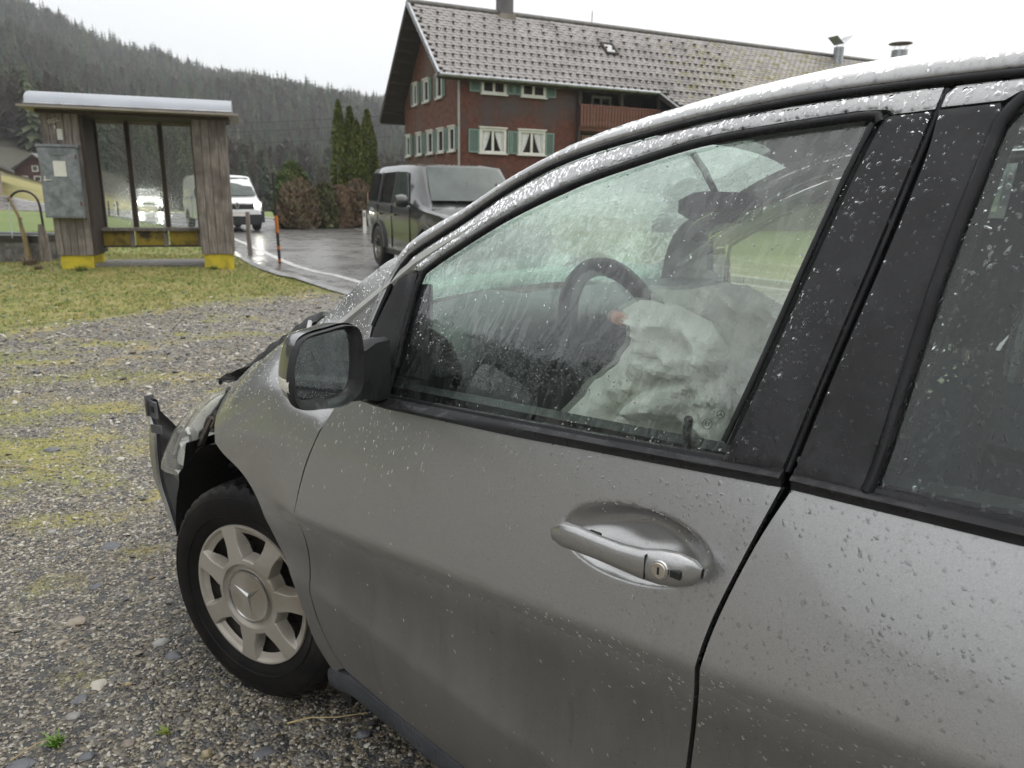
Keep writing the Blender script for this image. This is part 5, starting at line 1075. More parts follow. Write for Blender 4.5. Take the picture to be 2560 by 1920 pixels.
# ---- outlines in (x, z)
SHUT = [(.470, .930), (.43, .863), (.402, .79), (.388, .721), (.378, .643), (.372, .55), (.382, .45), (.397, .36), (.425, .29), (.455, .255)]
SILL = [(.455, .255), (.62, .22), (.84, .19), (1.1, .182), (1.378, .18)]
GAPB = [(1.378, .18), (1.376, .35), (1.385, .539), (1.40, .697), (1.414, .802), (1.446, .922), (1.474, 1.032), (1.501, 1.184), (1.526, 1.324), (1.544, 1.435), (1.561, 1.534)]
GUT = [(.500, 1.10), (.518, 1.155), (.540, 1.212), (.575, 1.258), (.635, 1.292), (.722, 1.338), (.822, 1.395), (.919, 1.438), (1.012, 1.466), (1.125, 1.490), (1.204, 1.505), (1.284, 1.517), (1.391, 1.529), (1.525, 1.537), (1.639, 1.541), (1.85, 1.545), (2.1, 1.545), (2.4, 1.535), (2.7, 1.515), (3.0, 1.48)]
TOPB = [(.505, .952), (.66, .960), (1.099, .982), (1.396, 1.003), (1.468, 1.008)]
G_top = [(.629, 1.216), (.696, 1.258), (.821, 1.327), (.911, 1.368), (1.003, 1.404), (1.115, 1.437), (1.217, 1.463), (1.326, 1.478), (1.425, 1.488), (1.470, 1.492)]
G_rear = [(1.479, 1.485), (1.459, 1.406), (1.433, 1.282), (1.406, 1.154), (1.38, 1.048)]
G_front = [(.617, .975), (.622, 1.06), (.624, 1.12), (.627, 1.20)]
GLASS = loop(G_top, G_rear, [(1.38, 1.02), (1.0, .99), (.62, .965)], [(.617, .975), (.624, 1.12), (.629, 1.216)])
def offc(path, d):
    P = rs(path, .02); out = []
    for i, p in enumerate(P):
        a, c = P[max(0, i - 1)], P[min(len(P) - 1, i + 1)]; t = Vector((c[0] - a[0], c[1] - a[1])).normalized(); out.append((p[0] - t.y * d, p[1] + t.x * d))
    return out
# handle recess
HC, HA, HB, HT = (1.262, .870), .138, .058, radians(5)
def recess(u, z):
    x = (u - HC[0]) * cos(HT) + (z - HC[1]) * sin(HT); y = -(u - HC[0]) * sin(HT) + (z - HC[1]) * cos(HT)
    r2 = (x / HA) ** 2 + (y / HB) ** 2; t = np.clip(1 - r2, 0, 1); return .058 * (t * t * (3 - 2 * t)) ** 1.0
DX = lambda path, d: [(p[0] + d, p[1]) for p in path]
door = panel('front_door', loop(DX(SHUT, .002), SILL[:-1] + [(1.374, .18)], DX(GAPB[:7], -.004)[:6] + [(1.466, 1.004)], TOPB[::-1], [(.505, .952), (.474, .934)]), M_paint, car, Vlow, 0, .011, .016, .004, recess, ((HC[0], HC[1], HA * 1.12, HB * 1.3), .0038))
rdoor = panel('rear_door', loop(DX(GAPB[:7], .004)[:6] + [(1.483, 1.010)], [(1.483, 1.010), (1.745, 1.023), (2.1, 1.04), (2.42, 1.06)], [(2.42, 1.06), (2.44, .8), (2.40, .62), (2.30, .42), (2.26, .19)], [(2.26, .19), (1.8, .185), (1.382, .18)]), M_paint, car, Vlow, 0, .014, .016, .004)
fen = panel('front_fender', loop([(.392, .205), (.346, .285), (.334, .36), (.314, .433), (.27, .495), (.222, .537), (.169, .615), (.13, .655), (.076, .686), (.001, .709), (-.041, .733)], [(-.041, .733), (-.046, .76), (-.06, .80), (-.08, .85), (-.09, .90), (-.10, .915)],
     [(-.10, .915), (-.046, .939), (.024, .984), (.117, 1.035), (.212, 1.073)], [(.212, 1.073), (.245, 1.03), (.33, .985), (.466, .936)], DX(SHUT[1:], -.003), [(.425, .236), (.392, .205)]), M_paint, car, Vfen, 0, .016, .02, .004)
pil = panel('pillar_base_panel', loop([(.216, 1.074), (.249, 1.034), (.334, .989), (.47, .940), (.50, .955), (.50, 1.0)], [(.50, 1.0), (.493, 1.10), (.512, 1.155), (.534, 1.212)], [(.534, 1.212), (.575, 1.268)], [(.575, 1.268), (.50, 1.243), (.445, 1.211), (.34, 1.148), (.236, 1.084), (.216, 1.074)]), M_paint, car, Vfen, 0.002, .016, .02, .003)
SO = offc(G_top, .015)   # outer line of the window seal
fr_low = SO[:-1] + [(1.486, 1.505)]
GD = [(p[0] + .003, p[1] - .008) for p in rs(GUT[3:14], .02)] + [(1.553, 1.529)]
frame = panel('window_frame', loop(GD, [(1.553, 1.529), (1.549, 1.502)], [(1.549, 1.502), (1.50, 1.4985), (1.494, 1.5035)], fr_low[::-1], [fr_low[0], (.575, 1.225), (.553, 1.212), GD[0]]), M_paint, door, Vup, .004, .014, .014, .003)
appl = panel('pillar_trim', loop([(1.499, 1.4945), (1.547, 1.4975)], DX(GAPB[::-1][1:5], -.006), [(1.495, 1.184), (1.469, 1.042), (1.466, 1.032)], [(1.466, 1.032), (1.378, 1.022)], [(1.378, 1.022), (1.389, 1.048), (1.415, 1.154), (1.442, 1.282), (1.468, 1.406), (1.489, 1.490)]), M_appl, door, Vup, .0065, .012, .010, .003)
tri = panel('mirror_triangle', loop([(.616, 1.222), (.575, 1.216), (.554, 1.204)], [(.554, 1.204), (.526, 1.14), (.509, 1.09), (.506, 1.0), (.515, .958)], [(.515, .958), (.606, .964)], [(.606, .964), (.611, 1.06), (.616, 1.222)]), M_appl, door, Vup, .006, .02, .010, .003)
glass = panel('side_window', GLASS, M_glass, door, Vup, -.004, .05, .0, 0)
# seals as soft rubber tubes on the surface
def surf_tube(name, path, V, off, r, m, parent, ell=(1, 1), n=8, st=.015):
    q = rs(path, st); p, nn = P3(V, [a[0] for a in q], [a[1] for a in q], off); b = MB(); b.tube([tuple(x) for x in p], r, n, ell=ell); return b.build(name, m, parent, 60)
surf_tube('window_seal', offc([(.6195, 1.03), (.624, 1.12), (.6285, 1.20)][::1], .004)[:-1] + offc(G_top, .006)[1:-1] + [(1.480, 1.497), (1.486, 1.487)], Vup, .003, .0070, M_rubber, door)
surf_tube('window_seal', offc(G_rear[::-1], .003)[::-1], Vup, .004, .0045, M_rubber, door)
def belt(name, pts, parent, m=M_trimb):
    b = MB(); G = []
    for u in np.linspace(pts[0], pts[1], max(6, int((pts[1] - pts[0]) / .03))):
        zt = np.interp(u, [.5, .655, 1.08, 1.385, 1.474, 1.743, 2.42], [.964, .974, 1.006, 1.028, 1.034, 1.040, 1.07]); zl_ = zt - np.interp(u, [.5, .62, 1, 2], [.010, .020, .028, .028])
        y = float(Vup(u, zt)); G.append([(u, -y + .012, zt - .004), (u, -y + .004, zt + .003), (u, -y - .003, zt + .002), (u, -y - .005, zt - .003), (u, -y - .011, zt - .004), (u, -y - .018, zt - .009), (u, -.003 - float(Vlow(u, zl_)) - .003, (zt + zl_) / 2 - .002), (u, -float(Vlow(u, zl_)) - .005, zl_ + .003), (u, -float(Vlow(u, zl_)) + .004, zl_ - .001)])
    b.grid([g for g in G]); b.f.append(tuple(range(9))); k = len(b.v) - 9; b.f.append(tuple(range(k, k + 9))[::-1]); return b.build(name, m, parent, 50)
belt('belt_moulding', (.515, 1.468), door); belt('belt_moulding', (1.482, 2.42), rdoor)
# rear door upper
R_top = [(1.634, 1.500), (1.75, 1.508), (2.0, 1.512), (2.25, 1.50), (2.36, 1.47)]; R_left = [(1.579, 1.03), (1.587, 1.08), (1.605, 1.293), (1.621, 1.418), (1.632, 1.492)]
panel('side_window', loop([(1.577, 1.015), (2.38, 1.05)], [(2.38, 1.05), (2.39, 1.3), (2.36, 1.47)], R_top[::-1], R_left[::-1]), M_glassr, rdoor, Vup, -.004, .06, 0, 0)
RG = [(p[0], p[1] - .008) for p in rs(GUT[13:], .03) if 1.57 < p[0] < 2.42]
panel('window_frame', loop([(1.556, 1.504), (1.558, 1.52), (1.568, 1.530)], RG, [RG[-1], (2.42, 1.06)], [(2.42, 1.06), (2.395, 1.06)], [(2.395, 1.06), (2.405, 1.3), (2.375, 1.485)], [(2.375, 1.485), (2.25, 1.516), (2.0, 1.528), (1.75, 1.524), (1.64, 1.518), (1.625, 1.508)], [(1.625, 1.508), (1.556, 1.504)]), M_paint, rdoor, Vup, .004, .02, .014, .003)
panel('pillar_trim', loop([(1.555, 1.499), (1.622, 1.5035)], [(1.622, 1.5035), (1.625, 1.495), (1.612, 1.418), (1.596, 1.293), (1.578, 1.08), (1.570, 1.022)], [(1.570, 1.022), (1.484, 1.028)], [(1.484, 1.028), (1.485, 1.042), (1.510, 1.184), (1.536, 1.324), (1.553, 1.435), (1.555, 1.499)]), M_appl, rdoor, Vup, .0065, .012, .010, .003)
surf_tube('window_seal', offc(R_left, .004)[:-1] + offc(R_top, .008)[1:], Vup, .003, .0085, M_rubber, rdoor)
surf_tube('door_seal', [(1.470, 1.03), (1.497, 1.184), (1.523, 1.324), (1.540, 1.435), (1.556, 1.53)], Vup, -.006, .006, M_rubber, rdoor)
panel('inner_frame', loop([(1.375, 1.045), (1.60, 1.06)], [(1.60, 1.06), (1.62, 1.25), (1.645, 1.50)], [(1.645, 1.50), (1.46, 1.50)], [(1.46, 1.50), (1.43, 1.30), (1.375, 1.045)]), M_void, door, Vup, -.014, .05, .01, 0)
# quarter panel behind the rear door, out of the picture
panel('rear_quarter', loop([(2.43, 1.065), (2.45, .8), (2.41, .66)], [(2.41, .66), (2.55, .66), (2.78, .71), (3.0, .66), (3.12, .50), (3.16, .34)], [(3.16, .34), (3.4, .36), (3.46, .6), (3.46, 1.0)], [(3.46, 1.0), (3.2, 1.46), (3.0, 1.47), (2.43, 1.525)], [(2.43, 1.525), (2.43, 1.065)]), M_paint, car, lambda u, z: np.where(np.asarray(z) > ZB(u), Vup(u, z), Vlow(u, z)), 0, .05, .02, .004)

# ---- gutter, roof side, roof, windscreen
gp_ = rs(GUT, .03); gP, gN = P3(Vup, [p[0] for p in gp_], [p[1] for p in gp_], 0)
MB().tube([tuple(p + n * .002) for p, n in zip(gP, gN)], .0058, 8).build('roof_gutter', M_rubber, car, 60)
SG = []; EDGE = []
for i in range(len(gP)):
    t = gP[min(i + 1, len(gP) - 1)] - gP[max(i - 1, 0)]; t = t / np.linalg.norm(t); n_ = gN[i]; b_ = np.cross(n_, t); b_ /= np.linalg.norm(b_)
    if b_[2] < 0: b_ = -b_
    u = gP[i][0]; w = np.interp(u, [.5, .55, .64, .72, .9, 1.1, 1.3, 1.5, 3], [.036, .036, .034, .028, .026, .028, .031, .035, .035])
    row = []
    for q, h in ((.0035, -.012), (.0045, .001), (.009, .005), (.45 * w + .004, .0075), (w * .85, .004), (w + .006, -.006), (w + .02, -.022), (w + .045, -.050), (w + .07, -.085)):
        row.append(tuple(gP[i] + b_ * q + n_ * h))
    SG.append(row); EDGE.append(row[-1])
rail = MB(); rail.grid(SG); rail = rail.build('roof_side', M_paint, car, 50)
mirrored = []
def mirror_copy(o, parent=None):
    c = o.copy(); COL.objects.link(c); c.parent = parent or car; c.scale = (1, -1, 1)
    for ch in o.children: d = ch.copy(); COL.objects.link(d); d.parent = c
    return c
k0 = next(i for i, p in enumerate(EDGE) if p[0] > .92)
G = []
for p in EDGE[k0:]:
    crown = .055; G.append([(p[0] + .0, -p[1] * s, p[2] + crown * (1 - s * s) - .004) for s in np.linspace(-1, 1, 13)])
MB().grid(G).build('roof', M_paint, car, 60)
G = []
for p in EDGE[k0:]: G.append([(p[0], -p[1] * s * .99, p[2] + .05 * (1 - s * s) - .035 - .02 * abs(s) ** 6) for s in np.linspace(-1, 1, 13)])
MB().grid(G).build('headliner', M_liner, car, 60)
G = []
base_e = [(.22, -.70, 1.05), (.30, -.695, 1.09), (.40, -.69, 1.15)]
for p in base_e + EDGE[:k0 + 1]:
    bow = np.interp(p[0], [.2, .95], [.20, .05]); G.append([(p[0] - bow * (1 - s * s), -p[1] * s, p[2] + .03 * (1 - s * s) - (.02 if p[0] < .5 else 0) * (1 - s * s)) for s in np.linspace(-1, 1, 17)])
MB().grid(G).build('windscreen', M_wind, car, 60)
# ---- rocker panel, floor, wheel liner
G = []
for u in np.linspace(.37, 2.3, 40):
    zt = np.interp(u, [.37, .46, .84, 1.4, 2.3], [.215, .243, .186, .176, .18]); y = float(Vlow(u, zt)); G.append([(u, -y + .02, zt + .004), (u, -y - .001, zt - .006), (u, -y - .004, zt - .022), (u, -y - .001, zt - .052), (u, -y + .03, zt - .088), (u, -y + .06, zt - .10)])
b = MB(); b.grid(G); b.build('rocker_panel', M_rock, car, 50)
MB().box2((.45, -.76, .10), (3.3, .76, .17)).build('underbody', M_void, car)
b = MB(); G = []
for k in range(19):
    a = radians(-8 + 150 * k / 18) if True else 0; a = radians(2 + 176 * k / 18); r_ = .405; G.append([(r_ * cos(a) - .0, y, .315 + r_ * sin(a)) for y in (-.838, -.80, -.62, -.45)])
b.grid(G); b.prism([(.41 * cos(radians(q)), .315 + .41 * sin(radians(q))) for q in range(-30, 211, 15)], lambda p: (p[0], -.45, p[1]), lambda p: (p[0], -.44, p[1])); b.build('wheel_liner', M_void, car, 50)
b = MB(); b.box2((.385, -.80, .12), (.43, -.45, .95)); b.box2((-.60, -.58, .18), (.4, .58, .56)); b.build('engine_bay', M_void, car)
b = MB(); b.add([(-.60, -.70, .16), (-.585, -.74, .34), (-.545, -.75, .48), (-.45, -.74, .56), (-.36, -.78, .62), (-.35, -.60, .62), (-.45, -.60, .56), (-.56, -.60, .48), (-.60, -.60, .16)], [(0, 1, 2, 3, 4, 5, 6, 7, 8)]); b.grid([[(-.36, -.80, .64), (-.36, -.5, .66)], [(-.44, -.775, .56), (-.44, -.5, .57)], [(-.52, -.76, .44), (-.52, -.5, .45)], [(-.55, -.76, .30), (-.55, -.5, .3)], [(-.54, -.76, .14), (-.54, -.5, .14)]])
b.build('torn_liner_sheet', mat('liner_felt', (.016, .016, .017), (.028, .028, .028), 8, .6, bmp=.5, bdist=.01, bscale=14), car, 60)
# ---- hood (rear part left, front edge crumpled) with the bent black edge strip
HE = [(.20, 1.085), (.166, 1.081), (.101, 1.053), (.02, 1.008), (-.066, .966), (-.159, .908), (-.257, .861), (-.338, .832)]
G = []
for i, (u, z) in enumerate(rs(HE[:6], .03)):
    G.append([(u - .04 * (1 - s * s), -.665 * s * -1 * -1, z + .035 * (1 - s * s) - .004) for s in np.linspace(1, -1, 15)])
MB().grid(G).build('bonnet', M_paint, car, 50)
HL = [(.205, 1.070), (.117, 1.030), (.024, .980), (-.046, .940), (-.129, .902), (-.20, .880), (-.27, .850), (-.338, .826)]
a_, c_ = rs(HE, .02), rs(HL, .02); n_ = min(len(a_), len(c_)); G = []
for i in range(n_):
    t = i / (n_ - 1); p, q = a_[int(t * (len(a_) - 1))], c_[int(t * (len(c_) - 1))]; G.append([(p[0], -.655, p[1] + .004), (p[0] + .003, -.672, p[1] + .002 + .003 * sin(i * 1.7)), ((p[0] + q[0]) / 2, -.692, (p[1] + q[1]) / 2 - .006), (q[0], -.70, q[1]), (q[0], -.66, q[1] - .02)])
b = MB(); b.grid(G); b.tube([(-.31, -.668, .842), (-.338, -.675, .826), (-.352, -.68, .808)], .007, 6); b.build('bent_bonnet_edge', M_rubber, car, 50)
MB().tube([(.205, -.715, 1.072), (.225, -.738, 1.045), (.255, -.76, 1.015), (.30, -.785, .99)], .006, 6).build('seam_strip', mat('white_sealant', (.55, .55, .55), None), car, 60)
# ---- headlight
LR = [(-.255, .807), (-.31, .754), (-.393, .688), (-.466, .61), (-.534, .53), (-.579, .464), (-.60, .438)]; LL = [(-.30, .802), (-.461, .737), (-.565, .698), (-.702, .61), (-.792, .528), (-.862, .450), (-.87, .420)]
a_, c_ = rs(LR, .03), rs(LL, .03)
def lamp_grid(inn, off):
    G = []
    for i in range(17):
        t = i / 16; p = a_[min(len(a_) - 1, int(round(t * (len(a_) - 1))))]; q = c_[min(len(c_) - 1, int(round(t * (len(c_) - 1))))]; row = []
        for j in range(11):
            s = j / 10; bow = sin(pi * s) * .035; row.append((p[0] + (q[0] - p[0]) * s - off * .3, -.70 + .05 * s ** 2 - bow + off, p[1] + (q[1] - p[1]) * s + bow * .15))
        G.append(row)
    return G
lens_m = None
def lens_mat():
    m, n, l = nt('headlight_lens_clear'); o = n.new('ShaderNodeOutputMaterial'); t = n.new('ShaderNodeBsdfTransparent'); t.inputs[0].default_value = (.90, .91, .88, 1); g = n.new('ShaderNodeBsdfGlossy'); g.inputs['Roughness'].default_value = .03; d = n.new('ShaderNodeBsdfDiffuse'); d.inputs[0].default_value = (.78, .78, .72, 1)
    oc = n.new('ShaderNodeTexCoord').outputs['Object']; a = noise(n, l, 12, 6, .7, oc); r = rampn(n, l, a.outputs['Fac'], [(.40, .12), (.68, .42)]); fr = n.new('ShaderNodeFresnel'); two_sided_ior(n, l, 1.6, [fr.inputs[0]]); b_ = noise(n, l, 60, 3, .5, oc); l.new(bump(n, l, b_.outputs['Fac'], .15, .002), g.inputs['Normal'])
    m1 = n.new('ShaderNodeMixShader'); l.new(r.outputs[0], m1.inputs[0]); l.new(t.outputs[0], m1.inputs[1]); l.new(d.outputs[0], m1.inputs[2]); m2 = n.new('ShaderNodeMixShader'); l.new(fr.outputs[0], m2.inputs[0]); l.new(m1.outputs[0], m2.inputs[1]); l.new(g.outputs[0], m2.inputs[2]); l.new(m2.outputs[0], o.inputs[0]); return m
M_lens = lens_mat()
hl = MB().grid(lamp_grid(0, 0)).build('headlight', M_lens, car, 60)
MB().grid(lamp_grid(0, .07)).build('reflector_bowl', mat('reflector_silver', (.90, .90, .88), (.74, .74, .72), 7, .3, metal=0, bmp=.5, bscale=10), hl, 60)
b = MB()
for (u, z, r_) in ((-.62, .57, .045),): b.lathe([(r_, -.025), (r_ * .96, -.035), (r_ * .75, .0), (r_ * .35, .02), (0, .022)], 18, (u, -.655, z), 'y')
b.build('lamp_bowl', M_chrome, hl, 50)
b = MB(); b.tube([(-.50, -.690, .70), (-.60, -.70, .60), (-.68, -.70, .50)], .004, 6); b.build('lamp_divider', mat('pale_plastic', (.5, .49, .45), None, 3, .4), hl, 60)
b = MB(); pr = [(p[0] + .004, -.702 + .004 * sin(i * 2.3), p[1] + .004 * cos(i * 1.9)) for i, p in enumerate(a_)]; b.tube(pr, .013, 7, ell=(1, .6))
for i in range(1, len(pr) - 1, 4): b.box((pr[i][0] + .022, pr[i][1] - .002, pr[i][2] + .004), (.034, .008, .02), .4)
b.build('lamp_gasket', mat('grey_gasket', (.06, .06, .062), (.10, .10, .10), 20, .5), hl, 50)
b = MB(); b.grid([[(-.87, -.655, .425), (-.60, -.715, .44)], [(-.84, -.66, .40), (-.60, -.715, .405)], [(-.80, -.63, .39), (-.6, -.66, .39)]]); b.build('lamp_foot', mat('cracked_clear_plastic', (.30, .28, .22), (.2, .19, .16), 12, .25, coat=1), hl, 40)
# torn plastic and metal between lamp and fender
r_ = random.Random(5)
b = MB()
for k in range(30):
    t = r_.random(); u = -.14 - .36 * t + r_.uniform(-.03, .05); z = .76 - .28 * t + r_.uniform(-.06, .03); y = -.60 - r_.uniform(0, .08); s = r_.uniform(.015, .05)
    vs = [(u + r_.uniform(-s, s), y + r_.uniform(-s, s) * .5, z + r_.uniform(-s, s)) for _ in range(4)]; b.add(vs, [(0, 1, 2), (0, 2, 3), (0, 3, 1)])
b.build('torn_plastic', M_void, car)
b = MB(); 
for pth in (((-.14, -.735, .80), (-.20, -.745, .76), (-.26, -.74, .74), (-.30, -.745, .69)), ((-.12, -.74, .74), (-.2, -.75, .70), (-.22, -.76, .66), (-.30, -.75, .63)), ((-.3, -.74, .72), (-.36, -.745, .64), (-.40, -.75, .58))): b.tube(pth, [.008, .012, .007, .005][:len(pth)], 5)
b.build('broken_bracket', mat('bracket_plastic', (.05, .045, .04), (.11, .09, .07), 30, .5), car, 40)
# ---- pushed-off bumper
BE = [(-.835, .668), (-.849, .60), (-.82, .545), (-.826, .483), (-.822, .362), (-.779, .278), (-.735, .19)]
G = []; be = rs(BE, .03)
for i, (u, z) in enumerate(be):
    t = i / (len(be) - 1); w = np.interp(t, [0, .15, .4, .7, 1], [.012, .035, .055, .045, .02]); zi = .19 + (z - .19) * .52; G.append([(u + .002, -.695, z), (u - .004, -.702, z + .001), (u - w * 1.2, -.695, z + .004), (u - w * 2.0, -.675, z - .01), (u - .16, -.61, .6 * z + .4 * zi), (u - .26, -.48, zi), (u - .32, -.2, zi), (u - .33, .35, zi), (u - .14, .68, zi)])
b = MB(); b.grid(G); bmp_ = b.build('front_bumper', M_paint, car, 50)
b = MB(); b.grid([[(p[0] + .012, p[1] + .008 if p[1] < -.5 else p[1], p[2]) for p in row] for row in G]); b.build('bumper_inner', M_void, bmp_, 60)
b = MB(); b.box((-.842, -.697, .645), (.010, .03, .075)); b.box((-.81, -.70, .635), (.055, .006, .06)); b.box((-.80, -.70, .565), (.05, .006, .03), .3); b.build('bumper_bracket', mat('grey_bracket', (.10, .10, .105), (.06, .06, .06), 20, .4), bmp_)
MB().box((-.808, -.7045, .637), (.018, .004, .022)).build('bracket_hole', M_void, bmp_)

# ---- door handle with lock
ST_ = [(1.139, .866, .004, .006, -.905), (1.150, .868, .013, .012, -.911), (1.172, .873, .021, .014, -.916), (1.20, .876, .0205, .013, -.920), (1.24, .876, .0190, .012, -.922), (1.28, .875, .0195, .0125, -.922), (1.315, .876, .0225, .014, -.921), (1.345, .880, .0265, .016, -.918), (1.37, .882, .0255, .015, -.913), (1.39, .882, .019, .011, -.906), (1.399, .882, .008, .005, -.900)]
b = MB(); G = []
for j in range(20):
    a = 2 * pi * j / 20; row = []
    for (u, z, h, d, y) in ST_: ca_, sa_ = cos(a), sin(a); row.append((u, y - d * (abs(ca_) ** .8) * (1 if ca_ > 0 else -1), z + h * sa_))
    G.append(row)
b.grid(G, True); hnd = b.build('door_handle', M_paint, door, 60)
def ring_tube(pts, r, name, m, par): MB().tube(pts, r, 6, closed=True, cap=False).build(name, m, par, 60)
for dy, r_o, h_, mm, nm in ((-.0145, .0145, .004, M_chrome, 'lock_ring'), (-.0165, .0115, .003, mat('lock_face', (.50, .45, .38), (.62, .57, .5), 80, .3, metal=.7), 'key_lock')):
    MB().lathe([(0, dy), (r_o * .92, dy), (r_o, dy + .0015), (r_o, dy + h_ + .006)], 24, (1.349, -.918, .8815), 'y').build(nm, mm, hnd, 40)
MB().box2((1.3475, -.9355, .876), (1.3505, -.9343, .887)).build('key_slot', M_void, hnd)
MB().box2((1.3655, -.9315, .877), (1.381, -.925, .887)).build('handle_inset', M_void, hnd)
MB().box2((1.3268, -.9360, .861), (1.3274, -.915, .898)).build('handle_seam', M_void, hnd)
MB().box2((1.20, -.885, .868), (1.22, -.905, .88)).build('handle_stem', M_void, hnd)

# ---- door mirror (glass faces back towards us, leaned in)
mn = Vector((cos(radians(18)), sin(radians(18)), 0)); mo = Vector((.70, -1.0, 1.08)); mt = Vector((-mn.y, mn.x, 0)); mz = Vector((0, 0, 1))
def mp_(p): d = Vector(p) - mo; return d.dot(mt), d.z
MH = [(.731, -1.094, 1.130), (.723, -1.07, 1.147), (.705, -1.01, 1.150), (.686, -.956, 1.150), (.674, -.921, 1.135), (.671, -.911, 1.09), (.672, -.914, 1.05), (.676, -.922, 1.017), (.691, -.972, .999), (.71, -1.03, 1.008), (.728, -1.086, 1.021), (.736, -1.109, 1.042), (.736, -1.111, 1.085)]
MG = [(.727, -1.080, 1.128), (.72, -1.062, 1.138), (.70, -1.0, 1.140), (.686, -.956, 1.140), (.680, -.936, 1.128), (.678, -.932, 1.07), (.682, -.944, 1.032), (.693, -.977, 1.022), (.71, -1.03, 1.028), (.724, -1.073, 1.035), (.731, -1.089, 1.052), (.731, -1.089, 1.10)]
mh = rs([mp_(p) for p in MH], .012, True); mg_ = rs([mp_(p) for p in MG], .012, True)
def w3(p, d): return mo + mt * p[0] + mz * p[1] + mn * d
cx = sum(p[0] for p in mh) / len(mh); cz = sum(p[1] for p in mh) / len(mh); G = []
for s, d in ((.955, .002), (.985, .004), (1.0, .0), (.998, -.006), (.975, -.012)): G.append([w3((cx + (p[0] - cx) * s, cz + (p[1] - cz) * s), d) for p in mh + mh[:1]])
mir = MB().grid(G).build('door_mirror', M_trimb, car, 60)
G = []
for s, d, sh_ in ((.985, -.008, -.002), (.955, -.026, -.009), (.93, -.045, -.019), (.88, -.062, -.030), (.78, -.078, -.042), (.5, -.092, -.05), (.1, -.096, -.05)): G.append([w3((cx + (p[0] - cx) * s - sh_, cz + (p[1] - cz) * s + .004), d) for p in mh + mh[:1]])
MB().grid(G).build('mirror_housing', mat('mirror_shell_dark', (.085, .085, .088), (.11, .11, .113), 5, .32, metal=.6, coat=1), mir, 60)
k = len(mh); n_ = min(len(mh), len(mg_)); G = []
for p in mh + mh[:1]:
    a = atan2(p[1] - cz, p[0] - cx); q = min(mg_, key=lambda g: abs((atan2(g[1] - cz, g[0] - cx) - a + pi) % (2 * pi) - pi)); G.append([w3((cx + (p[0] - cx) * .955, cz + (p[1] - cz) * .955), .002), w3(((p[0] + q[0]) / 2 + (q[0] - p[0]) * .3, (p[1] + q[1]) / 2 + (q[1] - p[1]) * .3), -.006), w3(q, -.014)])
MB().grid(G).build('mirror_bezel', M_trimb, mir, 60)
def mirror_mat():
    m, n, l = nt('mirror_glass'); o = n.new('ShaderNodeOutputMaterial'); p = n.new('ShaderNodeBsdfPrincipled'); l.new(p.outputs[0], o.inputs[0]); p.inputs['Base Color'].default_value = (.62, .66, .64, 1); p.inputs['Metallic'].default_value = 1; p.inputs['Roughness'].default_value = .03
    oc = n.new('ShaderNodeTexCoord').outputs['Object']; v = n.new('ShaderNodeTexVoronoi'); v.inputs['Scale'].default_value = 190; l.new(oc, v.inputs['Vector']); r = rampn(n, l, v.outputs['Distance'], [(0, 1.0), (.25, 0.0)]); l.new(bump(n, l, r.outputs[0], .25, .001), p.inputs['Normal']); return m
MB().add([w3(p, -.013) for p in mg_], [tuple(range(len(mg_)))]).build('mirror_glass', mirror_mat(), mir)
# turn signal on the outer edge of the housing
G = []
for t in range(7):
    q = t / 6; p0_ = w3((-.1205 + .024 * q ** 1.2, -.014 + .002 * q), -.004 - .040 * q); G.append([p0_ + mz * zz + mt * (.003 * (zz / .012) ** 2) for zz in (.013 - .004 * q, .005, -.005, -.013 + .004 * q)])
MB().grid(G).build('turn_signal', mat('signal_lens_white', (.85, .85, .80), (.7, .68, .6), 60, .12, coat=1, bmp=.5, bscale=200), mir, 60)
b = MB(); G = []
for s, uu, yy in ((0, .606, -.93), (.35, .604, -.90), (.7, .598, -.865), (.85, .594, -.842), (1, .585, -.80)):
    h0, h1 = (.975, 1.085) if s < .8 else (.968, 1.098); h0 += .01 * (1 - s); w_ = .024 if s < .8 else .032; G.append([(uu + w_, yy - .002, h0), (uu + w_ * 1.05, yy, (h0 + h1) / 2), (uu + w_, yy, h1 - .006), (uu + w_ * .6, yy, h1), (uu - w_, yy, h1 - .01), (uu - w_, yy, h0)])
b.grid([r + r[:1] for r in G]); b.build('mirror_arm', M_trimb, mir, 50)

# ---- front wheel
whl = bpy.data.objects.new('front_wheel', None); link(whl, car); whl.location = (.032, -.760, .305); whl.rotation_euler = (0, 0, radians(13))
def tyre(par, name='tyre'):
    n_ = 240; R_ = .315; b = MB(); G = []
    prof = [(.205, -.088), (.222, -.098), (.25, -.104), (.28, -.102), (.298, -.094), (.306, -.087), (.3125, -.078), (.3145, -.062), (.315, -.045), (.3065, -.0445), (.3065, -.0385), (.315, -.038), (.3155, -.012), (.3065, -.0115), (.3065, -.0055), (.3155, -.005), (.3155, .03), (.3065, .0305), (.3065, .0365), (.315, .037), (.314, .07), (.306, .088), (.28, .102), (.22, .098), (.205, .09)]
    for i in range(n_):
        a = 2 * pi * i / n_; row = []
        for k, (r, y) in enumerate(prof):
            rr = r; ph = (i + int(abs(y) * 130)) % 6
            if k in (5, 6, 7, 8) and ph < 2 and r > .30: rr -= .0075 if k > 5 else .004
            if 10 < k < 20 and r > .31 and (i + int(y * 200)) % 8 < 2: rr -= .006
            if k in (2, 3) : rr += .0008 * sin(i * .9)
            row.append((rr * cos(a), y, rr * sin(a)))
        G.append(row)
    b.grid(G, True); return b.build(name, M_tyre, par, 35)
ty = tyre(whl)
b = MB()
for r0 in (.236, .286): b.lathe([(r0 - .0015, -.1005 if r0 < .25 else -.0985), (r0, -.1035 if r0 < .25 else -.1005), (r0 + .0015, -.1005 if r0 < .25 else -.0975)], 120, ax='y')
b.build('sidewall_rib', M_tyre, ty, 60)
NS, A0 = 7, radians(110)
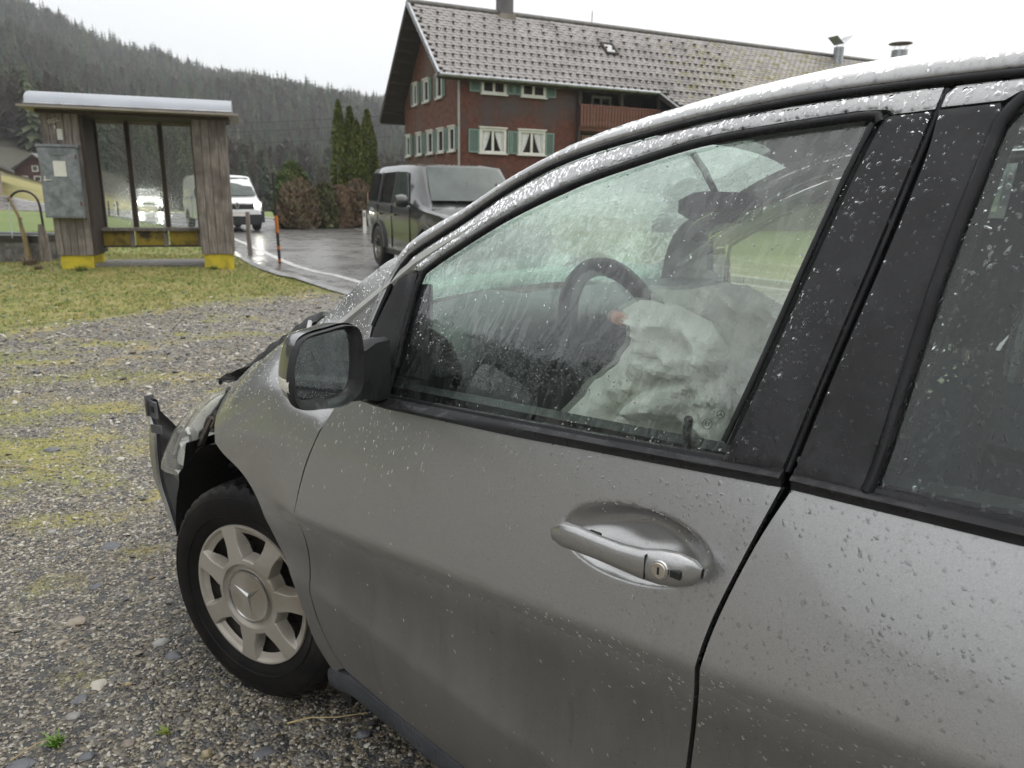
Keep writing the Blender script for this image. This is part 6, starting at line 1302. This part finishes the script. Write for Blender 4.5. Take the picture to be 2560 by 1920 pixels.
def cap_h(r, a):
    """height towards the viewer and whether the place is a hole"""
    d = ((a - A0 + pi / NS) % (2 * pi / NS)) - pi / NS; lat = abs(r * sin(d)); w = .0225 + .006 * max(0, 1 - abs(r - .115) / .03) + .004 * max(0, (r - .165) / .03)
    h = .094 + .010 * (1 - (r / .2) ** 2) ; op = 0
    if r > .204: h = .088 - (r - .204) * 1.2
    if r < .095: h = .097 - .007 * sstep(.095, .088, r) + (.0075 * sstep(.078, .072, r))
    if .108 < r < .200:
        e_ = min((lat - w) / .010, (r - .108) / .012, (.200 - r) / .010); e_ = max(0, min(1, e_)); e_ = e_ * e_ * (3 - 2 * e_)
        depth = .036 * (1 - sstep(.145, .199, r) ** 1.0 * .75); h -= e_ * depth; op = e_
    return h, op
nR, nA = 130, 1008; rr_ = [0.0] + list(np.linspace(.012, .2115, nR)); vs = []; fs = []; OP = {}
for i, r in enumerate(rr_):
    for j in range(nA):
        a = 2 * pi * j / nA; h, op = cap_h(r, a); vs.append((r * cos(a), -h, r * sin(a))); OP[(i, j)] = op
for i in range(len(rr_) - 1):
    for j in range(nA):
        j2 = (j + 1) % nA
        if min(OP[(i, j)], OP[(i + 1, j)], OP[(i, j2)], OP[(i + 1, j2)]) > .86 and rr_[i + 1] < .178: continue
        fs.append((i * nA + j, (i + 1) * nA + j, (i + 1) * nA + j2, i * nA + j2))
cap_ = meshobj('wheel_cover', vs, fs, M_cap, whl, 40)
for r0, hh in ((.0745, .0995),): MB().lathe([(r0 - .0035, -hh + .003), (r0 - .002, -hh - .001), (r0 + .001, -hh - .001), (r0 + .003, -hh + .004)], 64, ax='y').build('emblem_ring', M_chrome, cap_, 60)
b = MB()
for k in range(3):
    a = radians(158 - 120 * k); d = Vector((cos(a), 0, sin(a))); t_ = Vector((-sin(a), 0, cos(a))); y0 = -.0955; b.add([(0, y0 - .0075, 0), tuple(t_ * .0085 + d * .005 + Vector((0, y0, 0))), tuple(-t_ * .0085 + d * .005 + Vector((0, y0, 0))), tuple(d * .070 + Vector((0, y0 - .001, 0))), tuple(d * -.004 + Vector((0, y0, 0)))], [(0, 3, 1), (0, 2, 3), (0, 1, 4), (0, 4, 2)])
b.build('star_emblem', M_chrome, cap_)
b = MB(); b.lathe([(.07, -.025), (.10, -.02), (.15, -.03), (.17, -.035), (.20, -.06), (.207, -.085)], 60, ax='y'); b.build('steel_rim', mat('black_steel_rim', (.02, .018, .016), (.05, .04, .03), 30, .6), whl, 50)
b = MB()
for k in range(10): a = 2 * pi * k / 10 + .1; b.lathe([(.016, -.03), (.018, -.036), (.02, -.03)], 12, (.125 * cos(a), 0, .125 * sin(a)), 'y')
b.build('rim_hole', M_void, whl, 60)
for (x, y, tag_n) in ((.032, .76, 'front_wheel'), (2.778, -.775, 'rear_wheel'), (2.778, .775, 'rear_wheel')):
    w_ = bpy.data.objects.new(tag_n, None); link(w_, car); w_.location = (x, y, .312); w_.rotation_euler = (0, 0, radians(13) if tag_n == 'front_wheel' else 0)
    for ch in (ty, cap_): c = ch.copy(); COL.objects.link(c); c.parent = w_; 
    if y > 0: w_.scale = (1, -1, 1)
# ================================================================== INSIDE THE CAR
DP = [(.20, 1.04), (.30, 1.075), (.42, 1.105), (.52, 1.112), (.60, 1.105), (.655, 1.085), (.685, 1.04), (.70, .98), (.69, .90), (.64, .80), (.62, .60)]
G = []
for i in range(41):
    y = -.70 + 1.40 * i / 40; hump = exp(-((y + .37) / .17) ** 2); mid = exp(-(y / .14) ** 2); row = []
    for k, (u, z) in enumerate(DP):
        lift = .035 * hump * (1 if 2 < k < 7 else .3 if k == 2 else 0); row.append((u + (.045 * hump + .02 * mid) * (1 if k > 3 else 0) - .05 * (1 - (y / .7) ** 2) * (k < 4) + .04 * abs(y / .7) ** 8, y, z + lift))
    G.append(row)
dash = MB().grid(G).build('dashboard', M_dash, car, 50)
def vent(x, y, z, w, h, rz):
    e_ = MB(); R_ = Matrix.Translation((x, y, z)) @ Matrix.Rotation(rz, 4, 'Z')
    for a, c in (((-.006, -w / 2, h / 2), (.012, w / 2, h / 2 + .007)), ((-.006, -w / 2, -h / 2 - .007), (.012, w / 2, -h / 2)), ((-.006, -w / 2 - .007, -h / 2 - .007), (.012, -w / 2, h / 2 + .007)), ((-.006, w / 2, -h / 2 - .007), (.012, w / 2 + .007, h / 2 + .007))): e_.box2(a, c)
    o = MB().add([tuple(R_ @ Vector(v)) for v in e_.v], e_.f).build('air_vent', M_dash, car); bk = MB().box2((-.01, -w / 2, -h / 2), (-.004, w / 2, h / 2)); MB().add([tuple(R_ @ Vector(v)) for v in bk.v], bk.f).build('vent_back', M_void, o)
    for k in range(6):
        s = MB().box((.003, 0, -h / 2 + h * (k + .5) / 6), (.014, w, .0028)); MB().add([tuple(R_ @ Vector(v)) for v in s.v], s.f).build('slat', M_dash, o)
    s = MB().box((.012, .01, .0), (.006, .022, .010)); MB().add([tuple(R_ @ Vector(v)) for v in s.v], s.f).build('vent_tab', M_chrome, o)
vent(.665, -.645, 1.045, .10, .068, radians(-10)); vent(.715, -.09, 1.02, .10, .06, 0); vent(.715, .09, 1.02, .10, .06, 0); vent(.70, .62, 1.03, .10, .06, 0)
# steering wheel
sc_ = Vector((.905, -.37, 1.07)); axn = Vector((cos(radians(24)), 0, sin(radians(24)))); tu = Vector((-axn.z, 0, axn.x)); ty_ = Vector((0, 1, 0))
MB().tube([sc_ + (tu * sin(a) + ty_ * cos(a)) * .178 for a in [2 * pi * k / 48 for k in range(48)]], .0215, 10, closed=True, cap=False).build('steering_wheel', M_in, car, 60)
sw = [o for o in car.children if o.name.startswith('steering_wheel')][0]
b = MB(); b.lathe([(0, .0), (.05, -.004), (.075, .012), (.085, .035), (.07, .06)], 20, ax='z'); Mx = Matrix.Translation(sc_ - axn * .02) @ (-axn).to_track_quat('Z', 'Y').to_matrix().to_4x4()
b = MB().add([tuple(Mx @ Vector(v)) for v in b.v], b.f)
for a in (0, pi, -pi / 2): d = tu * sin(a) + ty_ * cos(a); b.tube([sc_ - axn * .02 + d * .05, sc_ + d * .17], [.022, .014], 6)
b.build('wheel_hub', M_in, sw, 50); MB().tube([sc_ - axn * .03, sc_ - axn * .30], .035, 10).build('steering_column', M_in, sw)
for sg in (-1, 1): MB().tube([sc_ - axn * .08 + ty_ * sg * .04, sc_ - axn * .075 + ty_ * sg * .16], .009, 6).build('column_stalk', M_in, sw)
# deflated airbags: crumpled cloth sheets with folds
def bag(name, poly, y0, label, seed, depth=.05, tiltz=0.0, parent=None, folds=()):
    r_ = random.Random(seed); poly = [(p[0] + r_.uniform(-.004, .004), p[1] + r_.uniform(-.004, .004)) for p in loop(rs(poly, .02, True), st=.02)]; VO = []; x0, x1 = min(p[0] for p in poly), max(p[0] for p in poly); z0, z1 = min(p[1] for p in poly), max(p[1] for p in poly)
    gx, gz_ = np.meshgrid(np.arange(x0, x1, .007), np.arange(z0, z1, .007)); G = np.column_stack([gx.ravel(), gz_.ravel()]); G = G[inpoly(G, poly) & (pdist(G, poly) > .004)]
    n = len(poly); vo, eo, fo, _, _, _ = geometry.delaunay_2d_cdt([Vector(p) for p in poly] + [Vector(p) for p in G], [(i, (i + 1) % n) for i in range(n)], [], 0, 1e-5)
    P = np.array([(v.x, v.y) for v in vo]); cen = np.array([P[list(f)].mean(0) for f in fo]); ok = inpoly(cen, poly); d = pdist(P, poly); puff = depth * np.clip(d / .10, 0, 1) ** .55
    wr_ = np.zeros(len(P)); 
    for k in range(20):
        a = r_.uniform(0, pi); f = r_.uniform(10, 75); ph = r_.uniform(0, 6.28); q = P[:, 0] * cos(a) + P[:, 1] * sin(a); m = P[:, 0] * -sin(a) + P[:, 1] * cos(a); s = np.sin(q * f + ph + 1.5 * np.sin(m * f * .4 + ph)); wr_ += (.42 / f) * (1 - np.abs(s)) ** 2.2 * (1 if k % 3 else -1) * 1.3
    for (ax, az, bx, bz, dep, wd) in folds:
        dd = pdist(P, [(ax, az), (bx, bz)], False); wr_ -= dep * np.exp(-(dd / wd) ** 2)
    y = y0 - puff - wr_ * np.clip(d / .03, 0.3, 1) + tiltz * (P[:, 1] - z0)
    F_ = []
    for f, k in zip(fo, ok):
        if k: a = P[list(f)]; F_.append(tuple(f) if (a[1][0] - a[0][0]) * (a[2][1] - a[0][1]) - (a[2][0] - a[0][0]) * (a[1][1] - a[0][1]) > 0 else tuple(f[::-1]))
    vs = [(p[0], yy, p[1]) for p, yy in zip(P, y)]; nb = len(vs); bk = [(p[0], y0 + depth * .6 * min(1, dd / .1) + .003 + tiltz * (p[1] - z0), p[1]) for p, dd in zip(P, d)]
    fs = F_; o = meshobj(name, vs, fs, M_bag, parent or car, 75); return o
bag1 = bag('airbag', [(1.040, 1.176), (1.058, 1.195), (1.103, 1.202), (1.156, 1.194), (1.221, 1.175), (1.258, 1.143), (1.276, 1.085), (1.288, 1.0), (1.28, .93), (1.154, .92), (.93, .925), (.965, 1.0), (1.010, 1.055), (1.052, 1.093), (1.066, 1.138), (1.058, 1.164)], -.60, '', 3, .055, .10, None,
    [(1.02, .93, 1.14, 1.06, .05, .009), (1.14, 1.06, 1.27, 1.09, .045, .010), (1.08, 1.0, 1.25, .97, .04, .009), (1.09, 1.16, 1.22, 1.12, .02, .007), (1.07, 1.12, 1.2, 1.09, .02, .006), (1.14, 1.06, 1.17, .93, .05, .010)])
bag('side_airbag', [(1.028, 1.180), (1.042, 1.209), (1.115, 1.212), (1.19, 1.235), (1.265, 1.215), (1.33, 1.185), (1.35, 1.10), (1.31, .95), (1.238, .90), (1.139, .90), (1.107, 1.03), (1.10, 1.13), (1.065, 1.185)], -.46, '', 9, .05, .02, None, [(1.16, 1.22, 1.19, .95, .035, .010), (1.24, 1.22, 1.25, .95, .03, .009), (1.06, 1.18, 1.3, 1.16, .035, .009), (1.2, 1.2, 1.32, 1.05, .03, .01)])
b = MB(); pt = [(1.073 + .019 * cos(2 * pi * k / 16), -.640 + .02 * .0, 1.172 + .013 * sin(2 * pi * k / 16)) for k in range(16)]
b.add(pt + [(1.073, -.648, 1.172)], [(k, (k + 1) % 16, 16) for k in range(16)]); b.build('stained_vent_patch', mat('scorched_pink_patch', (.42, .20, .15), (.55, .33, .27), 60, .9), bag1, 60)
# rear-view mirror, sun visor
rm = MB(); a_, c_ = Vector((.815, .03, 1.365)), Vector((.945, .225, 1.362)); d = (c_ - a_).normalized(); nn = Vector((-d.y, d.x, 0)) * -1
G = []
for t in np.linspace(0, 1, 9):
    hh = .041 * (1 - abs(2 * t - 1) ** 5 * .45); c = a_ + (c_ - a_) * t; G.append([c + nn * .006 + Vector((0, 0, hh)), c + nn * .012 + Vector((0, 0, hh * .6)), c + nn * .012 - Vector((0, 0, hh * .6)), c + nn * .006 - Vector((0, 0, hh)), c - nn * .02 - Vector((0, 0, hh * .7)), c - nn * .02 + Vector((0, 0, hh * .7)), c + nn * .006 + Vector((0, 0, hh))])
rm.grid(G); rm.f.append(tuple(range(6))); k = len(rm.v) - 7; rm.f.append(tuple(range(k, k + 6))[::-1]); rm = rm.build('rear_view_mirror', M_in, car, 50); MB().tube([(.87, .12, 1.39), (.84, .09, 1.46), (.82, .06, 1.50)], .009, 6).build('mirror_stem', M_in, rm)
# seats
def seat(y, x0=1.18):
    S_ = MB(); G = []
    for (u, z, w, th) in ((x0 + .34, .50, .25, .07), (x0 + .36, .62, .26, .075), (x0 + .39, .80, .25, .07), (x0 + .42, .96, .23, .06), (x0 + .44, 1.08, .20, .05), (x0 + .45, 1.13, .16, .035)):
        G.append([(u - th, y - w * .7, z), (u - th * 1.5, y - w * .92, z), (u - th * .6, y - w, z), (u + th * .8, y - w * .9, z), (u + th, y, z), (u + th * .8, y + w * .9, z), (u - th * .6, y + w, z), (u - th * 1.5, y + w * .92, z), (u - th, y + w * .7, z), (u - th * .8, y, z), (u - th, y - w * .7, z)])
    S_.grid(G); S_.f.append(tuple(len(S_.v) - 11 + i for i in range(10))); s = S_.build('front_seat', M_seat, car, 60)
    G = []
    for (dz, w, th) in ((0, .10, .03), (.03, .13, .05), (.09, .135, .055), (.15, .125, .05), (.185, .09, .035), (.197, .03, .015)): G.append([(x0 + .455 + th * cos(a), y + w * (abs(sin(a)) ** .7) * (1 if sin(a) > 0 else -1), 1.165 + dz) for a in [2 * pi * k / 20 for k in range(21)]])
    MB().grid(G).build('headrest', M_seat, s, 60)
    for dy in (-.05, .05): MB().cyl((x0 + .455, y + dy, 1.1), (x0 + .455, y + dy, 1.2), .007, 6).build('headrest_post', M_chrome, s)
    MB().box((x0 + .10, y, .50), (.50, .50, .16)).build('seat_cushion', M_seat, s)
seat(-.37, 1.14); seat(.37, 1.44)
b = MB(); b.box((2.45, 0, .85), (.16, 1.25, .70)); b.box((2.15, 0, .52), (.5, 1.25, .16)); b.build('rear_bench', M_seat, car)
for y in (-.4, 0, .4): MB().box((2.47, y, 1.27), (.09, .24, .14)).build('rear_headrest', M_seat, car)
# door cards, carpet, pillars inside
for sg in (-1, 1):
    for x0, x1, nm in ((.56, 1.45, 'door_card'), (1.50, 2.42, 'door_card')):
        G = []
        for u in np.linspace(x0, x1, 12):
            zt = 1.0 + .045 * (u - 1.0); G.append([(u, sg * .77, zt), (u, sg * .735, zt + .004), (u, sg * .715, zt - .02), (u, sg * .70, .80), (u, sg * .64, .72), (u, sg * .66, .69), (u, sg * .71, .66), (u, sg * .71, .22)])
        MB().grid(G).build(nm, M_dash if sg > 0 else M_in, car, 45)
    b = MB(); b.tube([(1.53, sg * .735, .90), (1.545, sg * .70, 1.2), (1.58, sg * .61, 1.50)], [.05, .045, .04], 8, ell=(1, .5)); b.build('inner_pillar', M_liner if sg > 0 else M_in, car, 60)
    b = MB(); b.tube([(.36, sg * .72, 1.08), (.60, sg * .685, 1.245), (.80, sg * .655, 1.355), (1.0, sg * .63, 1.435)], .03, 8, ell=(1, .6)); b.build('inner_windscreen_pillar', M_liner, car, 60)
MB().box2((.2, -.72, .20), (2.6, .72, .24)).build('carpet', M_in, car)
b = MB(); b.box((.95, 0, .55), (.75, .24, .45)); b.build('centre_console', M_in, car); MB().lathe([(.012, 0), (.012, .08), (.026, .10), (.028, .13), (.0, .145)], 12, (.86, 0, .78)).build('gear_lever', M_chrome, car, 60)
MB().lathe([(.007, -.03), (.007, .012), (.005, .016), (0, .017)], 12, (1.296, -.775, 1.045)).build('lock_pin', M_void, car, 60)
# far side of the body: mirrored panels
for o in (door, rdoor, fen, pil, rail): mirror_copy(o)
for o in [c for c in car.children if c.name.startswith('rocker_panel')][:1]: mirror_copy(o)
b = MB(); G = []
for z, x, w in ((.30, 3.50, .80), (.6, 3.52, .84), (.95, 3.50, .83), (1.1, 3.46, .80), (1.48, 3.02, .62)): G.append([(x - .06 * (s * s), w * s, z) for s in np.linspace(-1, 1, 11)])
b.grid(G); b.build('tailgate', M_paint, car, 60)
# etched marks low in the rear corner of the side window
def on_glass(u, z, off=.0006): p, n = P3(Vup, np.array([u]), np.array([z]), -.004 + off); return Vector(p[0]), Vector(n[0])
M_etch = mat('etched_mark', (.03, .035, .03), None, 3, .6)
def glass_frame(u, z):
    p, n = on_glass(u, z); up = Vector((0, 0, 1)) - n * n.z; up.normalize(); r = up.cross(n); return Matrix(((r.x, up.x, n.x, p.x), (r.y, up.y, n.y, p.y), (r.z, up.z, n.z, p.z), (0, 0, 0, 1)))
Mg = glass_frame(1.343, 1.067); b = MB(); b.tube([Vector((.0075 * cos(2 * pi * k / 24), .0075 * sin(2 * pi * k / 24), 0)) for k in range(24)], .0005, 4, closed=True, cap=False); MB().add([tuple(Mg @ Vector(v)) for v in b.v], b.f).build('approval_mark', M_etch, glass)
emboss('approval_text', 'E1', .009, M_etch, glass, Mg, .0002)
Mg = glass_frame(1.360, 1.084); b = MB(); b.tube([Vector((.0058 * cos(2 * pi * k / 24), .0058 * sin(2 * pi * k / 24), 0)) for k in range(24)], .00045, 4, closed=True, cap=False)
for k in range(3): a = pi / 2 + 2 * pi * k / 3; b.tube([Vector((0, 0, 0)), Vector((.0056 * cos(a), .0056 * sin(a), 0))], [.0009, .0003], 4)
MB().add([tuple(Mg @ Vector(v)) for v in b.v], b.f).build('star_mark', M_etch, glass)

# ================================================================== RAINDROPS on the car: real domes of water
def water_mat():
    m, n, l = nt('rain_water'); o = n.new('ShaderNodeOutputMaterial'); p = n.new('ShaderNodeBsdfPrincipled'); l.new(p.outputs[0], o.inputs[0]); p.inputs['Transmission Weight'].default_value = 1; p.inputs['Roughness'].default_value = 0; p.inputs['IOR'].default_value = 1.33; return m
M_water = water_mat()
def drops(obj, n, smin, smax, pw, parent, keep=None, down=1.35, seed=1, hk=.22):
    me = obj.data; me.calc_loop_triangles(); V = np.array([v.co for v in me.vertices]); N = np.array([v.normal for v in me.vertices]); T = np.array([t.vertices for t in me.loop_triangles]); g = np.random.default_rng(seed)
    A, B_, C_ = V[T[:, 0]], V[T[:, 1]], V[T[:, 2]]; ar = np.linalg.norm(np.cross(B_ - A, C_ - A), axis=1); i = g.choice(len(T), n, p=ar / ar.sum()); a, b_ = g.random(n), g.random(n); f = a + b_ > 1; a[f] = 1 - a[f]; b_[f] = 1 - b_[f]; w = np.column_stack([1 - a - b_, a, b_])
    P = np.einsum('ij,ijk->ik', w, V[T[i]]); NN = np.einsum('ij,ijk->ik', w, N[T[i]]); NN /= np.linalg.norm(NN, axis=1, keepdims=True) + 1e-9
    out = (NN[:, 1] < .15)
    if keep is not None: out &= g.random(n) < keep(P)
    P, NN = P[out], NN[out]; m = len(P); s = smin + (smax - smin) * g.random(m) ** pw
    D = np.tile([0, 0, -1.0], (m, 1)); D = D - NN * np.sum(D * NN, 1)[:, None]; D /= np.linalg.norm(D, axis=1, keepdims=True) + 1e-9; D += NN * 0; S_ = np.cross(NN, D)
    ang_ = g.normal(0, .35, m); D2 = D * np.cos(ang_)[:, None] + S_ * np.sin(ang_)[:, None]; S2 = np.cross(NN, D2); el = g.uniform(1, down * 1.15, m)
    rings = [(1.0, -.06), (.90, .30), (.62, .68), (.28, .93)]; k = 8; nv = len(rings) * k + 1; vv = np.zeros((m, nv, 3)); ph = g.uniform(0, 6.28, (m, 1)); jj = 1 + .16 * np.sin(np.arange(k)[None] * 2 * pi / k * 2 + ph) + .12 * np.sin(np.arange(k)[None] * 2 * pi / k * 3 + ph * 2)
    for r_i, (rr, hh) in enumerate(rings):
        for j in range(k):
            t = 2 * pi * j / k; x = rr * s * cos(t) * jj[:, j] * el; y = rr * s * sin(t) * jj[:, j]; vv[:, r_i * k + j] = P + D2 * x[:, None] + S2 * y[:, None] + NN * (hh * s * hk)[:, None]
    vv[:, -1] = P + NN * (s * hk)[:, None]
    fs = []
    for r_i in range(len(rings) - 1):
        for j in range(k): a, c = r_i * k + j, r_i * k + (j + 1) % k; fs.append((a, a + k, c + k, c))
    q4 = np.array(fs); tp = np.array([((len(rings) - 1) * k + j, nv - 1, (len(rings) - 1) * k + (j + 1) % k) for j in range(k)])
    base = (np.arange(m) * nv)[:, None, None]; Q = (q4[None] + base).reshape(-1, 4); Tt = (tp[None] + base).reshape(-1, 3)
    me2 = bpy.data.meshes.new('raindrops'); me2.vertices.add(m * nv); me2.vertices.foreach_set('co', vv.reshape(-1).astype(np.float32)); nl = Q.size + Tt.size; me2.loops.add(nl); me2.loops.foreach_set('vertex_index', np.concatenate([Q.ravel(), Tt.ravel()]).astype(np.int32))
    me2.polygons.add(len(Q) + len(Tt)); st_ = np.concatenate([np.arange(len(Q)) * 4, Q.size + np.arange(len(Tt)) * 3]); me2.polygons.foreach_set('loop_start', st_.astype(np.int32)); me2.polygons.foreach_set('use_smooth', np.ones(len(Q) + len(Tt), bool)); me2.materials.append(M_water); me2.update(calc_edges=True)
    # wind outward
    o = link(bpy.data.objects.new('raindrops', me2), parent); return tag(o, kind='stuff')
def vis(P): return (P[:, 0] < 2.0)
def nz2(P, f, s): return .5 + .5 * np.sin(P[:, 0] * f + s + 2 * np.sin(P[:, 2] * f * .7)) * np.sin(P[:, 2] * f * 1.3 + s * 2 + P[:, 0] * 3)
def door_den(P):
    u, z = P[:, 0], P[:, 2]; d = np.clip((u - .95) / .4, 0, 1) * np.clip((z - .55) / .3, .08, 1) + .5 * np.exp(-((u - .62) / .16) ** 2 - ((z - .90) / .07) ** 2) + .25 * np.clip((z - .86) / .06, 0, 1)
    d *= .35 + .65 * nz2(P, 21, 1); rec = recess(u, z) > .004; d[rec] *= .25; return np.clip(d, .015, 1)
drops(door, 12000, .0007, .0034, 2.4, door, door_den, 1.3, 3, .17)
drops(rdoor, 12000, .0008, .0034, 2.8, rdoor, lambda P: vis(P) * np.clip((P[:, 2] - .5) / .35, .12, 1) * (.25 + .75 * nz2(P, 15, 4)), 1.35, 4, .17)
drops(fen, 2200, .0007, .0024, 2, car, lambda P: np.clip((P[:, 2] - .72) / .15, 0, 1) * (.3 + .7 * nz2(P, 24, 2)), 1.2, 5)
drops(pil, 1600, .0008, .0028, 2, car, None, 1.2, 6)
drops(frame, 3000, .0009, .0036, 2.1, door, None, 1.7, 7, .085)
drops(rail, 5200, .0009, .0042, 2.2, car, vis, 1.7, 8, .085)
drops([c for c in rdoor.children if c.name.startswith('window_frame')][0], 1200, .0010, .0045, 2.1, rdoor, vis, 1.6, 9)
drops(appl, 1500, .0009, .0034, 2.4, door, lambda P: .15 + .85 * nz2(P, 17, 1) ** 2, 1.3, 10, .15)
drops([c for c in rdoor.children if c.name.startswith('pillar_trim')][0], 260, .0009, .0028, 2, rdoor, None, 1.3, 11, .15)
drops(glass, 2600, .0006, .0018, 2.4, door, lambda P: np.clip(.35 + (P[:, 2] > 1.36) * .3 + (P[:, 0] < .75) * .6 + (P[:, 2] < 1.12) * .35, 0, 1), 1.7, 12, .14)
drops([c for c in rdoor.children if c.name.startswith('side_window')][0], 3200, .0010, .0034, 2.4, rdoor, lambda P: vis(P) * .9, 2.0, 13, .14)
drops(hnd, 240, .0008, .0026, 2, door, None, 1.2, 14)
drops(mir, 160, .0008, .0022, 2, mir, None, 1.2, 15)
drops([c for c in mir.children if c.name.startswith('mirror_glass')][0], 500, .0007, .0020, 2, mir, None, 1.5, 16, .2)
for sg in (-1, 1):
    b = MB(); pts_ = [(.20, 1.03), (.50, .985), (.625, .99), (.63, 1.20), (.52, 1.19), (.38, 1.13)]; b.prism(pts_, lambda p: (p[0], sg * .688, p[1]), lambda p: (p[0], sg * .70, p[1])); b.build('inner_corner_trim', M_liner if sg > 0 else M_in, car)
    MB().box2((.18, sg * .72, .20), (.62, sg * .735, .99)).build('kick_panel', M_in, car)
MB().box2((.16, -.72, .20), (.20, .72, 1.02)).build('firewall', M_void, car)
# ================================================================== single stones, straws and tufts one can point at
def stone(x, y, s, flat, m, rz, lab, seed, sharp=.25, cat='stone', name='stone'):
    s *= .85; vs, fs = stone_mesh(flat, seed, sharp); o = meshobj(name, [(v[0] * s, v[1] * s, v[2] * s) for v in vs], fs, m, None, 55); o.location = (x, y, gz(x, y) + s * flat * .25); o.rotation_euler = (.06, -.05, rz)
    b = o.modifiers.new('soft', 'BEVEL'); b.width = s * .08; b.segments = 1; return tag(o, lab, cat, 'larger stones lying on the gravel')
SM = {k: mat('stone_' + k, c1, c2, 30, .4, bmp=.35, bdist=.003, bscale=90) for k, c1, c2 in (('ochre', (.36, .30, .18), (.26, .21, .12)), ('beige', (.30, .26, .195), (.24, .20, .145)), ('slate', (.085, .088, .098), (.14, .14, .15)), ('grey', (.20, .195, .185), (.28, .27, .25)), ('pale', (.33, .32, .30), (.25, .245, .23)), ('brown', (.17, .14, .11), (.24, .20, .16)))}
for (x, y, s, fl, k, rz, lab) in (
    (-.76, 1.62, .021, .95, 'ochre', .5, 'round ochre pebble with a mossy tint at the bottom edge of the picture'),
    (-1.43, 2.22, .048, .22, 'beige', -.3, 'large flat beige stone left of the front tyre'),
    (-1.21, 1.575, .045, .22, 'slate', .4, 'flat dark slate in the bottom left corner beside the green sprout'),
    (-1.03, 2.04, .036, .40, 'slate', -.2, 'angular blue-grey stone just left of the tyre tread'),
    (-1.10, 2.11, .032, .35, 'pale', .2, 'whitish rough stone touching the angular blue-grey one'),
    (-.62, 1.63, .034, .20, 'slate', .9, 'flat dark slate right of the round ochre pebble'),
    (-1.61, 2.78, .055, .18, 'slate', .1, 'broad flat dark slate far left of the front wheel'),
    (-1.20, 1.83, .030, .20, 'slate', 1.1, 'thin pointed slate flake standing out below the beige stone'),
    (-1.18, 1.76, .026, .22, 'grey', .7, 'small grey flake below the pointed slate'),
    (-1.10, 1.90, .016, .55, 'ochre', .1, 'small yellow pebble midway between tyre and left edge'),
    (-1.06, 1.61, .030, .30, 'slate', .3, 'dark oblong slate in the row of flat stones near the bottom'),
    (-.98, 1.66, .026, .35, 'brown', -.6, 'brown-grey slab next to the dark oblong slate'),
    (-1.41, 2.10, .022, .35, 'beige', .9, 'small oval beige stone just below the large beige one'),
    (-1.49, 2.45, .034, .25, 'slate', .8, 'dark flat stone beyond the large beige one'),
    (-1.19, 2.64, .030, .3, 'beige', 0, 'pale brown flat stone under the crashed bumper'),
    (-1.92, 2.90, .030, .25, 'grey', .2, 'grey flat stone near the left edge, level with the tyre top'),
    (-2.51, 3.89, .055, .35, 'slate', .1, 'dark oval stone on the mossy patch at the far left'),
    (-1.83, 3.95, .045, .55, 'grey', .2, 'rounded grey stone lying beyond the bumper bracket'),
    (-.98, 2.22, .024, .35, 'grey', -.4, 'grey wedge-shaped stone close to the tyre side'),
    (-.38, 1.70, .026, .6, 'slate', .3, 'dark chunky stone below the rocker panel beside the straw')):
    stone(x, y, s, fl, SM[k], rz, lab, int(s * 7000 + y * 100))
M_straw = mat('dry_straw', (.50, .40, .20), (.36, .28, .14), 30, .7)
def straw(pts, r, lab):
    x, y = pts[0]; o = MB().tube([(px - x, py - y, .008 + .006 * sin(i * 1.4)) for i, (px, py) in enumerate(pts)], [r * (1 - .6 * i / len(pts)) for i in range(len(pts))], 5).build('straw', M_straw); o.location = (x, y, gz(x, y)); tag(o, lab, 'straw')
straw([(-.59, 1.735), (-.53, 1.752), (-.46, 1.76), (-.385, 1.79)], .0028, 'dry yellow straw lying on fine gravel beside the rocker panel')
straw([(-1.235, 1.585), (-1.20, 1.64), (-1.16, 1.67)], .002, 'pale straw crossing the dark slate in the bottom left corner')
straw([(-2.62, 3.62), (-2.45, 3.60), (-2.28, 3.55)], .004, 'long dry stalk on the mossy patch left of the bumper')
big_tuft(-1.165, 1.655, .034, 'small bright green sprout at the bottom left beside the slate', 34, mat('fresh_green_blade', (.12, .22, .03), (.09, .18, .02), 5, .5))
big_tuft(-.90, 1.70, .022, 'tiny green sprout left of the round ochre pebble', 14, M_grass[0])

# ================================================================== damp air over the valley
hz = MB().box2((-790, -790, -60), (790, 790, 190)); hm, hn, hl_ = nt('damp_air'); ho = hn.new('ShaderNodeOutputMaterial'); hv = hn.new('ShaderNodeVolumePrincipled')
hv.inputs['Color'].default_value = (.92, .95, .97, 1); hv.inputs['Density'].default_value = .00058; hv.inputs['Anisotropy'].default_value = .2; hl_.new(hv.outputs[0], ho.inputs['Volume'])
tag(hz.build('haze', hm), kind='stuff')
